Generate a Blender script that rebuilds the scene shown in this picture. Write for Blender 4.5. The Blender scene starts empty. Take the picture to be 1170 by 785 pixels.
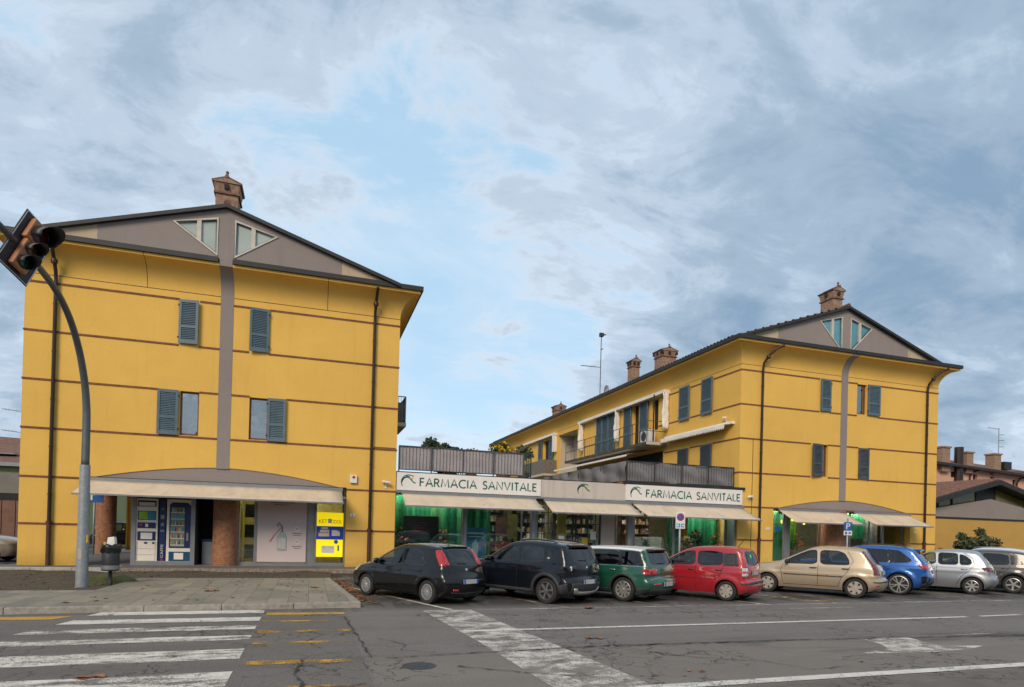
import bpy, math, random
import numpy as np
from mathutils import Vector, Matrix
from mathutils.geometry import delaunay_2d_cdt
R_ = math.radians
rnd = random.Random(7)
scene = bpy.context.scene
COL = scene.collection

# ------------------------------------------------------------------ camera
cam_d = bpy.data.cameras.new("camera"); cam = bpy.data.objects.new("camera", cam_d); COL.objects.link(cam)
cam_d.sensor_width = 36.0; cam_d.lens = 709.39 / 1170 * 36.0; cam_d.shift_y = (600.81 - 392.5) / 1170
cam_d.clip_start = 0.1; cam_d.clip_end = 2000
yaw, pitch, roll = R_(17.976), R_(0.277), R_(1.504)
r0 = Vector((math.cos(yaw), -math.sin(yaw), 0)); f0 = Vector((math.sin(yaw), math.cos(yaw), 0)); u0 = Vector((0, 0, 1))
fw = f0 * math.cos(pitch) + u0 * math.sin(pitch); u2 = u0 * math.cos(pitch) - f0 * math.sin(pitch)
rr = r0 * math.cos(roll) + u2 * math.sin(roll); uu = u2 * math.cos(roll) - r0 * math.sin(roll)
cam.matrix_world = Matrix(((rr.x, uu.x, -fw.x, 0), (rr.y, uu.y, -fw.y, 0), (rr.z, uu.z, -fw.z, 1.54), (0, 0, 0, 1)))
scene.camera = cam

# ------------------------------------------------------------------ light
SUN_EL, SUN_AZ = 33.0, 216.0       # azimuth measured clockwise from +Y; the sun stands behind the camera, a little to its left
w = bpy.data.worlds.new("World"); scene.world = w; w.use_nodes = True
nt = w.node_tree; nt.nodes.clear()
def N(t, **kw):
    n = nt.nodes.new(t)
    for k, v in kw.items(): setattr(n, k, v)
    return n
def L(a, b): nt.links.new(a, b)
out = N('ShaderNodeOutputWorld'); bg = N('ShaderNodeBackground'); bg.inputs['Strength'].default_value = 0.088
sky = N('ShaderNodeTexSky', sky_type='NISHITA', sun_disc=False, sun_elevation=R_(SUN_EL), sun_rotation=R_(SUN_AZ), altitude=60, air_density=1.0, dust_density=1.2, ozone_density=1.4)
tc = N('ShaderNodeTexCoord')
sep = N('ShaderNodeSeparateXYZ'); L(tc.outputs['Generated'], sep.inputs[0])
def M(op, a, b=None, c=None, clamp=False):
    n = N('ShaderNodeMath', operation=op, use_clamp=clamp)
    for i, v in enumerate((a, b, c)):
        if v is None: continue
        if isinstance(v, (int, float)): n.inputs[i].default_value = v
        else: L(v, n.inputs[i])
    return n.outputs[0]
zc = M('MAXIMUM', sep.outputs['Z'], 0.0)
den = M('ADD', zc, 0.30)
px = M('DIVIDE', sep.outputs['X'], den); py = M('DIVIDE', sep.outputs['Y'], den)
cmb = N('ShaderNodeCombineXYZ'); L(px, cmb.inputs[0]); L(py, cmb.inputs[1])
def noise(scale, detail, rough, dist, off=(0, 0, 0), stretch=(1, 1, 1), rot=0.0):
    mp = N('ShaderNodeMapping'); mp.inputs['Location'].default_value = off; mp.inputs['Scale'].default_value = stretch
    mp.inputs['Rotation'].default_value = (0, 0, rot)
    L(cmb.outputs[0], mp.inputs[0])
    n = N('ShaderNodeTexNoise'); n.inputs['Scale'].default_value = scale; n.inputs['Detail'].default_value = detail
    n.inputs['Roughness'].default_value = rough; n.inputs['Distortion'].default_value = dist
    L(mp.outputs[0], n.inputs['Vector']); return n.outputs['Fac']
def ramp(fac, stops, interp='EASE'):
    r = N('ShaderNodeValToRGB'); r.color_ramp.interpolation = interp
    e = r.color_ramp.elements
    while len(e) < len(stops): e.new(0.5)
    for i, (p, c) in enumerate(stops):
        e[i].position = p; e[i].color = (c, c, c, 1) if isinstance(c, (int, float)) else (*c, 1)
    L(fac, r.inputs[0]); return r.outputs['Color']
def mix(f, a, b):
    m = N('ShaderNodeMix', data_type='RGBA')
    if isinstance(f, (int, float)): m.inputs[0].default_value = f
    else: L(f, m.inputs[0])
    for i, v in ((6, a), (7, b)):
        if isinstance(v, tuple): m.inputs[i].default_value = (*v, 1)
        else: L(v, m.inputs[i])
    return m.outputs[2]
def blob(ax, el, sx, p=1.0):       # soft bump round one direction of the sky (azimuth from +Y clockwise, elevation)
    a, e = R_(ax), R_(el)
    d = N('ShaderNodeVectorMath', operation='DOT_PRODUCT'); L(tc.outputs['Generated'], d.inputs[0])
    d.inputs[1].default_value = (math.sin(a) * math.cos(e), math.cos(a) * math.cos(e), math.sin(e))
    c = math.cos(R_(sx))
    return M('MULTIPLY', M('POWER', M('DIVIDE', M('SUBTRACT', d.outputs['Value'], c, clamp=True), 1 - c, clamp=True), 0.8), p)
n_big = noise(1.05, 5, 0.52, 0.35, (3.1, 1.7, 0), (1.0, 1.25, 1), 0.5)
n_det = noise(2.9, 8, 0.62, 0.6, (0.4, 5.3, 0), (1.0, 1.5, 1), 0.5)
n_fine = noise(7.5, 7, 0.65, 0.4, (7.4, 2.2, 0), (1, 1.3, 1), 0.5)
dens = M('ADD', M('MULTIPLY', n_big, 0.34), M('ADD', M('MULTIPLY', n_det, 0.66), M('MULTIPLY', n_fine, 0.26)))
bright = M('ADD', M('ADD', blob(24, 22, 12, 0.09), blob(9, 11, 18, 0.16)), M('ADD', blob(2, 26, 16, 0.06), blob(62, 6, 8, 0.12)))     # the brighter break in the clouds
dark = M('ADD', M('ADD', blob(57, 21, 24, 0.085), blob(42, 24, 26, 0.045)), M('ADD', blob(33, 16, 9, 0.08), M('ADD', blob(72, 10, 24, 0.03), blob(14, 17, 6, 0.05))))
dens2 = M('ADD', M('SUBTRACT', M('SUBTRACT', dens, 0.055), bright), dark)
cover = ramp(dens2, [(0.43, 0.0), (0.55, 0.75), (0.72, 0.95)])
veil = ramp(n_det, [(0.3, 0.15), (0.7, 0.55)])
shade = ramp(dens2, [(0.42, (6.2, 6.7, 7.3)), (0.49, (4.9, 5.3, 6.0)), (0.56, (3.55, 4.15, 4.95)), (0.66, (2.45, 3.2, 4.1)), (0.82, (1.6, 2.45, 3.5))])
blue = mix(veil, mix(0.72, sky.outputs[0], (3.3, 5.2, 6.8)), (4.9, 5.7, 6.5))
hz = ramp(zc, [(0.0, 0.55), (0.10, 0.25), (0.25, 0.0)])
blue2 = mix(hz, blue, (5.4, 6.7, 7.7))
sk = mix(cover, blue2, shade)
L(sk, bg.inputs['Color']); L(bg.outputs[0], out.inputs['Surface'])

sd = bpy.data.lights.new("sun", 'SUN'); so = bpy.data.objects.new("sun", sd); COL.objects.link(so)
sd.energy = 1.5; sd.angle = R_(24); sd.color = (1.0, 0.84, 0.66)
a, e = R_(SUN_AZ), R_(SUN_EL)
sdir = Vector((math.sin(a) * math.cos(e), math.cos(a) * math.cos(e), math.sin(e)))
so.rotation_euler = sdir.to_track_quat('Z', 'Y').to_euler(); so.location = sdir * 60
scene.view_settings.view_transform = 'Standard'; scene.view_settings.look = 'None'
scene.view_settings.exposure = 0.76; scene.view_settings.gamma = 1.0; scene.view_settings.use_curve_mapping = False

# ------------------------------------------------------------------ objects: tags, empties, copies
def tag(o, label=None, cat=None, group=None, kind=None):
    if label: o['label'] = label
    if cat: o['category'] = cat
    if group: o['group'] = group
    if kind: o['kind'] = kind
    return o
def empty(name, loc=(0, 0, 0), rz=0.0, label=None, cat=None, group=None, parent=None):
    o = bpy.data.objects.new(name, None); COL.objects.link(o); o.location = loc; o.rotation_euler = (0, 0, rz)
    o.empty_display_size = 0.2
    if parent: o.parent = parent
    return tag(o, label, cat, group)
def kids(o): return [c for c in COL.objects if c.parent == o]
def copy_tree(o, parent=None):
    c = o.copy(); COL.objects.link(c)
    if parent is not None: c.parent = parent
    for ch in kids(o): copy_tree(ch, c)
    return c

# ------------------------------------------------------------------ mesh builder
class MB:
    def __init__(s): s.v = []; s.f = []; s.m = []; s.cur = 0
    def mat(s, i): s.cur = i; return s
    def add(s, vs, fs):
        b = len(s.v); s.v += [tuple(p) for p in vs]
        for f in fs: s.f.append(tuple(i + b for i in f)); s.m.append(s.cur)
        return s
    def quad(s, a, b, c, d): return s.add([a, b, c, d], [(0, 1, 2, 3)])
    def box(s, x0, x1, y0, y1, z0, z1, M4=None):
        vs = [(x, y, z) for z in (z0, z1) for (x, y) in ((x0, y0), (x1, y0), (x1, y1), (x0, y1))]
        if M4 is not None: vs = [tuple(M4 @ Vector(p)) for p in vs]
        return s.add(vs, [(3, 2, 1, 0), (4, 5, 6, 7), (0, 1, 5, 4), (1, 2, 6, 5), (2, 3, 7, 6), (3, 0, 4, 7)])
    def cbox(s, c, size, M4=None):
        x, y, z = c; a, b, d = (k / 2 for k in size)
        return s.box(x - a, x + a, y - b, y + b, z - d, z + d, M4)
    def tube(s, path, r, n=10, caps=True):
        path = [Vector(p) for p in path]; k = len(path)
        rs = r if isinstance(r, (list, tuple)) else [r] * k
        T = []
        for i in range(k):
            a = path[max(i - 1, 0)]; b = path[min(i + 1, k - 1)]; T.append((b - a).normalized())
        up = Vector((0, 0, 1)) if abs(T[0].z) < 0.9 else Vector((1, 0, 0))
        x = T[0].cross(up).normalized(); vs = []
        for i in range(k):
            x = (x - T[i] * x.dot(T[i])).normalized(); y = T[i].cross(x)
            for j in range(n):
                t = 2 * math.pi * j / n; vs.append(path[i] + (x * math.cos(t) + y * math.sin(t)) * rs[i])
        fs = [(i * n + j, i * n + (j + 1) % n, (i + 1) * n + (j + 1) % n, (i + 1) * n + j) for i in range(k - 1) for j in range(n)]
        if caps: fs += [tuple(range(n - 1, -1, -1)), tuple((k - 1) * n + j for j in range(n))]
        return s.add(vs, fs)
    def lathe(s, prof, n=24, M4=None, closed=False):
        # prof: (radius, height) about local z
        vs = []
        for (r, h) in prof:
            for j in range(n):
                t = 2 * math.pi * j / n; p = Vector((r * math.cos(t), r * math.sin(t), h)); vs.append(M4 @ p if M4 is not None else p)
        k = len(prof); fs = []
        for i in range(k - 1 + (1 if closed else 0)):
            i2 = (i + 1) % k
            for j in range(n): fs.append((i * n + j, i * n + (j + 1) % n, i2 * n + (j + 1) % n, i2 * n + j))
        return s.add(vs, fs)
    def prism(s, poly, to3, a, b):
        # poly: 2D outline; to3(u, v, w); extruded from w=a to w=b
        n = len(poly); vs = [to3(u, v, a) for u, v in poly] + [to3(u, v, b) for u, v in poly]
        fs = [tuple(range(n - 1, -1, -1)), tuple(range(n, 2 * n))] + [(i, (i + 1) % n, n + (i + 1) % n, n + i) for i in range(n)]
        return s.add(vs, fs)
    def sheet(s, outer, holes, to3, depth=0.0, rim=True):
        # flat outline with holes; the rims of outline and holes are carried back by depth
        pts = []; edges = []
        for loop in [outer] + list(holes):
            b = len(pts); pts += [Vector(p) for p in loop]
            edges += [(b + i, b + (i + 1) % len(loop)) for i in range(len(loop))]
        V, _, Fc, *_r = delaunay_2d_cdt(pts, edges, [], 0, 1e-6)
        keep = []
        for f in Fc:
            c = sum((V[i] for i in f), Vector((0, 0))) / len(f)
            if inside(c, outer) and not any(inside(c, h) for h in holes): keep.append(tuple(f))
        s.add([to3(p.x, p.y, 0) for p in V], keep)
        if depth and rim:
            for loop in ([outer] if rim == 'all' else []) + list(holes):
                n = len(loop); s.add([to3(*p, 0) for p in loop] + [to3(*p, depth) for p in loop], [(i, (i + 1) % n, n + (i + 1) % n, n + i) for i in range(n)])
        return s
    def strip(s, pts, width, to3, closed=False):
        # flat ribbon along a 2D polyline
        n = len(pts); Lp = []; Rp = []
        for i in range(n):
            a = Vector(pts[i - 1] if (i or closed) else pts[0]); b = Vector(pts[(i + 1) % n] if (i < n - 1 or closed) else pts[-1])
            t = (b - a); t = t.normalized() if t.length else Vector((1, 0)); p = Vector(pts[i]); q = Vector((-t.y, t.x)) * width / 2
            Lp.append(p + q); Rp.append(p - q)
        vs = [to3(p.x, p.y) for p in Lp] + [to3(p.x, p.y) for p in Rp]
        m = n if closed else n - 1
        return s.add(vs, [(i, (i + 1) % n, n + (i + 1) % n, n + i) for i in range(m)])
    def build(s, name, mats, parent=None, smooth=False, bevel=0.0, seg=2, merge=False, recalc=True, auto=None):
        me = bpy.data.meshes.new(name); me.from_pydata(s.v, [], s.f); 
        mats = mats if isinstance(mats, (list, tuple)) else [mats]
        for m in mats: me.materials.append(m)
        if len(mats) > 1: me.polygons.foreach_set('material_index', s.m)
        import bmesh
        if recalc or merge:
            bm = bmesh.new(); bm.from_mesh(me)
            if merge: bmesh.ops.remove_doubles(bm, verts=bm.verts, dist=1e-4)
            if recalc: bmesh.ops.recalc_face_normals(bm, faces=bm.faces)
            bm.to_mesh(me); bm.free()
        if smooth: me.polygons.foreach_set('use_smooth', [True] * len(me.polygons))
        if auto is not None:
            me.polygons.foreach_set('use_smooth', [True] * len(me.polygons)); me.set_sharp_from_angle(angle=R_(auto))
        me.update(); o = bpy.data.objects.new(name, me); COL.objects.link(o)
        if parent: o.parent = parent
        if bevel:
            bv = o.modifiers.new('bevel', 'BEVEL'); bv.width = bevel; bv.segments = seg; bv.limit_method = 'ANGLE'; bv.angle_limit = R_(35)
        return o
def inside(p, poly):
    x, y = p[0], p[1]; c = False; n = len(poly); j = n - 1
    for i in range(n):
        xi, yi = poly[i][0], poly[i][1]; xj, yj = poly[j][0], poly[j][1]
        if (yi > y) != (yj > y) and x < (xj - xi) * (y - yi) / (yj - yi) + xi: c = not c
        j = i
    return c
def boxo(name, m, parent, *b, bevel=0.0): return MB().box(*b).build(name, m, parent, bevel=bevel)
def text_mesh(txt, size):
    cu = bpy.data.curves.new('lettering', 'FONT'); cu.body = txt; cu.size = size; cu.resolution_u = 3
    o = bpy.data.objects.new('lettering', cu); COL.objects.link(o); bpy.context.view_layer.update()
    me = bpy.data.meshes.new_from_object(o.evaluated_get(bpy.context.evaluated_depsgraph_get()))
    V = [tuple(v.co) for v in me.vertices]; Fs = [tuple(p.vertices) for p in me.polygons]
    bpy.data.objects.remove(o); bpy.data.curves.remove(cu); bpy.data.meshes.remove(me)
    return V, Fs
def add_text(mb, txt, height, width, to3):
    # lettering of the given cap height, squeezed to the given width, laid on to3(u, v)
    V, Fs = text_mesh(txt, 1.0)
    xs = [p[0] for p in V]; ys = [p[1] for p in V]; x0, x1, y0, y1 = min(xs), max(xs), min(ys), max(ys)
    mb.add([to3((p[0] - x0) / (x1 - x0) * width, (p[1] - y0) / (y1 - y0) * height) for p in V], Fs)

# ------------------------------------------------------------------ materials
def newmat(name):
    m = bpy.data.materials.new(name); m.use_nodes = True
    return m, m.node_tree, m.node_tree.nodes['Principled BSDF']
def nd(t, kind, **kw):
    n = t.nodes.new(kind)
    for k, v in kw.items():
        if k in n.inputs: n.inputs[k].default_value = v
        else: setattr(n, k, v)
    return n
def coords(t, scale=None, kind='Object'):
    c = t.nodes.new('ShaderNodeTexCoord').outputs[kind]
    if scale is not None:
        mp = t.nodes.new('ShaderNodeMapping'); mp.inputs['Scale'].default_value = scale; t.links.new(c, mp.inputs[0]); c = mp.outputs[0]
    return c
def worldpos(t, scale=None):
    c = t.nodes.new('ShaderNodeNewGeometry').outputs['Position']
    if scale is not None:
        mp = t.nodes.new('ShaderNodeMapping'); mp.inputs['Scale'].default_value = scale; t.links.new(c, mp.inputs[0]); c = mp.outputs[0]
    return c
def nz(t, vec, scale, detail=4, rough=0.55, dist=0.0):
    n = nd(t, 'ShaderNodeTexNoise', Scale=scale, Detail=detail, Roughness=rough, Distortion=dist); t.links.new(vec, n.inputs['Vector']); return n.outputs['Fac']
def rmp(t, fac, stops, interp='LINEAR'):
    r = t.nodes.new('ShaderNodeValToRGB'); r.color_ramp.interpolation = interp; e = r.color_ramp.elements
    while len(e) < len(stops): e.new(0.5)
    for i, (p, c) in enumerate(stops): e[i].position = p; e[i].color = (c, c, c, 1) if isinstance(c, (int, float)) else (*c, 1)
    t.links.new(fac, r.inputs[0]); return r.outputs['Color']
def mx(t, f, a, b, mode='MIX'):
    m = t.nodes.new('ShaderNodeMix'); m.data_type = 'RGBA'; m.blend_type = mode
    if isinstance(f, (int, float)): m.inputs[0].default_value = f
    else: t.links.new(f, m.inputs[0])
    for i, v in ((6, a), (7, b)):
        if isinstance(v, tuple): m.inputs[i].default_value = (*v, 1)
        else: t.links.new(v, m.inputs[i])
    return m.outputs[2]
def mth(t, op, a, b=None, clamp=False):
    n = t.nodes.new('ShaderNodeMath'); n.operation = op; n.use_clamp = clamp
    for i, v in enumerate((a, b)):
        if v is None: continue
        if isinstance(v, (int, float)): n.inputs[i].default_value = v
        else: t.links.new(v, n.inputs[i])
    return n.outputs[0]
def bump(t, bs, h, strength=0.3, dist=0.01):
    b = nd(t, 'ShaderNodeBump', Strength=strength, Distance=dist); t.links.new(h, b.inputs['Height']); t.links.new(b.outputs[0], bs.inputs['Normal'])
def plain(name, col, rough=0.6, metal=0.0, var=0.12, scale=6.0, coat=0.0, spec=0.5, bmp=0.0, bscale=60):
    m, t, b = newmat(name)
    c = worldpos(t); n = nz(t, c, scale, 5, 0.6)
    lo = tuple(k * (1 - var) for k in col); hi = tuple(min(1, k * (1 + var)) for k in col)
    t.links.new(rmp(t, n, [(0.3, lo), (0.7, hi)]), b.inputs['Base Color'])
    b.inputs['Roughness'].default_value = rough; b.inputs['Metallic'].default_value = metal
    b.inputs['Coat Weight'].default_value = coat; b.inputs['Coat Roughness'].default_value = 0.06; b.inputs['Specular IOR Level'].default_value = spec
    if bmp: bump(t, b, nz(t, c, bscale, 3), bmp, 0.01)
    return m
def plaster(name, col, stain=(0.5, 0.4, 0.3), var=0.07, streak=0.16):
    m, t, b = newmat(name); c = worldpos(t)
    big = nz(t, c, 0.35, 6, 0.6, 0.6); med = nz(t, c, 2.2, 6, 0.62); fin = nz(t, c, 26, 4, 0.6)
    lo = tuple(k * (1 - var * 1.5) for k in col); hi = tuple(k * (1 + var) for k in col)
    base = rmp(t, big, [(0.3, lo), (0.7, hi)])
    base = mx(t, 0.30, base, rmp(t, med, [(0.3, tuple(k * 0.86 for k in col)), (0.72, tuple(k * 1.08 for k in col))]))
    base = mx(t, 0.25, base, rmp(t, fin, [(0.25, tuple(k * 0.8 for k in col)), (0.75, tuple(k * 1.12 for k in col))]))
    st = nz(t, worldpos(t, (2.4, 2.4, 0.16)), 2.0, 6, 0.65)     # rain streaks
    base = mx(t, mth(t, 'MULTIPLY', rmp(t, st, [(0.55, 0.0), (0.8, 1.0)]), streak), base, tuple(k * s for k, s in zip(col, stain)))
    zz_ = t.nodes.new('ShaderNodeSeparateXYZ'); t.links.new(c, zz_.inputs[0])      # splashed grime along the foot of the wall
    gm_ = mth(t, 'SUBTRACT', mth(t, 'MULTIPLY', med, 1.5), mth(t, 'MULTIPLY', zz_.outputs[2], 1.25), clamp=True)
    base = mx(t, mth(t, 'MULTIPLY', gm_, 0.75), base, tuple(k * 0.42 for k in col))
    t.links.new(base, b.inputs['Base Color']); b.inputs['Roughness'].default_value = 0.92; b.inputs['Specular IOR Level'].default_value = 0.15
    bump(t, b, mth(t, 'ADD', fin, mth(t, 'MULTIPLY', med, 1.5)), 0.25, 0.012)
    return m
def brickm(name, c1, c2, mortar, scale=1.0, bw=0.25, rh=0.065, round_=False, uvkind=None):
    m, t, b = newmat(name)
    # bricks wrap by world angle-free mapping: horizontal run = x + y, rows = z
    p = worldpos(t); s = t.nodes.new('ShaderNodeSeparateXYZ'); t.links.new(p, s.inputs[0])
    if round_:
        o = t.nodes.new('ShaderNodeTexCoord').outputs['Object']; so_ = t.nodes.new('ShaderNodeSeparateXYZ'); t.links.new(o, so_.inputs[0])
        run = mth(t, 'MULTIPLY', mth(t, 'ARCTAN2', so_.outputs[1], so_.outputs[0]), 0.38)
    else: run = mth(t, 'ADD', s.outputs[0], s.outputs[1])
    cb = t.nodes.new('ShaderNodeCombineXYZ'); t.links.new(run, cb.inputs[0]); t.links.new(s.outputs[2], cb.inputs[1])
    br = nd(t, 'ShaderNodeTexBrick', Scale=1.0); t.links.new(cb.outputs[0], br.inputs['Vector'])
    br.inputs['Brick Width'].default_value = bw; br.inputs['Row Height'].default_value = rh; br.inputs['Mortar Size'].default_value = 0.006
    br.inputs['Mortar Smooth'].default_value = 0.3; br.inputs['Bias'].default_value = 0.0
    br.inputs['Color1'].default_value = (*c1, 1); br.inputs['Color2'].default_value = (*c2, 1); br.inputs['Mortar'].default_value = (*mortar, 1)
    n = nz(t, p, 9, 5, 0.6)
    t.links.new(mx(t, 0.55, br.outputs['Color'], rmp(t, n, [(0.3, tuple(k * 0.6 for k in c1)), (0.7, tuple(k * 1.25 for k in c2))])), b.inputs['Base Color'])
    b.inputs['Roughness'].default_value = 0.9; b.inputs['Specular IOR Level'].default_value = 0.2
    bump(t, b, mth(t, 'SUBTRACT', 1.0, br.outputs['Fac']), 0.5, 0.006)
    return m
def glassm(name, tint=(0.6, 0.68, 0.66), refl=1.0, rough=0.0, base=0.0, wav=0.02):
    m = bpy.data.materials.new(name); m.use_nodes = True; t = m.node_tree; t.nodes.clear()
    o = t.nodes.new('ShaderNodeOutputMaterial'); tr = t.nodes.new('ShaderNodeBsdfTransparent'); gl = t.nodes.new('ShaderNodeBsdfGlossy')
    tr.inputs[0].default_value = (*tint, 1); gl.inputs['Color'].default_value = (refl, refl, refl, 1); gl.inputs['Roughness'].default_value = rough
    fr = nd(t, 'ShaderNodeFresnel', IOR=1.5); bf_ = t.nodes.new('ShaderNodeNewGeometry').outputs['Backfacing']; t.links.new(mth(t, 'SUBTRACT', 1.5, mth(t, 'MULTIPLY', bf_, 1.5 - 1 / 1.5)), fr.inputs['IOR']); k_ = 1.0 if 'car' in name else 1.5
    ms = t.nodes.new('ShaderNodeMixShader')
    f = mth(t, 'ADD', mth(t, 'MULTIPLY', fr.outputs[0], k_), base, clamp=True)
    n = nz(t, worldpos(t), 1.3, 2); bp = nd(t, 'ShaderNodeBump', Strength=wav, Distance=0.1); t.links.new(n, bp.inputs['Height']); t.links.new(bp.outputs[0], gl.inputs['Normal'])
    t.links.new(f, ms.inputs[0]); t.links.new(tr.outputs[0], ms.inputs[1]); t.links.new(gl.outputs[0], ms.inputs[2]); t.links.new(ms.outputs[0], o.inputs['Surface'])
    return m
def emit(name, col, s):
    m = bpy.data.materials.new(name); m.use_nodes = True; t = m.node_tree; b = t.nodes['Principled BSDF']
    b.inputs['Base Color'].default_value = (*col, 1); b.inputs['Emission Color'].default_value = (*col, 1); b.inputs['Emission Strength'].default_value = s
    return m
def canvas(name, col):
    m, t, b = newmat(name); p = worldpos(t)
    a = nz(t, worldpos(t, (1.5, 0.6, 0.6)), 1.6, 6, 0.65, 0.5); f = nz(t, p, 30, 3)
    c = rmp(t, a, [(0.3, tuple(k * 0.80 for k in col)), (0.55, col), (0.75, tuple(min(1, k * 1.08) for k in col))])
    c = mx(t, 0.15, c, rmp(t, f, [(0.3, tuple(k * 0.7 for k in col)), (0.7, col)]))
    t.links.new(c, b.inputs['Base Color']); b.inputs['Roughness'].default_value = 0.85; b.inputs['Specular IOR Level'].default_value = 0.2
    return m
MT = {}
MT['yellow'] = plaster('yellow plaster', (0.755, 0.463, 0.108), (0.68, 0.60, 0.56), 0.08, 0.24)
MT['taupe'] = plaster('taupe plaster', (0.275, 0.235, 0.215), (0.7, 0.7, 0.7), 0.08, 0.3)
MT['beige_plaster'] = plaster('beige plaster', (0.50, 0.40, 0.28), (0.5, 0.5, 0.42), 0.1, 0.6)
MT['cream_wall'] = plaster('cream wall', (0.52, 0.47, 0.38), (0.6, 0.6, 0.6), 0.06, 0.3)
MT['pink'] = plaster('pink plaster', (0.60, 0.34, 0.25), (0.7, 0.7, 0.7))
MT['ochre'] = plaster('ochre plaster', (0.50, 0.30, 0.085), (0.7, 0.7, 0.6))
MT['pale_green'] = plaster('pale green plaster', (0.42, 0.47, 0.25), (0.7, 0.7, 0.7))
MT['concrete'] = plaster('weathered concrete', (0.22, 0.205, 0.18), (0.3, 0.3, 0.3), 0.25, 0.8)
MT['fascia'] = plaster('fascia concrete', (0.53, 0.47, 0.42), (0.6, 0.55, 0.5), 0.08, 0.7)
MT['band'] = brickm('brick band', (0.17, 0.065, 0.035), (0.24, 0.10, 0.055), (0.30, 0.20, 0.13), bw=0.25, rh=0.2)
MT['brick'] = brickm('column brick', (0.25, 0.105, 0.058), (0.35, 0.165, 0.092), (0.38, 0.27, 0.19), round_=True, bw=0.13)
MT['brickflat'] = brickm('chimney brick', (0.23, 0.130, 0.085), (0.35, 0.240, 0.165), (0.32, 0.26, 0.20), bw=0.26, rh=0.075)
MT['gutter'] = plain('dark gutter sheet', (0.020, 0.019, 0.018), 0.6, 0.0, 0.3, 3)
MT['pipe'] = plain('brown downpipe', (0.036, 0.021, 0.015), 0.4, 0.3, 0.25, 3)
MT['pipefoot'] = plain('cast iron pipe foot', (0.085, 0.032, 0.02), 0.6, 0.2, 0.3, 8)
MT['shutter'] = plain('grey blue shutter paint', (0.085, 0.135, 0.165), 0.5, 0.0, 0.14, 5)
MT['shutterdark'] = plain('dark slate shutter paint', (0.055, 0.07, 0.085), 0.55, 0.0, 0.15, 5)
MT['wood'] = plain('brown window wood', (0.16, 0.062, 0.025), 0.5, 0, 0.3, 12)
MT['curtain_white'] = plain('white net curtain', (0.62, 0.60, 0.60), 0.9, 0, 0.06, 3)
MT['white_frame'] = plain('off white window frame', (0.52, 0.47, 0.40), 0.5, 0, 0.15, 6)
MT['frost'] = plain('frosted gable pane', (0.36, 0.42, 0.39), 0.22, 0, 0.1, 1.2)
MT['paneblue'] = plain('blue gable pane', (0.10, 0.27, 0.33), 0.08, 0, 0.25, 0.8)
MT['pane'] = glassm('window pane', (0.55, 0.6, 0.6), 0.95, 0.0, 0.25, 0.05)
MT['shopglass'] = glassm('shop glass', (0.82, 0.88, 0.85), 0.9, 0.0, 0.02)
MT['tile'] = plain('terracotta roof tile', (0.17, 0.085, 0.058), 0.9, 0, 0.45, 5, bmp=0.5, bscale=20)
MT['canvas'] = canvas('cream awning canvas', (0.62, 0.51, 0.38))
MT['canvas_white'] = canvas('white awning canvas', (0.82, 0.78, 0.71))
MT['alu'] = plain('grey aluminium', (0.27, 0.28, 0.29), 0.4, 0.5, 0.08, 4)
MT['steel'] = plain('galvanised steel', (0.30, 0.325, 0.34), 0.5, 0.35, 0.2, 14, bmp=0.1)
MT['darkmetal'] = plain('dark metal', (0.045, 0.047, 0.05), 0.5, 0.4, 0.2, 6)
MT['black'] = plain('black plastic', (0.016, 0.016, 0.017), 0.45, 0, 0.2, 20)
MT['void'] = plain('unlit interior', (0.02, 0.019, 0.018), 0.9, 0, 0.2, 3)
MT['white'] = plain('white enamel', (0.72, 0.70, 0.66), 0.4, 0, 0.05, 3)
MT['signwhite'] = plain('white sign panel', (0.74, 0.70, 0.66), 0.45, 0, 0.05, 1.2)
MT['green'] = plain('sign green', (0.010, 0.115, 0.080), 0.4, 0, 0.06, 3)
MT['yellow_paint'] = plain('sign yellow', (0.60, 0.42, 0.03), 0.4)
MT['red'] = plain('signal red', (0.42, 0.035, 0.02), 0.4)
MT['blue'] = plain('traffic blue', (0.012, 0.10, 0.36), 0.4, 0, 0.05)
MT['screen'] = plain('grey screening cloth', (0.34, 0.31, 0.315), 0.9, 0, 0.10, 2)
MT['screendark'] = plain('charcoal screening cloth', (0.185, 0.178, 0.182), 0.9, 0, 0.2, 1.5)
MT['rail'] = plain('dark railing paint', (0.06, 0.063, 0.068), 0.5, 0.3)
MT['railgreen'] = plain('green railing paint', (0.03, 0.075, 0.06), 0.5, 0.2)
MT['reed'] = plain('reed screen', (0.17, 0.145, 0.115), 0.95, 0, 0.5, 18)
MT['floor_in'] = plain('shop floor', (0.25, 0.23, 0.21), 0.4)
MT['shopwall'] = plain('shop wall', (0.42, 0.37, 0.27), 0.8)
MT['shopyellow'] = plain('yellow shop wall', (0.46, 0.36, 0.10), 0.8)
MT['moss'] = plain('mossy concrete', (0.075, 0.065, 0.045), 0.95, 0, 0.6, 5, bmp=0.5)
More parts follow.
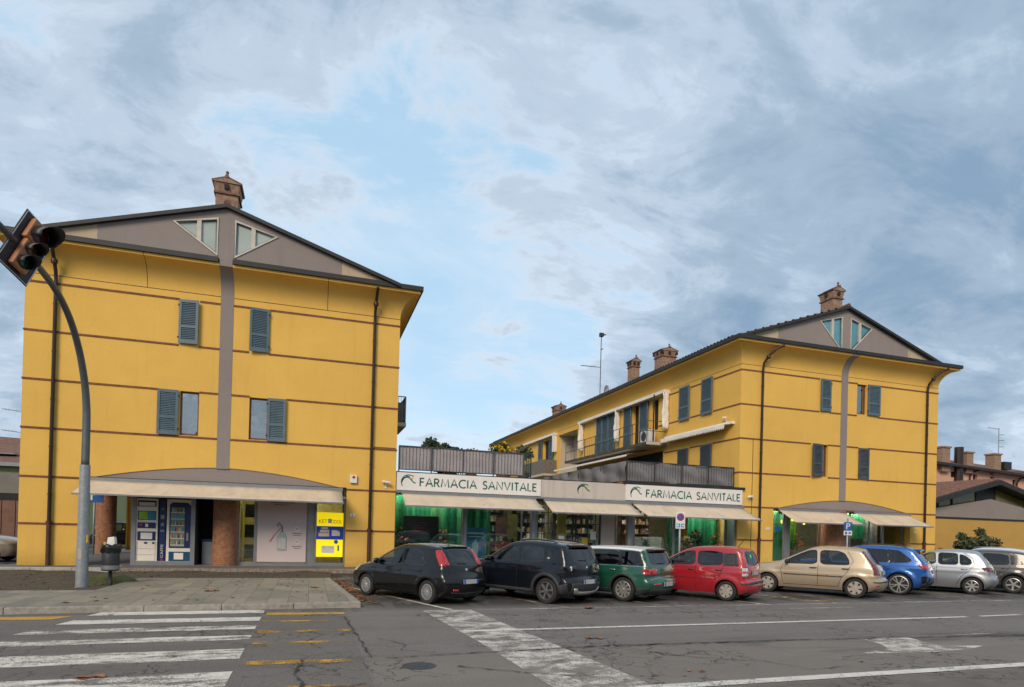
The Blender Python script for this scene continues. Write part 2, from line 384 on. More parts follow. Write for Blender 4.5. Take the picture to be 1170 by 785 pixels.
# ================================================================== ground, road, pavements
def ground_mats():
    m, t, b = newmat('asphalt'); p = worldpos(t); s = t.nodes.new('ShaderNodeSeparateXYZ'); t.links.new(p, s.inputs[0])
    sp = nz(t, p, 70, 3, 0.75); sp2 = nz(t, p, 24, 5, 0.75); pt = nz(t, p, 0.55, 6, 0.62, 0.6); md = nz(t, p, 3.0, 6, 0.65)
    c = rmp(t, sp, [(0.37, (0.045, 0.039, 0.034)), (0.5, (0.172, 0.158, 0.146)), (0.645, (0.46, 0.425, 0.39))])
    c = mx(t, 0.36, c, rmp(t, pt, [(0.3, (0.088, 0.081, 0.075)), (0.55, (0.172, 0.158, 0.145)), (0.75, (0.240, 0.218, 0.196))]))
    c = mx(t, 0.34, c, rmp(t, sp2, [(0.3, (0.06, 0.05, 0.043)), (0.7, (0.29, 0.25, 0.212))]))
    # tyre-polished lanes run along the street, parking strip painted darker for wet patches and shade under the cars
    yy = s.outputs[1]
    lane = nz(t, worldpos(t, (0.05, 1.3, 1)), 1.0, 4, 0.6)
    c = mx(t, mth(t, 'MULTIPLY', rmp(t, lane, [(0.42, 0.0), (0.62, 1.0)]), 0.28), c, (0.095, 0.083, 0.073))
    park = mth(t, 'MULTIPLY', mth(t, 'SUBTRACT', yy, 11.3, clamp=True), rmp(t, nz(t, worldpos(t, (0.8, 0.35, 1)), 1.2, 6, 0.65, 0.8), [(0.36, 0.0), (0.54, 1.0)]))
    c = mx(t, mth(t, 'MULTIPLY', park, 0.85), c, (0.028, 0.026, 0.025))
    oldl = mth(t, 'MULTIPLY', mth(t, 'LESS_THAN', yy, 5.30), rmp(t, md, [(0.3, 0.25), (0.7, 0.8)]))
    c = mx(t, oldl, c, (0.048, 0.043, 0.040))
    xx = s.outputs[0]
    c = mx(t, mth(t, 'MULTIPLY', mth(t, 'LESS_THAN', xx, 0.62), 0.5), c, mx(t, 1.0, c, (0.72, 0.72, 0.73), 'MULTIPLY'))      # older surface under the crossing
    low_ = mth(t, 'MULTIPLY', mth(t, 'LESS_THAN', yy, 7.38), mth(t, 'GREATER_THAN', xx, 0.66)); c = mx(t, mth(t, 'MULTIPLY', low_, 0.35), c, (0.235, 0.195, 0.158))
    gr_ = mth(t, 'MULTIPLY', mth(t, 'MULTIPLY', mth(t, 'GREATER_THAN', xx, 5.5), rmp(t, nz(t, worldpos(t, (.35, 1.5, 1)), 1.0, 6, .65, .5), [(.46, 0.0), (.60, 1.0)])), mth(t, 'SUBTRACT', 1.0, mth(t, 'ABSOLUTE', mth(t, 'SUBTRACT', yy, 7.1)), clamp=True)); c = mx(t, mth(t, 'MULTIPLY', gr_, .8), c, (0.05, 0.045, 0.042))
    # crackle
    vd = nd(t, 'ShaderNodeTexVoronoi', Scale=1.9); vd.feature = 'DISTANCE_TO_EDGE'
    wv = t.nodes.new('ShaderNodeVectorMath'); wv.operation = 'ADD'; nn = nd(t, 'ShaderNodeTexNoise', Scale=2.6, Detail=5); t.links.new(p, nn.inputs['Vector'])
    t.links.new(p, wv.inputs[0]); t.links.new(nn.outputs['Color'], wv.inputs[1]); t.links.new(wv.outputs[0], vd.inputs['Vector'])
    cr = rmp(t, vd.outputs['Distance'], [(0.0, 1.0), (0.014, 0.8), (0.030, 0.0)])
    crm = rmp(t, nz(t, p, 0.42, 3, 0.5, 0.3), [(0.48, 0.0), (0.56, 1.0)])
    crk = mth(t, 'MULTIPLY', cr, crm)
    c = mx(t, mth(t, 'MULTIPLY', crk, 0.8), c, (0.022, 0.02, 0.019))
    t.links.new(c, b.inputs['Base Color'])
    t.links.new(rmp(t, md, [(0.3, 0.72), (0.7, 0.92)]), b.inputs['Roughness']); b.inputs['Specular IOR Level'].default_value = 0.32
    bump(t, b, mth(t, 'SUBTRACT', mth(t, 'ADD', sp, sp2), crk), 0.55, 0.012)
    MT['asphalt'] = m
    # worn paint: the sheet itself is eaten away by wear
    def paint(name, col, lo, hi, sc=1.0, stretch=(0.5, 3.0, 1)):
        m = bpy.data.materials.new(name); m.use_nodes = True; t = m.node_tree; b = t.nodes['Principled BSDF']; o = t.nodes['Material Output']
        p = worldpos(t); n1 = nz(t, worldpos(t, stretch), 1.7 * sc, 7, 0.68, 0.4); n2 = nz(t, p, 42, 4, 0.7); n3 = nz(t, p, 4.5, 5, 0.65)
        k = mth(t, 'ADD', mth(t, 'MULTIPLY', n1, 0.56), mth(t, 'ADD', mth(t, 'MULTIPLY', n2, 0.26), mth(t, 'MULTIPLY', n3, 0.18)))
        f = rmp(t, k, [(lo, 0.0), (hi, 1.0)])
        vd = nd(t, 'ShaderNodeTexVoronoi', Scale=3.4); vd.feature = 'DISTANCE_TO_EDGE'; wv = t.nodes.new('ShaderNodeVectorMath'); wv.operation = 'ADD'; n4 = nd(t, 'ShaderNodeTexNoise', Scale=5.0, Detail=4); t.links.new(p, n4.inputs['Vector']); t.links.new(p, wv.inputs[0]); t.links.new(n4.outputs['Color'], wv.inputs[1]); t.links.new(wv.outputs[0], vd.inputs['Vector'])
        ck = mth(t, 'MULTIPLY', rmp(t, vd.outputs['Distance'], [(0.012, 1.0), (0.04, 0.0)]), rmp(t, nz(t, p, 0.8, 3), [(0.46, 0.0), (0.56, 1.0)])); f = mth(t, 'MULTIPLY', f, mth(t, 'SUBTRACT', 1.0, ck))
        t.links.new(rmp(t, n3, [(0.3, tuple(q * 0.72 for q in col)), (0.7, col)]), b.inputs['Base Color']); b.inputs['Roughness'].default_value = 0.75
        tr = t.nodes.new('ShaderNodeBsdfTransparent'); ms = t.nodes.new('ShaderNodeMixShader')
        t.links.new(f, ms.inputs[0]); t.links.new(tr.outputs[0], ms.inputs[1]); t.links.new(b.outputs[0], ms.inputs[2]); t.links.new(ms.outputs[0], o.inputs['Surface'])
        return m
    MT['paint'] = paint('worn white road paint', (0.70, 0.65, 0.57), 0.425, 0.515)
    MT['paint_good'] = paint('white road paint', (0.70, 0.66, 0.59), 0.35, 0.43)
    MT['paint_old'] = paint('old white road paint', (0.60, 0.56, 0.50), 0.46, 0.59)
    MT['paint_stop'] = paint('flaking white road paint', (0.64, 0.59, 0.52), 0.44, 0.55, 1.3, (0.7, 1.4, 1))
    MT['paint_yellow'] = paint('worn yellow road paint', (0.62, 0.33, 0.03), 0.455, 0.55, 1.0, (1.4, 1.2, 1))
    MT['paint_yellow_good'] = paint('yellow road paint', (0.60, 0.33, 0.035), 0.37, 0.47)
    MT['crack'] = paint('bitumen seam', (0.035, 0.032, 0.030), 0.40, 0.56, 4.0, (1, 1, 1))
    # stone slabs
    m, t, b = newmat('stone slabs'); p = worldpos(t)
    mp = t.nodes.new('ShaderNodeMapping'); mp.inputs['Rotation'].default_value = (0, 0, R_(90)); t.links.new(p, mp.inputs[0])
    br = nd(t, 'ShaderNodeTexBrick', Scale=1.0); t.links.new(mp.outputs[0], br.inputs['Vector'])
    br.inputs['Brick Width'].default_value = 0.82; br.inputs['Row Height'].default_value = 0.36; br.inputs['Mortar Size'].default_value = 0.008
    br.offset = 0.37; br.inputs['Color1'].default_value = (0.130, 0.128, 0.100, 1); br.inputs['Color2'].default_value = (0.33, 0.275, 0.195, 1); br.inputs['Mortar'].default_value = (0.05, 0.047, 0.04, 1)
    n = nz(t, p, 2.2, 6, 0.65, 0.5); f = nz(t, p, 24, 4, 0.7)
    c = mx(t, 0.38, br.outputs['Color'], rmp(t, n, [(0.28, (0.085, 0.08, 0.062)), (0.5, (0.22, 0.195, 0.148)), (0.74, (0.36, 0.31, 0.23))]))
    c = mx(t, 0.25, c, rmp(t, f, [(0.3, (0.08, 0.08, 0.07)), (0.7, (0.36, 0.34, 0.29))]))
    t.links.new(c, b.inputs['Base Color']); b.inputs['Roughness'].default_value = 0.7
    bump(t, b, mth(t, 'SUBTRACT', f, br.outputs['Fac']), 0.4, 0.008); MT['slabs'] = m
    # planting strip of dark soil, moss and trodden grass
    m, t, b = newmat('mossy soil'); p = worldpos(t); n = nz(t, p, 1.5, 7, 0.68, 0.5); f = nz(t, p, 30, 5, 0.75)
    c = rmp(t, n, [(0.28, (0.040, 0.030, 0.020)), (0.48, (0.075, 0.058, 0.034)), (0.6, (0.062, 0.062, 0.026)), (0.78, (0.135, 0.110, 0.078))])
    c = mx(t, 0.5, c, rmp(t, f, [(0.3, (0.025, 0.02, 0.014)), (0.7, (0.15, 0.12, 0.085))])); t.links.new(c, b.inputs['Base Color']); b.inputs['Roughness'].default_value = 0.95
    bump(t, b, f, 0.8, 0.03); MT['soil'] = m
    MT['kerb'] = plain('granite kerb', (0.27, 0.245, 0.205), 0.75, 0, 0.3, 9, bmp=0.25)
    MT['whitekerb'] = plain('pale stone edging', (0.42, 0.385, 0.32), 0.75, 0, 0.2, 6, bmp=0.2)
    MT['platform'] = plain('grey pavement', (0.125, 0.122, 0.115), 0.85, 0, 0.25, 4, bmp=0.3)
    MT['paving_brick'] = plain('brick edging', (0.26, 0.20, 0.15), 0.9, 0, 0.4, 14, bmp=0.3)
ground_mats()
ST = dict(kind='structure')
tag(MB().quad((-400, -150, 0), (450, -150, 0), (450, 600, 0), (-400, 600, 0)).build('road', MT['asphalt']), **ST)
P3 = lambda z: (lambda u, v, w=0: (u, v, z - w))
# stone-slab island with its kerb
isl = [(-30, 11.50), (-4.5, 11.68), (-2.6, 11.80), (0.86, 11.92), (0.47, 17.25), (-3.95, 17.25), (-4.05, 14.35), (-30, 14.1)]
tag(MB().sheet(isl, [], P3(0.100), 0.1, 'all').build('stone_pavement', MT['slabs']), **ST)
kb = MB(); pk = [(-30, 11.42), (-4.5, 11.60), (-2.6, 11.72), (0.93, 11.84)]
for i in range(len(pk) - 1):
    a, b_ = Vector((*pk[i], 0)), Vector((*pk[i + 1], 0)); n_ = max(1, int((b_ - a).length / 1.1))
    for k in range(n_):
        p, q = a.lerp(b_, k / n_), a.lerp(b_, (k + 1) / n_ - 0.006 / max(0.01, (b_ - a).length)); h = 0.104 + rnd.uniform(-0.006, 0.008)
        kb.add([(p.x, p.y, -0.02), (q.x, q.y, -0.02), (q.x, q.y + 0.12, -0.02), (p.x, p.y + 0.12, -0.02), (p.x, p.y + .012, h), (q.x, q.y + .012, h), (q.x, q.y + 0.12, h), (p.x, p.y + 0.12, h)],
               [(0, 1, 5, 4), (1, 2, 6, 5), (2, 3, 7, 6), (3, 0, 4, 7), (4, 5, 6, 7)])
p0, p1 = Vector((0.93, 11.84, 0)), Vector((0.53, 17.3, 0))
for k in range(5):
    p, q = p0.lerp(p1, k / 5), p0.lerp(p1, (k + 1) / 5 - 0.001); h = 0.106 + rnd.uniform(-0.004, 0.006)
    kb.add([(p.x, p.y, -0.02), (q.x, q.y, -0.02), (q.x - 0.13, q.y, -0.02), (p.x - 0.13, p.y, -0.02), (p.x, p.y, h), (q.x, q.y, h), (q.x - 0.13, q.y, h), (p.x - 0.13, p.y, h)],
           [(0, 1, 5, 4), (1, 2, 6, 5), (2, 3, 7, 6), (3, 0, 4, 7), (4, 5, 6, 7)])
tag(kb.build('kerb', MT['kerb'], bevel=0.012), **ST)
# soil strip between island and building, a little uneven
sv = MB(); nx, ny = 90, 26
def soil_z(x, y): return 0.045 + 0.02 * math.sin(x * 1.7 + y) + 0.012 * math.sin(x * 4.1 - y * 3.3) + 0.008 * math.sin(x * 9 + y * 7)
vs = []; fs = []
for j in range(ny + 1):
    for i in range(nx + 1):
        x = -30 + 30.6 * (i / nx) ** 0.6; y = 13.9 + (20.4 - 13.9) * j / ny
        vs.append((x, y, soil_z(x, y) * (1 if j < ny else 0.9)))
for j in range(ny):
    for i in range(nx): a = j * (nx + 1) + i; fs.append((a, a + 1, a + nx + 2, a + nx + 1))
sv.add(vs, fs); tag(sv.build('soil_ground', MT['soil'], smooth=True), **ST)
# raised pavement round the buildings
tag(MB().box(-5.35, 2.9, 20.32, 40, -0.02, 0.112).build('building_pavement', MT['platform']), **ST)
tag(MB().box(-40, -5.354, 20.60, 21.95, -0.02, 0.108).box(-8.4, -5.354, 21.95, 40, -0.02, 0.106).build('portico_pavement', MT['platform']), **ST)
eg = MB()
for k in range(40):
    x = -5.3 + k * 0.205
    eg.box(x, x + 0.197, 20.22, 20.50, -0.02, 0.118 + rnd.uniform(-.003, .004))
tag(eg.build('brick_edging', MT['paving_brick'], bevel=0.006), **ST)
eg = MB()
for k in range(34): eg.box(-5.36 - (k + 1) * 1.0, -5.36 - k * 1.0 - 0.008, 20.46, 20.62, -0.02, 0.124)
eg.box(-5.52, -5.36, 20.62, 21.5, -0.02, 0.126)
tag(eg.build('pale_edging', MT['whitekerb'], bevel=0.008), **ST)
tag(MB().box(2.9, 45, 17.6, 40, -0.02, 0.11).build('shop_pavement', MT['platform']), **ST)
tag(MB().box(2.9, 45, 17.46, 17.6, -0.02, 0.115).build('shop_kerb', MT['kerb'], bevel=0.01), **ST)

# ---- road markings
def mark(name, poly, mat, z=0.004):
    xs = [p[0] for p in poly]
    o = MB().sheet(poly, [], P3(z)).build(name, mat); return tag(o, **ST)
zb = [(11.52, .38, -3.30), (10.64, .40, -3.42), (9.80, .34, -3.62), (8.95, .34, -8), (7.86, .60, -8), (6.62, .62, -8), (5.45, .6, -8)]
for i, (yc, wd, xl) in enumerate(zb):
    xr = -0.72; pts = []
    n_ = 14
    for k in range(n_ + 1): x = xl + (xr - xl) * k / n_; pts.append((x, yc - wd / 2 + 0.014 * math.sin(k * 2.1 + i) + 0.012 * (x - xr)))
    for k in range(n_, -1, -1): x = xl + (xr - xl) * k / n_ + (0.10 if k == 0 else 0); pts.append((x, yc + wd / 2 + 0.014 * math.sin(k * 1.7 + i * 2) + 0.012 * (x - xr)))
    mark('crossing_stripe', pts, MT['paint_good' if i in (0, 1) else 'paint'])
for y0, y1, g in ((11.05, 11.33, True), (10.28, 10.42, False), (9.28, 9.52, False), (8.42, 8.6, False), (7.20, 7.42, False), (6.05, 6.25, False)):
    mark('yellow_marking', [(-0.66, y0), (0.60 + .02 * y0 * 0, y0 - .03), (0.60, y1 - .10), (-0.66, y1)], MT['paint_yellow_good' if g else 'paint_yellow'], 0.0045)
for y0, y1, x0, x1, g in ((10.95, 11.28, -8, -3.45, True), (10.1, 10.24, -8, -3.9, False), (9.25, 9.4, -8, -4.6, False)):
    mark('yellow_marking', [(x0, y0), (x1 - .2, y0), (x1, y1), (x0, y1)], MT['paint_yellow_good' if g else 'paint_yellow'], 0.0045)
mark('stop_band', [(2.32, 5.0), (3.36, 5.0), (3.12, 8.4), (2.9, 11.3), (1.98, 11.3), (2.2, 8.2)], MT['paint_stop'])
mark('lane_line', [(2.2, 8.90), (12.65, 9.02), (12.65, 9.14), (2.2, 9.02)], MT['paint_good'], 0.008)
mark('lane_line', [(13.05, 9.05), (14.35, 9.12), (14.35, 9.23), (13.05, 9.16)], MT['paint_good'], 0.008)
for k in range(4): mark('lane_line', [(15.4 + k * 2.4, 9.4 + .1 * k), (16.7 + k * 2.4, 9.45 + .1 * k), (16.7 + k * 2.4, 9.56 + .1 * k), (15.4 + k * 2.4, 9.51 + .1 * k)], MT['paint_good'])
mark('edge_line', [(3.1, 5.33), (40, 5.45), (40, 5.60), (3.1, 5.50)], MT['paint_good'], 0.008)
mark('parking_line', [(2.75, 11.20), (34, 11.62), (34, 11.74), (2.75, 11.34)], MT['paint_old'], 0.008)
mark('parking_line', [(6.2, 10.62), (13.5, 10.72), (13.5, 10.80), (6.2, 10.72)], MT['paint_old'])
mark('lane_line', [(8.9, 7.33), (16, 7.45), (16, 7.52), (8.9, 7.40)], MT['paint_old'])
hx, hy = -math.sin(R_(20)), math.cos(R_(20))
for k, bx in enumerate((2.55, 4.95, 7.2, 9.75, 11.8, 14.1, 16.4, 18.9, 21.2)):
    p = Vector((bx, 11.3)); q = p + Vector((hx, hy)) * 5.2; s_ = Vector((hy, -hx)) * 0.05
    mark('parking_line', [tuple(p - s_), tuple(p + s_), tuple(q + s_), tuple(q - s_)], MT['paint' if k in (0, 3) else 'paint_old'], 0.006)
mark('yellow_marking', [(10.6, 12.6), (11.6, 12.7), (11.5, 12.85), (10.5, 12.75)], MT['paint_yellow'], 0.0045)
mark('yellow_marking', [(11.3, 11.9), (12.6, 12.0), (12.5, 12.12), (11.2, 12.02)], MT['paint_yellow'], 0.0045)
mark('yellow_marking', [(10.9, 13.4), (11.02, 13.42), (11.5, 12.3), (11.38, 12.28)], MT['paint_yellow'], 0.0052)
mark('worn_arrow', [(7.0, 6.42), (8.0, 6.30), (8.9, 6.36), (9.5, 6.55), (8.75, 6.66), (8.95, 7.35), (8.05, 7.40), (7.95, 6.95), (7.75, 6.66)], MT['paint_stop'])
def crack(pts, wd, z=0.012):
    pp = []
    for (a, b_) in zip(pts, pts[1:]):
        n_ = max(2, int(math.hypot(b_[0] - a[0], b_[1] - a[1]) / 0.12))
        for k in range(n_): pp.append((a[0] + (b_[0] - a[0]) * k / n_ + rnd.uniform(-.02, .02), a[1] + (b_[1] - a[1]) * k / n_ + rnd.uniform(-.025, .025)))
    pp.append(pts[-1])
    vs = []; n_ = len(pp)
    for i, p in enumerate(pp):
        t_ = Vector(pp[min(i + 1, n_ - 1)]) - Vector(pp[max(i - 1, 0)]); t_.normalize(); q = Vector((-t_.y, t_.x)) * wd * rnd.uniform(0.12, 0.55)
        vs += [(p[0] + q.x, p[1] + q.y, z), (p[0] - q.x, p[1] - q.y, z)]
    tag(MB().add(vs, [(2 * i, 2 * i + 1, 2 * i + 3, 2 * i + 2) for i in range(n_ - 1)]).build('road_crack', MT['crack']), **ST)
crack([(0.86, 7.28), (2.33, 7.40), (3.91, 7.53), (6.73, 7.44), (11.2, 7.15), (22, 6.8)], 0.075)
crack([(0.58, 10.69), (0.64, 9.2), (0.70, 7.3)], 0.05)
crack([(-0.05, 7.35), (-0.12, 6.7), (-0.02, 6.2), (-0.2, 5.7)], 0.045); crack([(-0.02, 6.2), (0.3, 6.05), (0.55, 6.15)], 0.03); crack([(-0.08, 6.9), (-0.4, 6.6), (-0.6, 6.65)], 0.022)
crack([(0.9, 8.6), (1.2, 8.1), (1.12, 7.7), (1.5, 7.5)], 0.022); crack([(0.72, 8.1), (1.0, 7.95), (1.35, 8.1), (1.9, 8.0)], 0.016)
crack([(3.9, 7.3), (4.6, 6.6), (5.3, 6.3), (5.55, 5.75), (6.2, 5.8)], 0.03); crack([(1.6, 6.7), (2.2, 6.3), (2.9, 5.9)], 0.05)
crack([(0.2, 9.0), (0.0, 8.5), (0.15, 8.0)], 0.02); crack([(3.3, 7.2), (4.1, 6.95), (4.5, 7.05)], 0.018)
mh = MB().lathe([(0.01, 0.013), (0.10, 0.013), (0.105, 0.009), (0.14, 0.009), (0.19, 0.003)], 28, Matrix.Translation((1.18, 6.83, 0)))
tag(mh.build('manhole_cover', MT['darkmetal']), 'round dark manhole cover sunk in the asphalt in front of the black hatchback', 'manhole cover')

# ================================================================== buildings
LZ = [1.337, 2.717, 4.142, 5.567, 6.992, 8.417]     # brick bands
FY = 21.6
def cove_ring(mb, X0, X1, Y0, Y1, prof):
    rings = []
    for o_, z in prof: rings.append([(X0 - o_, Y0 - o_, z), (X1 + o_, Y0 - o_, z), (X1 + o_, Y1 + o_, z), (X0 - o_, Y1 + o_, z)])
    vs = [p for r in rings for p in r]; fs = []
    for k in range(len(rings) - 1):
        for j in range(4): fs.append((4 * k + j, 4 * k + (j + 1) % 4, 4 * k + 4 + (j + 1) % 4, 4 * k + 4 + j))
    mb.add(vs, fs)
COVE = [(0.0, 8.655)] + [(0.585 * (1 - math.cos(a)), 8.66 + 0.76 * math.sin(a)) for a in [i * math.pi / 2 / 12 for i in range(1, 13)]] + [(0.59, 9.50)]
def gutter_runs(mb, X0, X1, Y0, Y1, gap=None):
    e0, e1, z0, z1 = 0.58, 0.67, 9.503, 9.650
    if gap: mb.box(X0 - e1, gap[0], Y0 - e1, Y0 - e0, z0, z1); mb.box(gap[1], X1 + e1, Y0 - e1, Y0 - e0, z0, z1)
    else: mb.box(X0 - e1, X1 + e1, Y0 - e1, Y0 - e0, z0, z1)
    mb.box(X0 - e1, X0 - e0, Y0 - e0 + .002, Y1 + e1, z0, z1); mb.box(X1 + e0, X1 + e1, Y0 - e0 + .002, Y1 + e1, z0, z1); mb.box(X0 - e0 + .002, X1 + e0 - .002, Y1 + e0, Y1 + e1, z0, z1)
def shutter_mesh(w_, h, dark=False):
    # leaf standing in local x (0..w), z (0..h), 45 mm thick towards -y
    mb = MB(); t_ = 0.045; s_ = 0.075
    mb.box(0, s_, -t_, 0, 0, h); mb.box(w_ - s_, w_, -t_, 0, 0, h)
    for z0, z1 in ((0, 0.11), (h * 0.36, h * 0.36 + 0.07), (h - 0.09, h)): mb.box(s_, w_ - s_, -t_ + .002, -.002, z0, z1)
    for a, b_ in ((0.11, h * 0.36), (h * 0.36 + 0.07, h - 0.09)):
        n_ = max(3, int((b_ - a) / 0.052))
        for k in range(n_):
            z = a + (b_ - a) * (k + 0.5) / n_; d = 0.02
            mb.add([(s_, -0.036, z - d), (w_ - s_, -0.036, z - d), (w_ - s_, -0.010, z + d), (s_, -0.010, z + d)], [(0, 1, 2, 3)])
            mb.add([(s_, -0.036, z - d), (w_ - s_, -0.036, z - d), (w_ - s_, -0.030, z - d - .008), (s_, -0.030, z - d - .008)], [(0, 1, 2, 3)])
    mb.box(s_, w_ - s_, -0.008, -0.004, 0.11, h - 0.09)
    return mb
def shutter(parent, x, y, z, w_, h, rz=0.0, ang=0.0, mat='shutter', hinge='L'):
    o = shutter_mesh(w_, h).build('shutter', MT[mat], parent)
    # hinge side decides which edge stays on the wall when the leaf stands ajar
    base = Vector((x, y, z)); Rw = Matrix.Rotation(rz, 4, 'Z')
    if hinge == 'R': loc = Matrix.Translation(base) @ Rw @ Matrix.Translation((w_, 0, 0)) @ Matrix.Rotation(ang, 4, 'Z') @ Matrix.Translation((-w_, 0, 0))
    else: loc = Matrix.Translation(base) @ Rw @ Matrix.Rotation(-ang, 4, 'Z')
    o.matrix_local = loc
    hb = MB()
    for zz in (0.18, h - 0.18): hb.box(-0.03 if hinge == 'L' else w_ - 0.02, 0.02 if hinge == 'L' else w_ + 0.03, -0.052, -0.03, zz - 0.03, zz + 0.03)
    hb.build('hinge', MT['black'], o)
    return o
def window(parent, x0, x1, z0, z1, y, glass='pane', frame='wood', cur=True, mull=()):
    f = 0.05; mb = MB(); mb.box(x0, x0 + f, y, y + 0.06, z0, z1); mb.box(x1 - f, x1, y, y + 0.06, z0, z1); mb.box(x0 + f, x1 - f, y + .001, y + 0.059, z0, z0 + 0.07); mb.box(x0 + f, x1 - f, y + .001, y + 0.059, z1 - f, z1)
    for xm in mull: mb.box(xm - 0.025, xm + 0.025, y + .002, y + 0.058, z0 + 0.07, z1 - f)
    o = mb.build('window', MT[frame], parent)
    MB().box(x0 + f, x1 - f, y + 0.025, y + 0.031, z0 + 0.07, z1 - f).build('pane', MT[glass], o)
    if cur:
        cv = MB(); n_ = 24; vs = []
        for k in range(n_ + 1):
            x = x0 + (x1 - x0) * k / n_; vs += [(x, y + 0.10 + 0.015 * math.sin(k * 1.9), z0 + .05), (x, y + 0.10 + 0.015 * math.sin(k * 1.9), z1)]
        cv.add(vs, [(2 * k, 2 * k + 2, 2 * k + 3, 2 * k + 1) for k in range(n_)]); cv.build('curtain', MT['curtain_white'], o, smooth=True)
    return o
def brick_bands(parent, X0, X1, Y0, zs, gaps, face='front', xr=None):
    # proud courses along the front (y = Y0) from X0 to X1 with gaps
    for z in zs:
        segs = [(X0, X1)]
        for (g0, g1, za, zb_) in gaps:
            if not (za <= z <= zb_): continue
            ns = []
            for a, b_ in segs:
                if g1 <= a or g0 >= b_: ns.append((a, b_)); continue
                if g0 > a: ns.append((a, g0))
                if g1 < b_: ns.append((g1, b_))
            segs = ns
        for a, b_ in segs:
            mb = MB()
            if face == 'front': mb.box(a, b_, Y0 - 0.020, Y0 + 0.01, z - 0.028, z + 0.028)
            else: mb.box(Y0 - 0.020, Y0 + 0.01, a, b_, z - 0.028, z + 0.028)
            mb.build('brick_band', MT['band'], parent)
def pipe(parent, x, ytop=9.42, r=0.05, hopper=True, lean=0.35, side='front'):
    pts = [(x + lean, FY - 0.62, ytop), (x + lean * 0.55, FY - 0.50, ytop - 0.10), (x + lean * 0.18, FY - 0.28, ytop - 0.40), (x, FY - 0.13, ytop - 0.68), (x, FY - 0.085, ytop - 0.95), (x, FY - 0.085, 1.4)]
    mb = MB().tube(pts, r, 12)
    for z in (2.2, 3.6, 5.0, 6.4, 7.8): mb.lathe([(r + .001, -0.02), (r + .012, -0.02), (r + .012, 0.02), (r + .001, 0.02)], 12, Matrix.Translation((x, FY - 0.085, z)))
    if hopper: mb.lathe([(0.02, -0.09), (0.08, -0.06), (0.09, 0.0), (0.08, 0.06), (0.02, 0.09)], 12, Matrix.Translation((x + lean * .18, FY - 0.27, ytop - 0.44)))
    o = mb.build('downpipe', MT['pipe'], parent, auto=40)
    MB().tube([(x, FY - 0.085, 0.11), (x, FY - 0.085, 1.40)], r + 0.012, 12).lathe([(r + .012, 0), (r + .03, 0), (r + .03, .06), (r + .012, .06)], 12, Matrix.Translation((x, FY - 0.085, 1.36))).build('pipe_foot', MT['pipefoot'], o, auto=40)
def chimney(parent, x, y, z0, z1, w_=0.72, d=0.8, holes=2, cap='gable', along='x'):
    zt = z1 - 0.52; mb = MB()
    mb.box(x - w_ / 2, x + w_ / 2, y - d / 2, y + d / 2, z0, zt)
    o = 0.05; mb.mat(1).box(x - w_ / 2 - o, x + w_ / 2 + o, y - d / 2 - o, y + d / 2 + o, zt, zt + 0.05)
    f = 0.06; h0, h1 = zt + 0.05, zt + 0.34
    # pot chamber flaring out slightly, with dark draught holes
    mb.mat(0).add([(x - w_ / 2, y - d / 2, h0), (x + w_ / 2, y - d / 2, h0), (x + w_ / 2, y + d / 2, h0), (x - w_ / 2, y + d / 2, h0), (x - w_ / 2 - f, y - d / 2 - f, h1), (x + w_ / 2 + f, y - d / 2 - f, h1), (x + w_ / 2 + f, y + d / 2 + f, h1), (x - w_ / 2 - f, y + d / 2 + f, h1)],
           [(0, 1, 5, 4), (1, 2, 6, 5), (2, 3, 7, 6), (3, 0, 4, 7), (4, 5, 6, 7)])
    for k in range(holes):
        hx_ = x + (k - (holes - 1) / 2) * (w_ * 0.5); mb.mat(2).box(hx_ - 0.07, hx_ + 0.07, y - d / 2 - 0.085, y - d / 2 - 0.03, h0 + 0.10, h0 + 0.24)
        hy_ = y + (k - (holes - 1) / 2) * (d * 0.5); mb.box(x - w_ / 2 - 0.085, x - w_ / 2 - 0.03, hy_ - 0.07, hy_ + 0.07, h0 + 0.12, h0 + 0.28)
    g = f + 0.03; A, B, C_, D = (x - w_ / 2 - g, y - d / 2 - g, h1), (x + w_ / 2 + g, y - d / 2 - g, h1), (x + w_ / 2 + g, y + d / 2 + g, h1), (x - w_ / 2 - g, y + d / 2 + g, h1)
    E_, F_ = (x, y - d / 2 - g, z1 - 0.02), (x, y + d / 2 + g, z1 - 0.02)
    mb.mat(0).add([A, B, E_, D, C_, F_], [(0, 1, 2), (3, 5, 4)])
    up = 0.045
    mb.mat(1).add([A, E_, F_, D] + [(p[0] - .03, p[1], p[2] + up) for p in (A, E_, F_, D)], [(0, 1, 2, 3), (4, 7, 6, 5), (0, 4, 5, 1), (3, 2, 6, 7), (0, 3, 7, 4)])
    mb.add([B, E_, F_, C_] + [(p[0] + .03, p[1], p[2] + up) for p in (B, E_, F_, C_)], [(3, 2, 1, 0), (5, 6, 7, 4), (0, 1, 5, 4), (3, 7, 6, 2), (0, 4, 7, 3)])
    mb.tube([(x, y - d / 2 - g - .02, z1 + .02), (x, y + d / 2 + g + .02, z1 + .02)], 0.06, 8)
    mb.lathe([(0.02, 0), (0.05, .04), (0.03, .1), (0.055, .15), (0.01, .2)], 8, Matrix.Translation((x, y - d / 2 - g + .1, z1 + .04)))
    return mb.build('chimney', [MT['brickflat'], MT['tile'], MT['void']], parent)
TILE_IN = 0.42
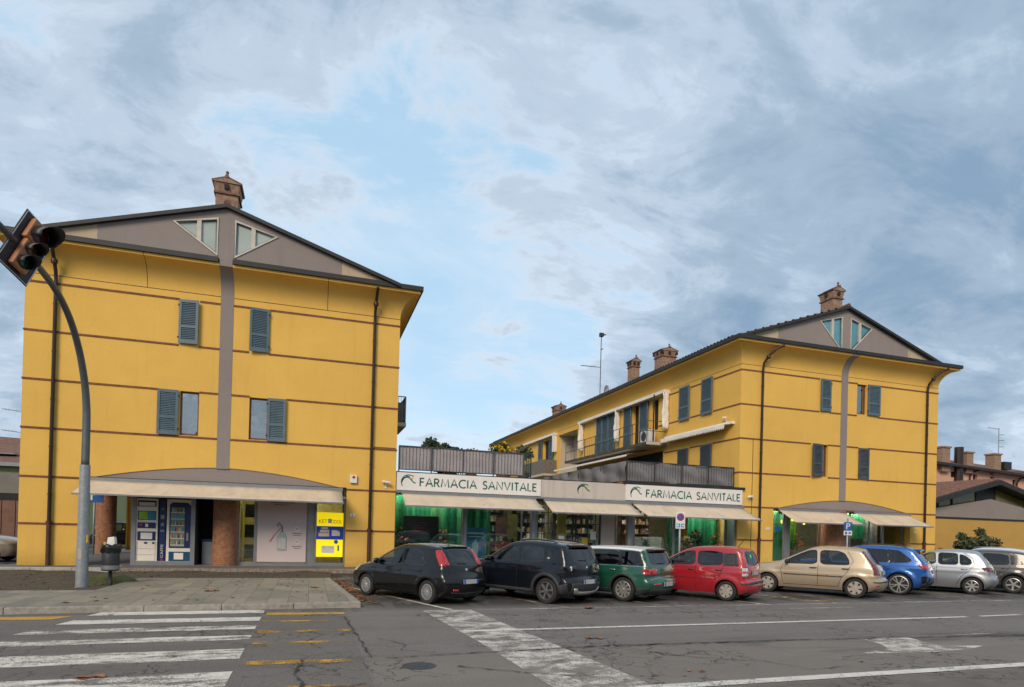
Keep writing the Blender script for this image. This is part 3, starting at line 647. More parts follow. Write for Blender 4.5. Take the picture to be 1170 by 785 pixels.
def roof(parent, xc, half, y0, y1, zr, ze, rows=True, yfar=None):
    th = 0.11; mb = MB(); s_ = (zr - ze) / half
    for sg in (-1, 1):
        a = [(xc, y0, zr), (xc + sg * half, y0, ze), (xc + sg * half, y1, ze), (xc, y1, zr)]; b_ = [(p[0], p[1], p[2] - th) for p in a]
        mb.add(a + b_, [(0, 1, 2, 3), (4, 7, 6, 5), (0, 4, 5, 1), (1, 5, 6, 2), (2, 6, 7, 3)])
    o = mb.build('roof', MT['gutter'], parent)
    tl = MB(); n_ = int(half / 0.36)
    step = 0.24; m = int((y1 - y0 - 0.1) / step)
    for sg in (-1, 1):
        for k in range(m):
            y = y0 + TILE_IN + k * step
            pts = []
            for q in range(n_ + 1):
                u = q / n_; pts.append((xc + sg * half * u * 1.015, y, zr - (zr - ze) * u * 1.015 + 0.035))
            # saw-toothed barrel row: each tile tips up over the next
            for q in range(n_):
                p, r2 = Vector(pts[q]), Vector(pts[q + 1]); jit = rnd.uniform(-.008, .008)
                vs = []
                for e, (pp, lift, rad) in enumerate(((p, -0.01, 0.075), (r2, 0.035 + jit, 0.09))):
                    for a in range(5):
                        t_ = math.pi * a / 4; vs.append((pp.x, pp.y + math.cos(t_) * rad, pp.z + lift + math.sin(t_) * rad * 0.8 - 0.03))
                tl.add(vs, [(a, a + 1, a + 6, a + 5) for a in range(4)])
    tl.tube([(xc, y0 + .05, zr + 0.03), (xc, y1 - .05, zr + 0.03)], 0.10, 8)
    tl.build('roof_tiles', MT['tile'], o)
    return o
def gable(parent, xc, half, y, zb, zr, ze, win_z, wleft=None):
    # taupe pediment wall with pale corner panels; two triangular windows cut in
    s_ = (zr - ze) / half; top = lambda x: zr - 0.07 - s_ * abs(x - xc)
    def tri(side):
        x0 = xc + side * 0.22; x1 = xc + side * 1.52; zt = top(x0) - 0.26; zm = top(x1) - 0.16; zlo = zb + 0.06
        return [(x0, zt), (x0, zlo), (x1, zm)]
    T = [tri(-1), tri(1)]; xa = half * 0.655
    to3 = lambda u, v, w=0: (u, y + w, v)
    zz = lambda x: max(top(x), zb + .01)
    MB().sheet([(xc - xa, zb), (xc + xa, zb), (xc + xa, zz(xc + xa)), (xc, top(xc)), (xc - xa, zz(xc - xa))], T, to3, 0.14).build('gable_wall', MT['taupe'], parent)
    for sg in (-1, 1):
        xe = xc + sg * (half - 0.15)
        MB().prism([(xc + sg * xa, zb), (xe, zb), (xe, zz(xe)), (xc + sg * xa, zz(xc + sg * xa))], to3, 0.01, 0.12).build('gable_panel', MT['beige_plaster'], parent)
    for side, t_ in zip((-1, 1), T):
        cx_ = sum(p[0] for p in t_) / 3; cz_ = sum(p[1] for p in t_) / 3; fr = MB().strip([(cx_ + (p[0] - cx_) * .93, cz_ + (p[1] - cz_) * .93) for p in t_], 0.075, lambda u, v: (u, y - 0.004, v), True); sl_ = MB().strip([(cx_ + (p[0] - cx_) * .80, cz_ + (p[1] - cz_) * .80) for p in t_], 0.03, lambda u, v: (u, y + 0.03, v), True)
        x0, x1 = t_[0][0], t_[2][0]; xm = x0 + (x1 - x0) * 0.42; k = 0.42
        zt = t_[0][1] + (t_[2][1] - t_[0][1]) * k; zl = t_[1][1] + (t_[2][1] - t_[1][1]) * k
        fr.box(xm - 0.045, xm + 0.045, y - 0.008, y + 0.05, zl + .04, zt - .04)
        o = fr.build('gable_window', MT['white_frame'], parent)
        sd_ = o.modifiers.new('thickness', 'SOLIDIFY'); sd_.thickness = 0.05; sd_.offset = 0
        sl_.build('seal', MT['darkmetal'], o); MB().prism(t_, to3, 0.055, 0.065).build('pane', MT[wleft], o)
        MB().prism(t_, to3, 0.35, 0.36).build('blind', MT['cream_wall' if wleft == 'frost' else 'void'], o)
def building_body(root, X0, X1, Y0, Y1, holes, zlow=0.05):
    to3 = lambda u, v, w=0: (u, Y0 + w, v)
    mb = MB().sheet([(X0, zlow), (X1, zlow), (X1, 8.66), (X0, 8.66)], holes, to3, 0.26)
    return mb
def arch_poly(xa, xb, zs, za, zlow, n=20):
    xc = (xa + xb) / 2
    pts = [(xa - 0.09, zlow), (xa - 0.09, zs)]
    for k in range(n + 1): x = xa + (xb - xa) * k / n; u = (x - xc) / ((xb - xa) / 2); pts.append((x, za - (za - zs) * abs(u) ** 1.75))
    pts += [(xb + 0.09, zs), (xb + 0.09, zlow)]
    return pts
def awning(parent, x0, x1, zt, zf, ytop, yf, shift=0.0, val=0.05, box=True, mat='canvas'):
    mb = MB(); n_ = 16; m = 6; vs = []
    for i in range(n_ + 1):
        u = i / n_; x = x0 + (x1 - x0) * u
        for j in range(m + 1):
            v = j / m; sag = -0.035 * math.sin(math.pi * v) * (0.6 + 0.4 * math.sin(u * math.pi))
            vs.append((x + shift * v, ytop + (yf - ytop) * v, zt + (zf - zt) * v + sag + 0.006 * math.sin(u * 19) * v))
    mb.add(vs, [(i * (m + 1) + j, (i + 1) * (m + 1) + j, (i + 1) * (m + 1) + j + 1, i * (m + 1) + j + 1) for i in range(n_) for j in range(m)])
    for i in range(n_):
        a, b_ = vs[i * (m + 1) + m], vs[(i + 1) * (m + 1) + m]
        mb.add([a, b_, (b_[0], b_[1] - .004, b_[2] - val), (a[0], a[1] - .004, a[2] - val)], [(0, 1, 2, 3)])
    o = mb.build('awning', MT[mat], parent, smooth=True); sd_ = o.modifiers.new('thickness', 'SOLIDIFY'); sd_.thickness = 0.006
    fb = MB().box(x0 + shift - .02, x1 + shift + .02, yf - 0.018, yf + 0.03, zf - 0.045, zf + 0.0)
    if box: fb.box(x0 - .03, x1 + .03, ytop - 0.02, FY - 0.004 if ytop < FY else ytop + .1, zt - 0.02, zt + 0.09)
    for x in (x0 + 0.35, (x0 + x1) / 2, x1 - 0.35):
        pm = Vector((x + 0.45, (ytop + yf) / 2, (zt + zf) / 2 - 0.05)); fb.tube([(x, ytop, zt - 0.05), pm, (x + shift, yf + .02, zf - 0.02)], 0.02, 6)
    fb.build('awning_frame', MT['alu'], o)
    return o
def shopwin(parent, x0, x1, z0, z1, y, frame='alu', glass='shopglass', f=0.07, mull=(), low=0.12, pane=True):
    mb = MB(); mb.box(x0, x0 + f, y, y + .08, z0, z1); mb.box(x1 - f, x1, y, y + .08, z0, z1); mb.box(x0 + f, x1 - f, y + .001, y + .079, z0, z0 + low); mb.box(x0 + f, x1 - f, y + .001, y + .079, z1 - f, z1)
    for xm in mull: mb.box(xm - f / 2, xm + f / 2, y + .002, y + .078, z0 + low, z1 - f)
    o = mb.build('shop_window', MT[frame], parent, bevel=0.006)
    if pane: MB().box(x0 + f, x1 - f, y + .035, y + .043, z0 + low, z1 - f).build('pane', MT[glass], o)
    return o
def brick_column(parent, x, y, r, z0, z1):
    o = MB().lathe([(r, 0), (r, z1 - z0)], 40).build('column', MT['brick'], parent, smooth=True); o.location = (x, y, z0); return o

# ------------------------------------------------------------------ the left building
LX0, LX1, LY1 = -8.09, 2.76, 33.0
LB = empty('apartment_building', (-2.66, 21.6, 0)); tag(LB, 'yellow gabled house on the left with vending machines beside a round brick column', 'building')
LB_inv = Matrix.Translation((2.66, -21.6, 0))
def adopt(root):
    # parts were modelled in world coordinates: bring them under the thing's own origin
    loc = root.location
    for c in kids(root): c.matrix_parent_inverse = Matrix.Translation(-loc)
xc = -2.70
hole = arch_poly(-6.36, 1.04, 2.74, 3.23, 0.05)
wl = (-3.97, -3.43, 4.19, 5.57); wr = (-1.97, -1.40, 4.19, 5.55)
rect = lambda q: [(q[0], q[2]), (q[1], q[2]), (q[1], q[3]), (q[0], q[3])]
mb = building_body(LB, LX0, LX1, FY, LY1, [hole[:] if False else [(p[0], max(p[1], 0.06)) for p in hole], rect(wl), rect(wr)])
mb.sheet([(FY, .05), (LY1, .05), (LY1, 8.66), (FY, 8.66)], [[(22.15, .06), (32.99, .06), (32.99, 2.72), (22.15, 2.72)]], lambda u, v, w_=0: (LX0 + w_, u, v), .3); mb.quad((LX1, FY, .05), (LX1, LY1, .05), (LX1, LY1, 8.66), (LX1, FY, 8.66))
mb.sheet([(LX0, .05), (LX1, .05), (LX1, 8.66), (LX0, 8.66)], [[(-8.08, .06), (-5.3, .06), (-5.3, 2.7), (-8.08, 2.7)]], lambda u, v, w_=0: (u, LY1 - w_, v), 0.3)
mb.quad((-6.45, FY + .26, .06), (-6.45, FY + .26, 2.75), (-6.45, 22.15, 2.75), (-6.45, 22.15, .06)); mb.quad((-6.45, 22.15, .06), (-6.45, 22.15, 2.75), (LX0, 22.15, 2.75), (LX0, 22.15, .06))
mb.quad((LX0, FY + .26, 3.3), (LX1, FY + .26, 3.3), (LX1, LY1, 3.3), (LX0, LY1, 3.3))
mb.build('wall', MT['yellow'], LB, recalc=False)
MB().box(-8.0, -5.20, FY + 0.262, LY1, 2.76, 2.9).box(-5.26, -5.2, 22.1, LY1, .1, 2.76).build('portico_ceiling', MT['cream_wall'], LB)
# taupe spandrel, beam and pilaster that flares with the cornice
sp = [(p[0], p[1]) for p in hole[2:-2]]; sp = [(-6.36, 2.78)] + sp[1:-1] + [(1.04, 2.78)]
MB().prism(sp, lambda u, v, w_: (u, FY + w_, v), 0.03, 0.12).build('spandrel', MT['taupe'], LB)
MB().box(-6.42, 1.12, FY + 0.0, FY + 0.2, 2.70, 2.779).build('lintel', MT['gutter'], LB)
pm = MB(); pw = 0.19
prof = [(0.012, 3.20), (0.012, 8.655)] + [(o_ + 0.014, z) for o_, z in COVE[1:]] + [(0.607, 9.72)]
vs = []
for o_, z in prof: vs += [(xc - pw, FY - o_, z), (xc + pw, FY - o_, z), (xc + pw, FY - o_ + 0.05, z), (xc - pw, FY - o_ + 0.05, z)]
fs = [(4 * k + j, 4 * k + (j + 1) % 4, 4 * k + 4 + (j + 1) % 4, 4 * k + 4 + j) for k in range(len(prof) - 1) for j in range(4)]
pm.add(vs, fs); pm.build('pilaster', MT['taupe'], LB, auto=35)
cm = MB(); cove_ring(cm, LX0, LX1, FY, LY1, COVE); cm.build('cornice', MT['yellow'], LB, auto=30)
cj = MB()
for xg in (-4.95, 0.35): cj.add([(xg + s_, FY - o_ - 0.003, z) for o_, z in COVE for s_ in (-.008, .008)], [(2 * k, 2 * k + 1, 2 * k + 3, 2 * k + 2) for k in range(len(COVE) - 1)])
cj.box(LX0 - .004, xc - pw, FY - .006, FY, 8.645, 8.662); cj.box(xc + pw, LX1 + .004, FY - .006, FY, 8.645, 8.662)
cj.build('cornice_joint', MT['pipe'], LB)
gm = MB(); gutter_runs(gm, LX0, LX1, FY, LY1, (xc - pw - .02, xc + pw + .02)); gm.box(LX0 - .64, xc - pw - .02, FY - .64, FY + .5, 9.60, 9.64).box(xc + pw + .02, LX1 + .64, FY - .64, FY + .5, 9.60, 9.64); gm.build('gutter', MT['gutter'], LB)
gable(LB, xc, 5.25, 21.0, 9.62, 11.28, 9.62, None, 'frost')
rf = roof(LB, xc, 5.35, 20.86, 33.6, 11.30, 9.63); chimney(rf, -2.82, 22.1, 10.9, 12.50, 0.66, 0.75, 1)
brick_bands(LB, LX0 - .015, LX1 + .015, FY, LZ, [(xc - pw, xc + pw, 3, 9), (-6.45, 1.13, 0, 2.75), (-4.05, -3.48, 6.9, 8.5), (-2.03, -1.43, 6.9, 8.5), (-4.58, -3.43, 4.19, 5.6), (-1.97, -0.86, 4.19, 5.6)])
shutter(LB, -4.05, FY - .03, 7.04, .56, 1.36, 0, R_(7), hinge='L'); shutter(LB, -2.02, FY - .03, 7.02, .58, 1.39, 0, R_(7), hinge='R')
shutter(LB, -4.58, FY - .03, 4.18, .58, 1.39, 0, R_(3), hinge='R'); shutter(LB, -1.42, FY - .03, 4.17, .56, 1.39, 0, R_(3), hinge='L')
window(LB, *wl[:2], *wl[2:], FY + 0.10); window(LB, *wr[:2], *wr[2:], FY + 0.10)
pipe(LB, -7.30, lean=0.03); pipe(LB, 1.90, lean=0.03)
for x in (1.98,): MB().box(x, 2.72, FY - .018, FY, 4.19, 4.215).build('cable_trunking', MT['wood'], LB)
awning(LB, -6.40, 0.97, 2.665, 2.235, FY - .05, 20.42)
brick_column(LB, -2.61, 21.98, 0.375, 0.10, 2.72); brick_column(LB, -7.93, 29.2, 0.36, 0.1, 2.76)
# shop fronts under the arch
shopwin(LB, -5.28, -3.49, 0.11, 2.70, 21.92, f=0.13, low=0.13, pane=False)
MB().box(-5.2, -3.5, 23.0, 23.05, .1, 2.7).build('shop_back', MT['shopwall'], LB)
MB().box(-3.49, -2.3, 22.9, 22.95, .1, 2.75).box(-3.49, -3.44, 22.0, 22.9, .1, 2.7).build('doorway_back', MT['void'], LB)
shopwin(LB, -2.26, -1.70, 0.11, 2.70, 22.02, f=0.06); shopwin(LB, -1.70, -0.08, 0.11, 2.70, 22.0, f=0.05, low=.1)
MB().box(-0.08, 0.14, 21.96, 22.1, .11, 2.7).build('mullion', MT['alu'], LB, bevel=0.01)
shopwin(LB, 0.14, 1.13, 0.11, 2.70, 21.90, f=0.055, low=.1)
MB().box(-2.28, 1.13, 24.2, 24.25, .1, 2.75).box(-2.34, -2.28, 22.1, 24.2, .1, 2.75).build('shop_back', MT['shopyellow'], LB)
MB().box(-5.26, 1.13, 21.9, 24.3, 0.113, 0.118).build('shop_floor', MT['floor_in'], LB)
MB().box(-5.26, 1.13, 21.9, 24.3, 2.72, 2.76).build('shop_ceiling', MT['shopwall'], LB)
sb = MB()
for k in range(3): sb.box(-2.15, -1.75, 23.2, 23.5, 0.3 + k * .7, 0.75 + k * .7)
sb.build('display_shelf', MT['void'], LB)
# balcony on the far flank
bal = MB().box(2.76, 3.62, 25.6, 28.0, 5.62, 5.78).build('balcony', MT['cream_wall'], LB)
rl = MB(); 
for k in range(22): rl.tube([(3.58, 25.62 + k * .11, 5.78), (3.58, 25.62 + k * .11, 6.82)], .009, 5)
for k in range(9): rl.tube([(2.80 + k * .1, 25.62, 5.78), (2.80 + k * .1, 25.62, 6.82)], .009, 5)
rl.tube([(2.76, 25.62, 6.84), (3.6, 25.62, 6.84)], .02, 6).tube([(3.58, 25.6, 6.84), (3.58, 28, 6.84)], .02, 6); rl.build('railing', MT['rail'], bal)
MB().box(3.54, 3.56, 25.65, 28.0, 5.85, 6.6).box(2.8, 3.54, 25.66, 25.68, 5.85, 6.6).build('screen_cloth', MT['screendark'], bal)
adopt(LB)

# ------------------------------------------------------------------ the right building
RX0, RX1, RY1 = 16.85, 27.9, 57.0
RB = empty('apartment_building', (22.3, 21.6, 0)); tag(RB, 'long yellow gabled house on the right with two front awnings and a balcony flank', 'building')
xc = 22.30
hole = [(p[0], max(p[1], .06)) for p in arch_poly(18.72, 26.25, 2.69, 3.17, 0.06)]
ww = [(20.95, 21.47, 4.17, 5.57), (23.02, 23.58, 7.06, 8.40)]
mb = building_body(RB, RX0, RX1, FY, RY1, [hole] + [rect(q) for q in ww])
mb.quad((RX1, FY, .05), (RX1, RY1, .05), (RX1, RY1, 8.66), (RX1, FY, 8.66)); mb.quad((RX0, RY1, .05), (RX1, RY1, .05), (RX1, RY1, 8.66), (RX0, RY1, 8.66))
side3 = lambda u, v, w_=0: (RX0 + w_, u, v)
rec = (38.2, 41.6, 3.5, 8.35)
sw = [(30.05, 30.75, 6.2, 8.5), (28.05, 28.7, 6.85, 8.45), (43.4, 44.6, 6.2, 8.3), (27.5, 31.5, 3.7, 5.7)]
mb.sheet([(FY, .05), (RY1, .05), (RY1, 8.66), (FY, 8.66)], [rect(rec)] + [rect(q) for q in sw], side3, 0.2)
mb.build('wall', MT['yellow'], RB, recalc=False)
MB().box(18.0, 18.05, 38.2, 41.6, 3.5, 8.4).box(RX0 + .2, 18.0, 41.55, 41.6, 3.5, 8.4).box(RX0 + .2, 18, 38.2, 41.6, 8.35, 8.4).build('recess', MT['cream_wall'], RB)
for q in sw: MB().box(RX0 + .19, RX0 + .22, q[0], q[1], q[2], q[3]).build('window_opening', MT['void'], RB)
sp = [(p[0], p[1]) for p in hole[2:-2]]; sp = [(18.72, 2.73)] + sp[1:-1] + [(26.25, 2.73)]
MB().prism(sp, lambda u, v, w_: (u, FY + w_, v), 0.03, 0.12).build('spandrel', MT['taupe'], RB)
MB().box(18.66, 26.32, FY, FY + 0.2, 2.65, 2.729).build('lintel', MT['gutter'], RB)
pm = MB(); pw = 0.185; vs = []
prof = [(0.012, 3.15), (0.012, 8.655)] + [(o_ + 0.014, z) for o_, z in COVE[1:]]
for o_, z in prof: vs += [(xc - pw, FY - o_, z), (xc + pw, FY - o_, z), (xc + pw, FY - o_ + 0.05, z), (xc - pw, FY - o_ + 0.05, z)]
pm.add(vs, [(4 * k + j, 4 * k + (j + 1) % 4, 4 * k + 4 + (j + 1) % 4, 4 * k + 4 + j) for k in range(len(prof) - 1) for j in range(4)]); pm.build('pilaster', MT['taupe'], RB, auto=35)
cm = MB(); cove_ring(cm, RX0, RX1, FY, RY1, COVE); cm.build('cornice', MT['yellow'], RB, auto=30)
cj = MB(); cj.box(RX0 - .004, xc - pw, FY - .006, FY, 8.645, 8.660); cj.box(xc + pw, RX1 + .004, FY - .006, FY, 8.645, 8.660); cj.box(RX0 - .006, RX0, FY, RY1, 8.645, 8.660); cj.build('cornice_joint', MT['pipe'], RB)
gm = MB(); gutter_runs(gm, RX0, RX1, FY, RY1, (xc - 0.10, xc - 0.06)); gm.box(RX0 - .64, RX1 + .64, FY - .64, RY1, 9.60, 9.64); gm.build('gutter', MT['gutter'], RB)
gable(RB, xc, 5.55, 21.58, 9.64, 11.70, 9.80, None, 'paneblue')
rf = roof(RB, xc, 5.72, 21.40, 57.4, 11.74, 9.78)
chimney(rf, 22.15, 22.3, 11.2, 12.72, 0.52, 0.72, 1)
chimney(rf, 19.1, 31.2, 10.3, 12.05, 0.92, 0.8, 3); chimney(rf, 18.4, 33.6, 10.0, 12.0, 0.50, 0.55, 2); chimney(rf, 18.6, 46.0, 10.2, 11.5, 0.8, 0.8, 1)
brick_bands(RB, RX0 - .015, RX1 + .015, FY, LZ, [(xc - pw, xc + pw, 3, 9), (18.63, 26.35, 0, 2.70), (20.93, 21.51, 6.9, 8.5), (23.02, 24.28, 6.9, 8.5), (20.51, 21.47, 4.1, 5.6), (23.15, 23.71, 4.1, 5.6)])
brick_bands(RB, FY - .015, 37.6, RX0, LZ[2:], [(25.2, 26.1, 4, 9), (23.44, 24.3, 4, 9), (28.0, 28.75, 6.8, 8.5), (28.9, 31.7, 5.8, 8.6), (32.7, 35.3, 5.8, 8.6), (27.2, 37.6, 8.3, 8.6), (27.4, 31.6, 3, 5.7)], face='side')
S = lambda *a, **k: shutter(RB, *a, **k)
S(20.93, FY - .03, 7.03, .58, 1.39, 0, R_(4), hinge='R'); S(23.60, FY - .03, 7.05, .68, 1.37, 0, R_(3), hinge='L')
S(20.50, FY - .03, 4.17, .60, 1.40, 0, R_(9), hinge='R', mat='shutterdark'); S(23.15, FY - .03, 4.17, .56, 1.38, 0, R_(3), hinge='L', mat='shutterdark')
window(RB, *ww[0][:2], *ww[0][2:], FY + 0.12)
window(RB, *ww[1][:2], *ww[1][2:], FY + 0.10, cur=False); MB().box(23.05, 23.55, FY + .2, FY + .22, 7.08, 8.38).build('blind', MT['pipefoot'], RB)
# flank shutters stand on the side wall (leaf runs along +y, faces -x)
def SS(y0, z0, w_, h, mat='shutter', ang=3): S(RX0 - .03, y0 + w_, z0, w_, h, rz=R_(-90), ang=R_(ang), mat=mat)
SS(25.2, 6.93, .90, 1.62); SS(23.44, 6.93, .86, 1.62); SS(25.2, 3.6, .90, 1.97, 'shutterdark'); SS(23.4, 3.6, .86, 1.97, 'shutterdark')
for k in range(3): SS(32.72 + k * .84, 6.08, .83, 2.5, ang=2)
SS(30.75, 6.1, .92, 2.45); SS(28.95, 6.1, .92, 2.45); SS(42.4, 6.1, .9, 2.2); SS(44.7, 6.1, .9, 2.2)
# awning cassettes and hanging side curtains above the balcony
MB().box(RX0 - .34, RX0 - .004, 27.0, 37.5, 8.50, 8.66).build('awning_cassette', MT['canvas_white'], RB)
for y in (27.05, 32.2, 37.2):
    hb = MB(); vs = []
    for j in range(13):
        for i in range(5): vs.append((RX0 - .04 - i * .085 + .02 * math.sin(j * 2 + i), y + 0.05 * math.sin(i * 2.6 + j * .5), 8.5 - j * 0.15))
    hb.add(vs, [(j * 5 + i, j * 5 + i + 1, j * 5 + i + 6, j * 5 + i + 5) for j in range(12) for i in range(4)]); o = hb.build('side_curtain', MT['canvas_white'], RB, smooth=True)
    sd_ = o.modifiers.new('t', 'SOLIDIFY'); sd_.thickness = 0.05
MB().box(RX0 - .30, RX0 - .004, 41.8, 49, 8.42, 8.58).box(RX0 - .3, RX0 - .02, 41.85, 42.1, 7.2, 8.42).build('awning_cassette', MT['canvas_white'], RB)
# long balcony
bal = MB().box(RX0 - 1.15, RX0 - .002, 27.2, 37.6, 5.90, 6.05).build('balcony', MT['moss'], RB)
MB().box(RX0 - 1.16, RX0 - .002, 27.17, 27.2, 5.90, 6.05).box(RX0 - 1.1, RX0 - .01, 27.3, 37.5, 5.87, 5.9).build('balcony_soffit', MT['cream_wall'], bal)
rl = MB()
for k in range(8): rl.tube([(RX0 - 1.1, 27.25 + k * 1.47, 6.05), (RX0 - 1.1, 27.25 + k * 1.47, 7.1)], .022, 6)
for k in range(26): rl.tube([(RX0 - 1.1, 31.3 + k * .24, 6.1), (RX0 - 1.1, 31.3 + k * .24, 7.1)], .007, 4)
for z in (7.1, 6.6): rl.tube([(RX0 - .02, 27.25, z), (RX0 - 1.1, 27.25, z), (RX0 - 1.1, 37.54, z)], .018, 6)
rl.build('railing', MT['rail'], bal)
MB().box(RX0 - .55, RX0 - .5, 27.6, 27.65, 6.05, 8.5).build('awning_post', MT['pipe'], bal)
bal2 = MB().box(RX0 - 1.0, RX0 - .002, 41.8, 46.5, 5.45, 5.6).build('balcony', MT['cream_wall'], RB)
MB().box(RX0 - 1.0, RX0 - .97, 41.8, 46.5, 5.6, 6.6).box(RX0 - .97, RX0 - .03, 41.8, 41.83, 5.6, 6.6).build('reed_screen', MT['reed'], bal2)
# scalloped awning rolled out on the side wall, and the long one under the balcony
def side_awning(y0, y1, z, out_, drop, scal, name='awning'):
    mb = MB(); n_ = int((y1 - y0) / 0.13); vs = []
    xo = RX0 - out_
    mb.add([(RX0, y0, z), (RX0, y1, z), (xo, y1, z - drop), (xo, y0, z - drop)], [(0, 1, 2, 3)])
    for k in range(n_):
        a, b_ = y0 + (y1 - y0) * k / n_, y0 + (y1 - y0) * (k + 1) / n_; zz = z - drop
        mb.add([(xo, a, zz), (xo, b_, zz), (xo, b_, zz - scal * .6), (xo, (a + b_) / 2, zz - scal), (xo, a, zz - scal * .6)], [(0, 1, 2, 3, 4)])
    o = mb.build(name, MT['canvas_white'], RB); sd_ = o.modifiers.new('t', 'SOLIDIFY'); sd_.thickness = 0.008
    return o
side_awning(22.05, 27.05, 6.22, .45, .05, .22); MB().box(RX0 - .2, RX0 - .003, 21.95, 27.1, 6.2, 6.3).build('awning_cassette', MT['canvas_white'], RB)
side_awning(29.0, 39.2, 5.84, 1.25, .25, .12)
pipe(RB, 17.86, lean=0.6); pipe(RB, 27.13, lean=0.6)
MB().box(17.50, 17.515, FY - .014, FY, .5, 5.55).box(RX0 - .01, 17.515, FY - .014, FY, 5.55, 5.565).build('cable', MT['pipe'], RB)
awning(RB, 18.90, 22.45, 2.63, 2.12, FY - .05, 20.42, shift=-.15); awning(RB, 22.98, 26.25, 2.63, 2.13, FY - .05, 20.42, shift=.0)
shopwin(RB, 18.63, 19.48, .11, 2.66, 21.9, f=.05); MB().box(19.48, 19.75, 21.85, 22.0, .11, 2.66).build('mullion', MT['alu'], RB, bevel=.01)
shopwin(RB, 19.75, 21.45, .11, 2.66, 21.9, f=.05); brick_column(RB, 22.25, 22.1, .60, .1, 2.66)
shopwin(RB, 23.15, 25.1, .11, 2.66, 21.95, f=.05, mull=(24.3,)); shopwin(RB, 25.1, 26.34, .11, 2.66, 21.95, f=.06)
MB().box(18.63, 26.35, 24.0, 24.05, .1, 2.7).box(18.6, 18.63, 21.9, 24.0, .1, 2.7).build('shop_back', MT['shopwall'], RB)
MB().box(18.63, 26.35, 21.9, 24.0, .113, .118).build('shop_floor', MT['floor_in'], RB)
MB().box(18.63, 26.35, 21.9, 24.0, 2.7, 2.74).build('shop_ceiling', MT['shopwall'], RB)
adopt(RB)
# ------------------------------------------------------------------ the low pharmacy wing between the two houses
PH = empty('pharmacy_wing', (9.8, 21.6, 0)); tag(PH, 'low shop wing between the two yellow houses with three cream awnings and green curtained windows', 'shop')
MB().box(2.78, 16.83, 21.62, 38, 3.0, 3.40).build('roof', MT['fascia'], PH)
MB().box(2.78, 16.96, 21.56, 21.75, 2.75, 3.395).build('fascia', MT['fascia'], PH)
MB().box(2.78, 16.96, 21.50, 21.80, 2.685, 2.748).build('beam', MT['alu'], PH)
MB().box(2.775, 16.84, 21.58, 38, 3.402, 3.43).box(2.775, 11.5, 21.575, 21.60, 3.36, 3.401).box(11.5, 17.1, 21.50, 21.62, 3.40, 3.50).build('roof_edge', MT['gutter'], PH)
MB().box(2.78, 16.85, 21.75, 26.2, 2.71, 2.74).build('ceiling', MT['shopwall'], PH)
MB().box(2.78, 16.85, 25.6, 25.7, .1, 2.72).build('back_wall', MT['shopwall'], PH)
MB().box(2.78, 16.85, 21.7, 25.7, .113, .12).build('shop_floor', MT['floor_in'], PH)
for x0, x1 in ((2.80, 5.34), (5.42, 7.62), (12.35, 14.2), (14.2, 16.72)): shopwin(PH, x0, x1, .12, 2.70, 22.2, f=.05, low=.3)
MB().box(16.74, 16.84, 21.7, 22.3, .12, 2.7).build('mullion', MT['alu'], PH); MB().box(5.34, 5.42, 22.15, 22.3, .12, 2.7).build('mullion', MT['alu'], PH)
for x in (8.0, 12.05): MB().lathe([(.155, 0), (.155, 2.58)], 28, Matrix.Translation((x, 22.0, .11))).build('column', MT['alu'], PH, smooth=True)
for x0, x1, ml in ((8.2, 8.98, ()), (8.98, 9.80, ()), (9.86, 10.95, (10.4,))): shopwin(PH, x0, x1, .12, 2.70, 22.35, frame='darkmetal', f=.05, low=.1, mull=ml)
MB().box(10.95, 11.55, 22.3, 22.4, .12, 2.7).build('wall_panel', MT['fascia'], PH)
shopwin(PH, 11.55, 11.9, .12, 2.70, 22.35, frame='darkmetal', f=.05, low=.1)
gr = MB()
for x in (8.45, 8.7): gr.box(x - .012, x + .012, 22.30, 22.325, .2, 2.65)
for z in (.6, 1.0, 1.4, 1.8, 2.2): gr.box(8.25, 8.95, 22.305, 22.32, z - .012, z + .012)
for x in (10.1, 10.7): gr.box(x - .012, x + .012, 22.30, 22.325, .2, 2.65)
for z in (.8, 1.3, 1.8, 2.2): gr.box(9.9, 10.93, 22.305, 22.32, z - .012, z + .012)
gr.build('window_grille', MT['darkmetal'], PH)
awning(PH, 2.98, 7.85, 2.66, 2.23, 21.50, 20.42, shift=-.04); awning(PH, 8.22, 11.80, 2.61, 2.18, 21.50, 20.42, shift=-.1); awning(PH, 11.90, 17.02, 2.63, 2.16, 21.50, 20.42, shift=.03)
adopt(PH)
# added light panels under the shop ceilings, brightening the dark window displays
cl_ = emit('added shop ceiling light', (1.0, .90, .72), 15.0)
def added_shop_light(x0, x1, y0, y1, z, label):
    o = empty('added_ceiling_light', ((x0 + x1) / 2, (y0 + y1) / 2, z)); tag(o, label, 'lamp', 'added lights under the shop ceilings'); w_, d_ = (x1 - x0) / 2, (y1 - y0) / 2
    MB().box(-w_ - .03, w_ + .03, -d_ - .03, d_ + .03, .0, .03).build('frame', MT['white'], o); MB().box(-w_, w_, -d_, d_, -.012, -.001).build('diffuser', cl_, o)
for x0, x1, y0, lb in ((3.0, 5.1, 22.28, 'added light strip behind the awning above the dark display panel'), (5.6, 7.5, 22.6, 'added light strip above the blue poster'), (9.45, 10.05, 24.3, 'added light panel above the glazed entrance'), (10.0, 11.5, 23.4, 'added light panel right of the yellow panel'), (12.5, 14.0, 22.6, 'added light strip above the wooden shelves'), (14.6, 16.5, 22.35, 'added light strip above the orange flowers'), (18.75, 19.4, 22.0, 'added light strip in the narrow corner window of the right house'), (19.9, 21.3, 22.2, 'added light strip above the lime ribbons'), (23.3, 25.0, 22.02, 'added light strip right of the brick column'), (-1.6, 1.0, 23.0, 'added light strip behind the posters of the left house')):
    added_shop_light(x0, x1, y0, y0 + .22, 2.685, lb)
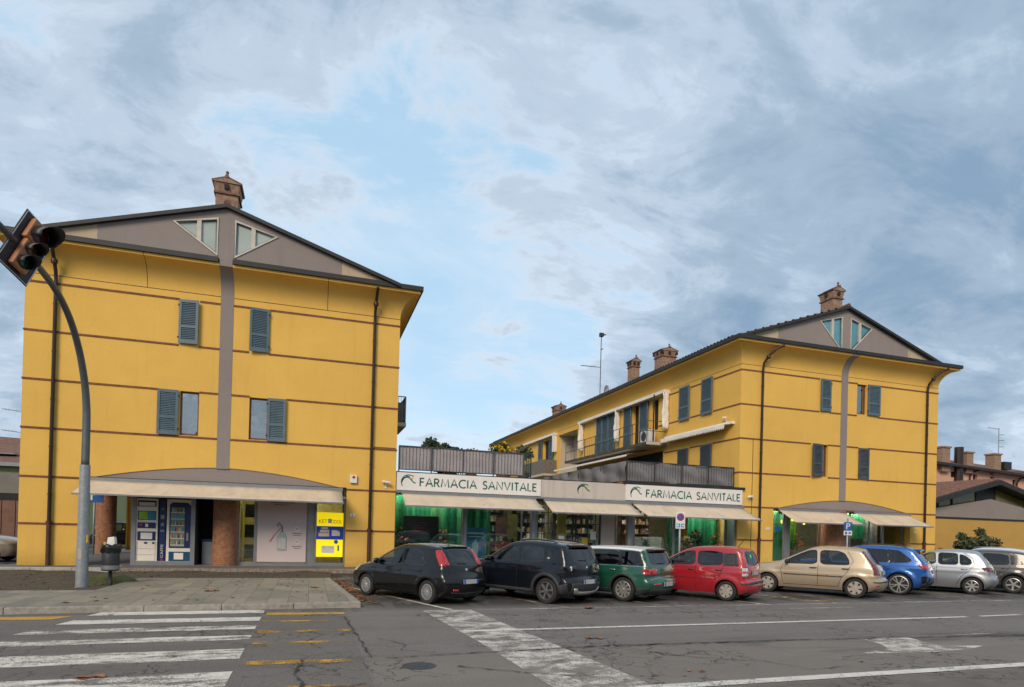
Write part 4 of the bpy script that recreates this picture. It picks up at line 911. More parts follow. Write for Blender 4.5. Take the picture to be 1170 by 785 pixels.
# curtains, posters and stock behind the panes
m, t, b = newmat('green curtain'); wv = nz(t, worldpos(t, (3.2, 3.2, 0.05)), 1.6, 4, 0.6); wv2 = nz(t, worldpos(t, (1.2, 1.2, 0.5)), 1.0, 4)
c = rmp(t, wv, [(0.28, (0.004, 0.10, 0.055)), (0.5, (0.012, 0.26, 0.13)), (0.72, (0.10, 0.46, 0.19))]); c = mx(t, rmp(t, wv2, [(.5, 0.0), (.75, .6)]), c, (0.30, 0.46, 0.12))
t.links.new(c, b.inputs['Base Color']); b.inputs['Roughness'].default_value = .6; MT['curtain_green'] = m
def curtain(x0, x1, y, z0, z1, label, mat='curtain_green', amp=.05, freq=9):
    n_ = int((x1 - x0) * 24) + 2; vs = []
    for k in range(n_ + 1):
        x = x0 + (x1 - x0) * k / n_; yy = y + amp * math.sin(x * freq) + amp * .5 * math.sin(x * freq * 2.3 + 1)
        vs += [(x, yy, z0), (x, yy + .01, z1)]
    tag(MB().add(vs, [(2 * k, 2 * k + 2, 2 * k + 3, 2 * k + 1) for k in range(n_)]).build('curtain', MT[mat], smooth=True), label, 'curtain', 'curtains in the shop windows')
curtain(2.85, 5.3, 22.52, .15, 2.68, 'green curtain behind the dark screen beside the left yellow house')
curtain(5.45, 6.45, 22.45, .15, 2.68, 'green curtain behind the blue poster in the shop window')
curtain(14.0, 14.45, 22.38, .15, 2.68, 'narrow bright green curtain right of the shelves with the pale cloth')
curtain(15.2, 16.7, 22.75, .15, 2.68, 'dark green curtain behind the orange flowers at the right end of the low wing')
curtain(18.68, 19.46, 22.25, .15, 2.64, 'green curtain in the narrow corner window of the right yellow house')
curtain(19.8, 20.7, 22.7, .15, 2.5, 'green curtain beside hanging lamps in the right yellow house')
curtain(23.2, 24.25, 22.2, 1.5, 2.66, 'short green valance curtain right of the brick column')
curtain(24.3, 25.08, 22.25, .15, 2.66, 'pale grey green curtain right of the brick column', 'screen')
# dark display screen
o = empty('display_screen', (3.8, 22.34, 0)); tag(o, 'large dark display panel on a stand between two rose bushes in the shop window', 'screen')
MB().box(-.64, .64, 0, .06, .95, 1.92).build('panel', MT['black'], o, bevel=.01); MB().box(-.5, .5, .01, .05, .12, .95).build('stand', MT['darkmetal'], o)
g_ = MB()
for k in range(5): g_.box(-.35 + .05 * k, .32 - .03 * k, -.004, 0, 1.28 + k * .09, 1.32 + k * .09)
g_.build('picture', plain('dim magenta picture', (.10, .02, .035), .4), o)
def card(name, x0, x1, y, z0, z1, mat, label, cat, extra=None):
    o = empty(name, ((x0 + x1) / 2, y, z0)); tag(o, label, cat); w_ = (x1 - x0) / 2
    MB().box(-w_, w_, 0, .012, 0, z1 - z0).build('sheet', mat, o)
    if extra: extra(o, w_, z1 - z0)
    return o
m, t, b = newmat('blue water poster'); n = nz(t, worldpos(t), 3.2, 5, .6); t.links.new(rmp(t, n, [(.3, (.015, .12, .28)), (.55, (.04, .28, .46)), (.72, (.35, .55, .65))]), b.inputs['Base Color'])
def blue_x(o, w_, h):
    MB().box(-w_ * .8, w_ * .8, -.004, 0, h * .78, h * .84).box(-w_ * .6, w_ * .6, -.004, 0, h * .68, h * .71).build('lettering', MT['white'], o)
    MB().lathe([(.09, 0), (.12, .2), (.12, .5), (.04, .6), (.04, .66)], 14, Matrix.Translation((0, -.005, h * .05)) @ Matrix.Diagonal((1, .03, .9, 1))).build('bottle_picture', plain('pale blue', (.45, .6, .68)), o)
card('poster', 5.40, 6.25, 22.32, .45, 1.55, m, 'blue water coloured poster standing in the shop window behind the black cars', 'poster', blue_x)
def shelf(x0, x1, y, label, zs, seed, tone=None):
    o = empty('display_shelf', ((x0 + x1) / 2, y, .12)); tag(o, label, 'shelf', 'stocked shelves in the shop'); r_ = random.Random(seed); w_ = (x1 - x0) / 2
    fr = MB().box(-w_, w_, .28, .31, 0, 2.2)
    for z in zs: fr.box(-w_, w_, 0, .28, z - .02, z)
    fr.build('rack', MT['wood'] if tone else MT['darkmetal'], o)
    cols = [(.42, .37, .28), (.30, .16, .09), (.12, .16, .22), (.38, .30, .12), (.17, .24, .14), (.45, .41, .38), (.24, .10, .10), (.14, .20, .20)]
    for ci, c_ in enumerate(cols):
        mb = MB()
        for z in zs:
            x = -w_ + .03
            while x < w_ - .1:
                ww_ = r_.uniform(.05, .14); hh = r_.uniform(.1, .24)
                if r_.randrange(len(cols)) == ci: mb.box(x, x + ww_ * .9, .06 + r_.uniform(0, .04), .2, z, z + hh)
                x += ww_ + .01
        if mb.v: tag(mb.build('stock', plain('stock %d %d' % (seed, ci), c_, .5), o), kind='stuff')
shelf(6.5, 7.55, 24.2, 'shelves of small boxes behind the window pane left of the first grey column', (.5, .9, 1.3, 1.7, 2.1), 3)
shelf(8.2, 9.7, 25.0, 'tall dark shelves of stock behind the glazed shop entrance', (.5, .9, 1.3, 1.7, 2.1), 5)
shelf(10.0, 11.9, 24.8, 'dark shelves of stock right of the yellow panel', (.5, .9, 1.3, 1.7, 2.1), 8)
shelf(12.4, 13.9, 23.4, 'wooden shelves of coloured packs above the pale cloth', (1.35, 1.75, 2.1), 11, True)
tag(boxo('yellow_panel', MT['shopyellow'], None, 9.45, 9.84, 23.2, 23.26, .12, 2.6), 'tall yellow panel inside the glazed entrance of the shop', 'panel')
tag(MB().add([(12.7 + i * .14, 22.75 + .03 * math.sin(i * 2.2), z) for z in (.15, 1.35) for i in range(10)], [(i, i + 1, 11 + i, 10 + i) for i in range(9)]).build('cloth', MT['canvas_white'], smooth=True), 'pale draped cloth hanging below the wooden shelves in the shop window', 'cloth')
for i, (x, z, lb) in enumerate(((8.62, .75, 'small white notice low on the grilled entrance pane'), (9.25, 1.0, 'white notice on the dark glass entrance door'), (10.25, .95, 'yellow and white notice on the right entrance pane'), (10.6, 1.2, 'white notice right of the yellow one on the entrance pane'))):
    tag(boxo('notice', MT['yellow_paint' if i == 2 else 'white'], None, x - .12, x + .12, 22.28, 22.292, z, z + .32), lb, 'notice')
o = empty('counter', (8.95, 24.2, .12)); tag(o, 'pale counter with papers inside the glazed entrance of the shop', 'counter')
MB().box(-.55, .55, 0, .4, 0, 1.0).build('body', MT['cream_wall'], o, bevel=.01); MB().box(-.6, .6, -.05, .45, 1.0, 1.04).build('top', MT['white'], o); MB().box(-.4, -.15, .05, .2, 1.041, 1.25).box(.1, .3, .05, .1, 1.041, 1.32).build('papers', MT['white'], o)
card('poster', 6.62, 7.02, 22.40, 1.25, 1.95, plain('dull rose print', (.36, .16, .15), .5), 'narrow dull rose poster in the pane left of the first grey column', 'poster')
card('poster', 7.1, 7.5, 22.42, 1.15, 2.1, plain('ochre print', (.42, .33, .14), .5), 'ochre yellow hanging panel beside the dull rose poster', 'poster')
card('poster', 12.5, 12.95, 22.36, 1.0, 1.25, MT['white'], 'small white card low in the pane with the wooden shelves', 'card')
# flowers
leafm = plain('leaf green', (.055, .10, .03), .7, 0, .4, 9); olive = plain('olive leaf', (.075, .085, .035), .7, 0, .4, 9); darkleaf = plain('dark leaf', (.03, .055, .022), .7, 0, .45, 7)
petal_o = plain('orange petal', (.75, .22, .03), .6); petal_p = plain('salmon petal', (.72, .30, .20), .6); petal_y = plain('yellow petal', (.75, .48, .01), .6, 0, .2); petal_r = plain('pink petal', (.65, .12, .13), .6)
def leaves(mb, c, rad, n, size, r_, flat=1.0, shell=.35):
    for _ in range(n):
        d = Vector((r_.gauss(0, 1), r_.gauss(0, 1), r_.gauss(0, 1))).normalized() * (r_.uniform(shell, 1) ** .6)
        p = Vector((c[0] + d.x * rad[0], c[1] + d.y * rad[1], c[2] + d.z * rad[2])); q = Vector((r_.gauss(0, 1), r_.gauss(0, 1), r_.gauss(0, 1) * flat)).normalized(); s2 = q.cross(Vector((r_.gauss(0, 1), r_.gauss(0, 1), r_.gauss(0, 1)))).normalized()
        L_ = size * r_.uniform(.6, 1.3); a = p - q * L_ * .5; b_ = p + q * L_ * .5; m_ = s2 * L_ * .3
        mb.add([a, p + m_, b_, p - m_], [(0, 1, 2, 3)])
def plant(name, loc, label, cat, lf, crown, n, size, fl=None, flm=None, pot=None, seed=1, stems=5, fsz=.06, clumps=None, group=None):
    r_ = random.Random(seed); o = empty(name, loc); tag(o, label, cat, group)
    zb = crown[2] - crown[5]
    sm = MB()
    for k in range(stems):
        a = r_.uniform(0, 6.28); q = r_.uniform(.2, .7); sm.tube([(0, 0, .02), (crown[3] * .3 * math.cos(a), crown[4] * .3 * math.sin(a), max(zb, .1) * .7 + .05), (crown[0] + crown[3] * q * math.cos(a), crown[1] + crown[4] * q * math.sin(a), crown[2])], [.02 * max(1, crown[2] * .6), .012 * max(1, crown[2] * .6), .005], 5)
    sm.build('stem', MT['wood'], o)
    mb = MB()
    if clumps:
        for k in range(clumps):
            d = Vector((r_.gauss(0, 1), r_.gauss(0, 1), r_.gauss(0, .9))).normalized() * r_.uniform(.25, .95)
            rr_ = r_.uniform(.22, .42)
            leaves(mb, (crown[0] + d.x * crown[3], crown[1] + d.y * crown[4], crown[2] + d.z * crown[5]), (crown[3] * rr_, crown[4] * rr_, crown[5] * rr_), n // clumps, size, r_, shell=.05)
    else: leaves(mb, crown[:3], crown[3:], n, size, r_, shell=.05)
    mb.build('foliage', lf, o, recalc=False)
    if fl:
        fb = MB()
        for k in range(fl):
            d = Vector((r_.gauss(0, 1), r_.gauss(0, 1) - .4, r_.gauss(0, 1))).normalized() * r_.uniform(.7, 1.05); c_ = (crown[0] + d.x * crown[3], crown[1] + d.y * crown[4], crown[2] + d.z * crown[5]); leaves(fb, c_, (fsz * .6,) * 3, 12, fsz, r_, shell=.2)
        fb.build('blossom', flm, o, recalc=False)
    if pot: MB().lathe([(.02, 0), (pot * .75, 0), (pot, pot * 1.6), (pot * 1.08, pot * 1.6), (pot * 1.08, pot * 1.8), (pot * .9, pot * 1.8), (.02, pot * 1.7)], 18).build('pot', MT['tile'], o, auto=40)
    return o
plant('rose_bush', (3.12, 22.38, .12), 'salmon rose bush in a pot left of the dark display panel', 'plant', leafm, (0, 0, 1.05, .26, .18, .42), 420, .07, 16, petal_p, .16, 3, fsz=.075)
plant('rose_bush', (4.62, 22.38, .12), 'salmon rose bush in a pot right of the dark display panel', 'plant', leafm, (0, 0, 1.05, .26, .18, .36), 420, .07, 14, petal_p, .16, 4, fsz=.075)
plant('flower_pot', (7.0, 22.5, .12), 'pink flowers in a pot behind the black crossover', 'plant', leafm, (0, 0, .78, .4, .15, .10), 200, .06, 26, petal_r, .2, 5, fsz=.07)
plant('shrub', (12.95, 22.4, .12), 'dark green shrub standing before the pale cloth in the shop window', 'plant', darkleaf, (0, 0, .85, .24, .16, .38), 520, .075, None, None, .16, 6)
plant('shrub', (14.05, 22.45, .12), 'small dark shrub at the foot of the narrow bright green curtain', 'plant', darkleaf, (0, 0, .68, .2, .14, .25), 260, .07, None, None, .14, 9)
plant('flower_pot', (14.95, 22.45, .12), 'yellow and orange flowers behind the red car in the window', 'plant', olive, (0, 0, 1.0, .34, .16, .28), 420, .07, 12, petal_y, .16, 7, fsz=.08)
plant('flower_pot', (15.55, 22.6, .12), 'bushy dark potted plant with orange flowers in the middle of the right window', 'plant', darkleaf, (0, 0, 1.2, .34, .2, .42), 520, .08, 5, petal_o, .16, 8, fsz=.10)
plant('flower_pot', (16.35, 22.45, .12), 'orange flowers beside the grey post at the right end of the low wing', 'plant', darkleaf, (0, 0, 1.02, .28, .16, .5), 200, .07, 7, petal_o, .14, 12, fsz=.12)
plant('flower_pot', (18.95, 22.3, .12), 'orange red flowers in the narrow corner window of the right house', 'plant', darkleaf, (0, 0, .98, .18, .14, .45), 160, .07, 8, petal_o, .14, 13, fsz=.10)
plant('flower_pot', (20.4, 22.4, .12), 'orange flowers among green ribbons in the lamp lit window', 'plant', darkleaf, (0, 0, 1.1, .7, .16, .5), 260, .07, 12, petal_o, .14, 14, fsz=.10)
rb = MB(); r_ = random.Random(4)
for k in range(26):
    x = 20.0 + k * .025; rb.box(x, x + .016, 22.5 + r_.uniform(-.05, .05), 22.51, r_.uniform(.9, 1.2), 2.25)
tag(rb.build('ribbon_curtain', plain('lime ribbon', (.22, .50, .03), .5)), 'lime green ribbons hanging in the window left of the brick column', 'ribbons')
for i, (x, z, lb) in enumerate(((19.85, 2.2, 'small warm lamp hanging at the left of the lime ribbons'), (20.42, 2.32, 'small warm lamp hanging above the lime ribbons'), (21.05, 2.18, 'long warm lamp hanging right of the lime ribbons'))):
    o = empty('pendant_lamp', (x, 22.45, z)); tag(o, lb, 'lamp', 'small lamps in the shop window')
    MB().tube([(0, 0, .05), (0, 0, 2.7 - z)], .006, 5).build('cord', MT['black'], o); MB().lathe([(.01, .06), (.05, .04), (.06, -.04), (.04, -.1), (.01, -.11)], 12).build('lamp_shade', emit('warm lamp glow', (1.0, .55, .05), 2.2), o)
tag(boxo('window_sticker', MT['blue'], None, 18.98, 19.22, 21.885, 21.89, 1.72, 1.95), 'small square blue sticker on the narrow corner pane of the right house', 'sticker')

# ------------------------------------------------------------------ shop sign boards
def arc(cx, cy, r, a0, a1, n=10, ry=None): return [(cx + r * math.cos(R_(a0 + (a1 - a0) * k / n)), cy + (ry or r) * math.sin(R_(a0 + (a1 - a0) * k / n))) for k in range(n + 1)]
GLY = {  # stroke letters in a unit cap height: advance width, strokes
 'F': (.50, [[(.05, 0), (.05, 1)], [(.05, .95), (.46, .95)], [(.05, .52), (.42, .52)]]),
 'A': (.78, [[(.02, 0), (.39, 1), (.76, 0)], [(.17, .34), (.61, .34)]]),
 'R': (.60, [[(.05, 0), (.05, 1)], [(.05, .95)] + arc(.27, .72, .23, 90, -90) + [(.05, .49)], [(.26, .49), (.57, 0)]]),
 'M': (.95, [[(.06, 0), (.18, 1), (.475, .12), (.77, 1), (.89, 0)]]),
 'C': (.76, [arc(.49, .5, .45, 52, 308, 18, .47)]),
 'I': (.20, [[(.1, 0), (.1, 1)]]),
 'S': (.52, [arc(.27, .73, .19, 25, 270, 12, .23) + arc(.26, .26, .21, 88, -155, 12, .24)]),
 'N': (.78, [[(.07, 0), (.07, 1), (.70, .02), (.70, 1)]]),
 'V': (.72, [[(.02, 1), (.36, .02), (.70, 1)]]),
 'T': (.54, [[(.27, 0), (.27, 1)], [(.02, .95), (.52, .95)]]),
 'L': (.46, [[(.05, 1), (.05, .05), (.43, .05)]]),
 'E': (.52, [[(.05, 0), (.05, 1)], [(.05, .95), (.47, .95)], [(.05, .52), (.43, .52)], [(.05, .05), (.47, .05)]]),
 ' ': (.42, [])}
def stroke_text(mb, txt, x0, x1, z0, h, y, wd=.145):
    adv = sum(GLY[c][0] + .13 for c in txt) - .13; k = (x1 - x0) / adv; x = x0
    for c in txt:
        for st in GLY[c][1]: mb.strip([(x + p[0] * k, z0 + p[1] * h) for p in st], wd * h * 1.15, lambda u, v: (u, y, v))
        x += (GLY[c][0] + .13) * k
def logo(parent, x0, x1, z0, z1, y):
    w_, h = x1 - x0, z1 - z0; q = lambda u, v: (x0 + u * w_, z0 + v * h); f = lambda u, v: (u, y, v)
    mb = MB()
    mb.strip([q(.10, 0), q(.03, .25), q(.03, .5), q(.12, .75), q(.28, .93), q(.5, 1.0), q(.72, .97), q(.88, .88)], .030, f)
    mb.strip([q(.05, .30), q(.10, .55), q(.24, .74), q(.42, .80), q(.58, .74), q(.72, .55), q(.86, .36), q(1.0, .30)], .040, f)
    mb.strip([q(.07, .42), q(.2, .7), q(.4, .88), q(.6, .86)], .030, f)
    mb.build('emblem', MT['green'], parent)
    MB().add([(x0 + .77 * w_ + .035 * math.cos(a * .52), y, z0 + .70 * h + .035 * math.sin(a * .52)) for a in range(12)], [tuple(range(12))]).build('emblem_dot', MT['yellow_paint'], parent)
def sign(x0, x1, label, lg, tx):
    o = empty('shop_sign', ((x0 + x1) / 2, 21.5, 2.75)); tag(o, label, 'sign', 'white sign boards of the shop'); loc = o.location.copy()
    MB().box(x0, x1, 21.505, 21.556, 2.775, 3.385).build('board', MT['signwhite'], o)
    t_ = MB(); stroke_text(t_, 'FARMACIA SANVITALE', *tx, 21.501); t_.build('lettering', MT['green'], o)
    logo(o, *lg, 21.500); adopt(o)
sign(2.79, 8.06, 'white board lettered FARMACIA SANVITALE beside the left yellow house', (2.92, 3.42, 2.92, 3.31), (3.57, 7.90, 2.935, .29))
sign(11.58, 16.97, 'white board lettered FARMACIA SANVITALE ending at the right yellow house', (11.77, 12.27, 2.90, 3.30), (12.46, 16.86, 2.915, .30))
o = empty('emblem_sign', (9.8, 21.55, 2.9)); tag(o, 'green curved emblem alone on the weathered fascia between the two lettered boards', 'sign'); logo(o, 9.55, 10.06, 2.95, 3.31, 21.553); adopt(o)

# ------------------------------------------------------------------ terrace railings
def railing(pts, label, cloth, post, z0=3.43, h=.90, bars=.12, cl=True, cz=.07, wav=.012, pstep=1.2):
    o = empty('terrace_railing', (*pts[0], z0)); tag(o, label, 'railing', 'railings of the roof terraces')
    pb = MB(); rb = MB(); cb = MB()
    for a, b_ in zip(pts, pts[1:]):
        A, B = Vector((*a, 0)), Vector((*b_, 0)); L_ = (B - A).length; d = (B - A) / L_; n_ = max(1, round(L_ / pstep))
        for k in range(n_ + 1): p = A + d * L_ * k / n_; pb.tube([(p.x, p.y, z0 - .08), (p.x, p.y, z0 + h)], .022, 8)
        m = int(L_ / bars)
        for k in range(m + 1): p = A + d * L_ * k / m; rb.tube([(p.x, p.y, z0 + .08), (p.x, p.y, z0 + h)], .007, 5, caps=False)
        for z in (z0 + .08, z0 + h): rb.tube([(A.x, A.y, z), (B.x, B.y, z)], .018, 6)
        if cl:
            nrm = Vector((-d.y, d.x, 0)); nn = int(L_ / .06) + 1; vs = []
            for j in range(9):
                for k in range(nn + 1):
                    u = k / nn; bulge = wav * math.sin(u * L_ * 5.2 + j * .3) + wav * .8 * math.sin(u * L_ * 2.1 + j * .9) + (.006 if (int(u * L_ / bars * 2) % 2) else -.006)
                    p = A + d * L_ * u + nrm * ((.035 if d.x > .5 else -.035) + bulge); vs.append((p.x, p.y, z0 + cz + (h - cz - .01) * j / 8 + (.02 * math.sin(u * 9) if j == 0 else 0)))
            cb.add(vs, [(j * (nn + 1) + k, j * (nn + 1) + k + 1, (j + 1) * (nn + 1) + k + 1, (j + 1) * (nn + 1) + k) for j in range(8) for k in range(nn)])
    pb.build('post', MT[post], o); rb.build('bars', MT[post], o)
    if cl: cb.build('screen_cloth', MT[cloth], o, smooth=True)
    adopt(o)
    for c in kids(o): c.matrix_parent_inverse = Matrix.Translation(-o.location)
railing([(2.86, 21.72), (7.42, 21.72)], 'terrace railing wrapped in pale grey cloth beside the left house', 'screen', 'rail')
railing([(7.45, 21.72), (7.75, 21.80), (7.8, 24.5)], 'short green barred railing at the end of the pale grey cloth', 'screen', 'railgreen', cl=False, bars=.10)
railing([(11.72, 31.0), (11.72, 21.74), (16.70, 21.74)], 'terrace railing wrapped in charcoal cloth turning back beside the right house', 'screendark', 'darkmetal', z0=3.46, h=.86, wav=.035)
plant('flowering_shrub', (7.95, 26.0, 3.43), 'yellow flowering shrub on the terrace above the pale grey cloth', 'plant', leafm, (-.1, 0, 1.50, .55, .5, .42), 1400, .11, 60, petal_y, .3, 21, fsz=.10)
plant('flowering_shrub', (6.6, 26.4, 3.43), 'low yellow flowering sprig left of the bigger yellow shrub on the terrace', 'plant', olive, (0, 0, 1.35, .4, .3, .22), 300, .09, 22, petal_y, .25, 22, fsz=.08)
plant('oleander', (8.35, 24.4, 3.43), 'loose olive green plant above the green railing end', 'plant', olive, (0, 0, 1.25, .42, .4, .35), 420, .16, None, None, .25, 23)
plant('broadleaf_tree', (8.25, 40, 0), 'rounded dark green tree top showing above the pale grey cloth railing', 'tree', darkleaf, (0, 0, 6.1, 1.8, 1.5, 1.35), 8000, .26, None, None, None, 24, stems=6, clumps=30)

# ------------------------------------------------------------------ roof and wall fixtures
o = empty('antenna', (18.6, 38.6, 10.4)); tag(o, 'tall thin aerial mast with a dish on the right house roof', 'antenna')
MB().tube([(0, 0, -.4), (0, 0, 4.7)], .028, 6).build('mast', MT['darkmetal'], o)
ab = MB()
for z, l_, ang in ((4.6, .35, .4), (3.6, .3, 1.2), (2.35, 1.5, 2.9)):
    ab.tube([(0, 0, z), (l_ * math.cos(ang), l_ * math.sin(ang) * .2, z)], .02, 5)
    for k in range(7): x = l_ * (.3 + .1 * k) * math.cos(ang); ab.tube([(x, -.18, z), (x, .18, z)], .01, 4)
ab.box(-.13, .13, -.1, .1, 4.45, 4.7); ab.build('elements', MT['darkmetal'], o)
MB().lathe([(.01, 0), (.2, .03), (.36, .11), (.37, .11), (.2, .02)], 20, Matrix.Translation((.28, -.2, .75)) @ Matrix.Rotation(R_(100), 4, 'X') @ Matrix.Rotation(R_(35), 4, 'Y')).build('dish', MT['white'], o, smooth=True)
o = empty('air_conditioner', (16.35, 28.2, 6.05)); tag(o, 'white air conditioner standing on the long balcony', 'air conditioner')
MB().box(-.17, .17, -.45, .45, .1, .72).build('casing', MT['white'], o, bevel=.015); MB().lathe([(.01, 0), (.25, 0), (.25, .012), (.01, .012)], 24, Matrix.Translation((-.183, .12, .41)) @ Matrix.Rotation(R_(90), 4, 'Y')).build('fan_grille', MT['darkmetal'], o)
MB().box(-.15, .15, -.35, -.3, 0, .1).box(-.15, .15, .3, .35, 0, .1).build('foot', MT['black'], o)
o = empty('alarm_box', (1.34, FY, 2.94)); tag(o, 'cream alarm box with a red lamp on the left house pier', 'alarm box')
MB().box(-.11, .11, -.09, -.002, 0, .27).build('casing', MT['white'], o, bevel=.012); MB().lathe([(.005, .03), (.04, .02), (.05, 0), (.005, 0)], 14, Matrix.Translation((0, -.09, .2)) @ Matrix.Rotation(R_(90), 4, 'X')).build('lamp', MT['red'], o)
def cctv(loc, label, sg=1, rz=0):
    o = empty('security_camera', loc, rz); tag(o, label, 'camera', 'cameras on the house walls')
    MB().tube([(0, 0, -.1), (0, -.06, -.06), (0, -.12, 0)], .018, 6).cbox((0, -.01, -.12), (.07, .02, .1)).build('bracket', MT['white'], o)
    MB().lathe([(.01, -.11), (.045, -.10), (.05, .09), (.035, .11), (.01, .11)], 12, Matrix.Translation((.03 * sg, -.14, .03)) @ Matrix.Rotation(R_(100 * sg), 4, 'Y')).build('camera_body', MT['white'], o, auto=40)
    MB().lathe([(.005, .07), (.05, .04), (.06, 0), (.005, -.01)], 12, Matrix.Translation((-.09 * sg, -.1, .03))).build('sensor', MT['white'], o, smooth=True)
cctv((2.42, FY, 2.98), 'white security camera on the left house above the shop corner'); cctv((17.35, FY, 3.1), 'white security camera on the right house beside the sign board', -1)
cctv((RX0, 22.5, 6.5), 'small white lamp camera on the side wall of the right house', 1, R_(-90))
for (x, z, lb) in ((1.34, 1.86, 'small white house number plate on the left house'), (18.36, 1.83, 'small white house number plate left of the green corner window'), (26.6, 1.86, 'small white house number plate on the right pier of the right house')):
    o = empty('number_plate', (x, FY, z)); tag(o, lb, 'number plate'); MB().box(-.085, .085, -.014, -.002, -.05, .05).build('plate', MT['white'], o, bevel=.004)
    if x < 2:
        t_ = MB(); add_text(t_, '5', .07, .045, lambda u, v: (u - .022, -.0155, v - .035)); t_.build('digit', MT['darkmetal'], o)
# posters in the left shop
def perfume(o, w_, h):
    pm_ = plain('printed grey', (.16, .13, .14), .6); MB().box(-w_ * .28, w_ * .42, -.004, 0, h * .885, h * .905).box(-w_ * .5, w_ * .5, -.004, 0, h * .83, h * .84).box(-w_ * .35, w_ * .3, -.004, 0, h * .80, h * .808).box(w_ * .42, w_ * .82, -.004, 0, h * .40, h * .41).box(w_ * .45, w_ * .78, -.004, 0, h * .375, h * .383).box(w_ * .42, w_ * .82, -.004, 0, h * .215, h * .225).box(w_ * .48, w_ * .76, -.004, 0, h * .19, h * .198).build('small_print', pm_, o)
    fl = Matrix.Diagonal((1, .05, 1, 1))
    MB().lathe([(.01, 0), (.13, .0), (.15, .03), (.15, .48), (.11, .56), (.05, .60), (.05, .66), (.01, .66)], 20, Matrix.Translation((.0, -.008, h * .16)) @ fl).build('bottle_picture', plain('glass blue print', (.33, .38, .39), .5), o)
    MB().lathe([(.05, .05), (.13, .07), (.13, .40), (.05, .42)], 20, Matrix.Translation((.0, -.017, h * .16)) @ fl).build('bottle_label_picture', plain('pale print', (.47, .47, .45), .5), o)
    MB().tube([(.0, -.01, h * .16 + .62), (0.0, -.01, h * .16 + .80), (-.10, -.01, h * .16 + .92), (-.15, -.01, h * .16 + .86), (-.12, -.01, h * .16 + .80)], .018, 6).tube([(-.02, -.01, h * .16 + .78), (-.36, -.01, h * .16 + .36)], .008, 5).build('dropper_picture', pm_, o)
    MB().tube([(-.26, -.012, h * .16 + .5), (-.38, -.012, h * .16 + .30)], .022, 6).build('dropper_tip_picture', plain('salmon print', (.62, .28, .22), .5), o)
    for z in (.47, .285): MB().lathe([(.005, .004), (.09, .004), (.09, 0), (.005, 0)], 20, Matrix.Translation((w_ * .62, 0, h * z)) @ Matrix.Rotation(R_(90), 4, 'X')).build('seal_picture', plain('cream print', (.66, .58, .56), .5), o)
    MB().box(w_ * .56, w_ * .68, -.0062, -.0045, h * .465, h * .475).box(w_ * .56, w_ * .68, -.0062, -.0045, h * .28, h * .29).build('seal_print', pm_, o)
card('poster', -1.65, -.13, 21.96, .24, 2.60, plain('pale rose paper', (.60, .50, .49), .6, 0, .05, .6), 'tall pale pink poster of a glass dropper bottle in the left house shop front', 'poster', perfume)
def keto(o, w_, h):
    f = lambda x, z: (lambda u, v: (u + x, -.003, v + z))
    t_ = MB(); add_text(t_, 'KET', .12, w_ * .62, f(-w_ * .84, h * .76)); add_text(t_, 'ODOL', .12, w_ * .82, f(w_ * .08, h * .755)); t_.build('lettering', MT['red'], o)
    MB().box(-w_, w_, -.003, -.001, h * .39, h * .69).build('blue_band', plain('print blue', (.03, .06, .55), .4), o)
    MB().cbox((-w_ * .45, -.006, h * .50), (w_ * .8, .004, h * .08)).cbox((-w_ * .40, -.006, h * .58), (w_ * .7, .004, h * .06)).cbox((-w_ * .4, -.006, h * .645), (w_ * .5, .004, h * .04)).build('big_print', plain('cream print b', (.75, .62, .40), .4), o)
    MB().cbox((w_ * .45, -.006, h * .54), (w_ * .62, .004, h * .13)).cbox((-w_ * .12, -.006, h * .17), (w_ * .98, .004, h * .165)).cbox((-w_ * .02, -.005, h * .81), (w_ * .28, .004, h * .1)).build('pack_picture', MT['white'], o)
    t_ = MB(); add_text(t_, 'KET', .035, w_ * .26, lambda u, v: (u - w_ * .52, -.0095, v + h * .195)); add_text(t_, 'ODOL', .035, w_ * .32, lambda u, v: (u - .0, -.0095, v + h * .195)); t_.build('pack_print', plain('magenta print', (.5, .06, .25)), o)
    MB().cbox((w_ * .66, -.006, h * .20), (w_ * .12, .004, h * .13)).cbox((w_ * .80, -.009, h * .53), (w_ * .10, .004, h * .12)).lathe([(.004, .004), (w_ * .16, .004), (w_ * .16, 0), (.004, 0)], 16, Matrix.Translation((w_ * .48, -.003, h * .34)) @ Matrix.Rotation(R_(90), 4, 'X')).lathe([(.004, .004), (w_ * .14, .004), (w_ * .14, 0), (.004, 0)], 16, Matrix.Translation((w_ * .70, -.004, h * .62)) @ Matrix.Rotation(R_(90), 4, 'X')).build('figure_picture', plain('deep blue print', (.01, .10, .42), .4), o)
card('poster', .20, 1.06, 21.885, .43, 1.93, emit('backlit lemon yellow print', (.85, .66, .0), .45), 'bright yellow and blue poster lettered KETODOL on the right pane of the left house', 'poster', keto)
tag(boxo('door_sticker', plain('salmon sticker', (.6, .3, .2)), None, -.0, .07, 21.952, 21.958, 1.38, 1.45), 'small salmon sticker on the grey mullion left of the yellow poster', 'sticker')

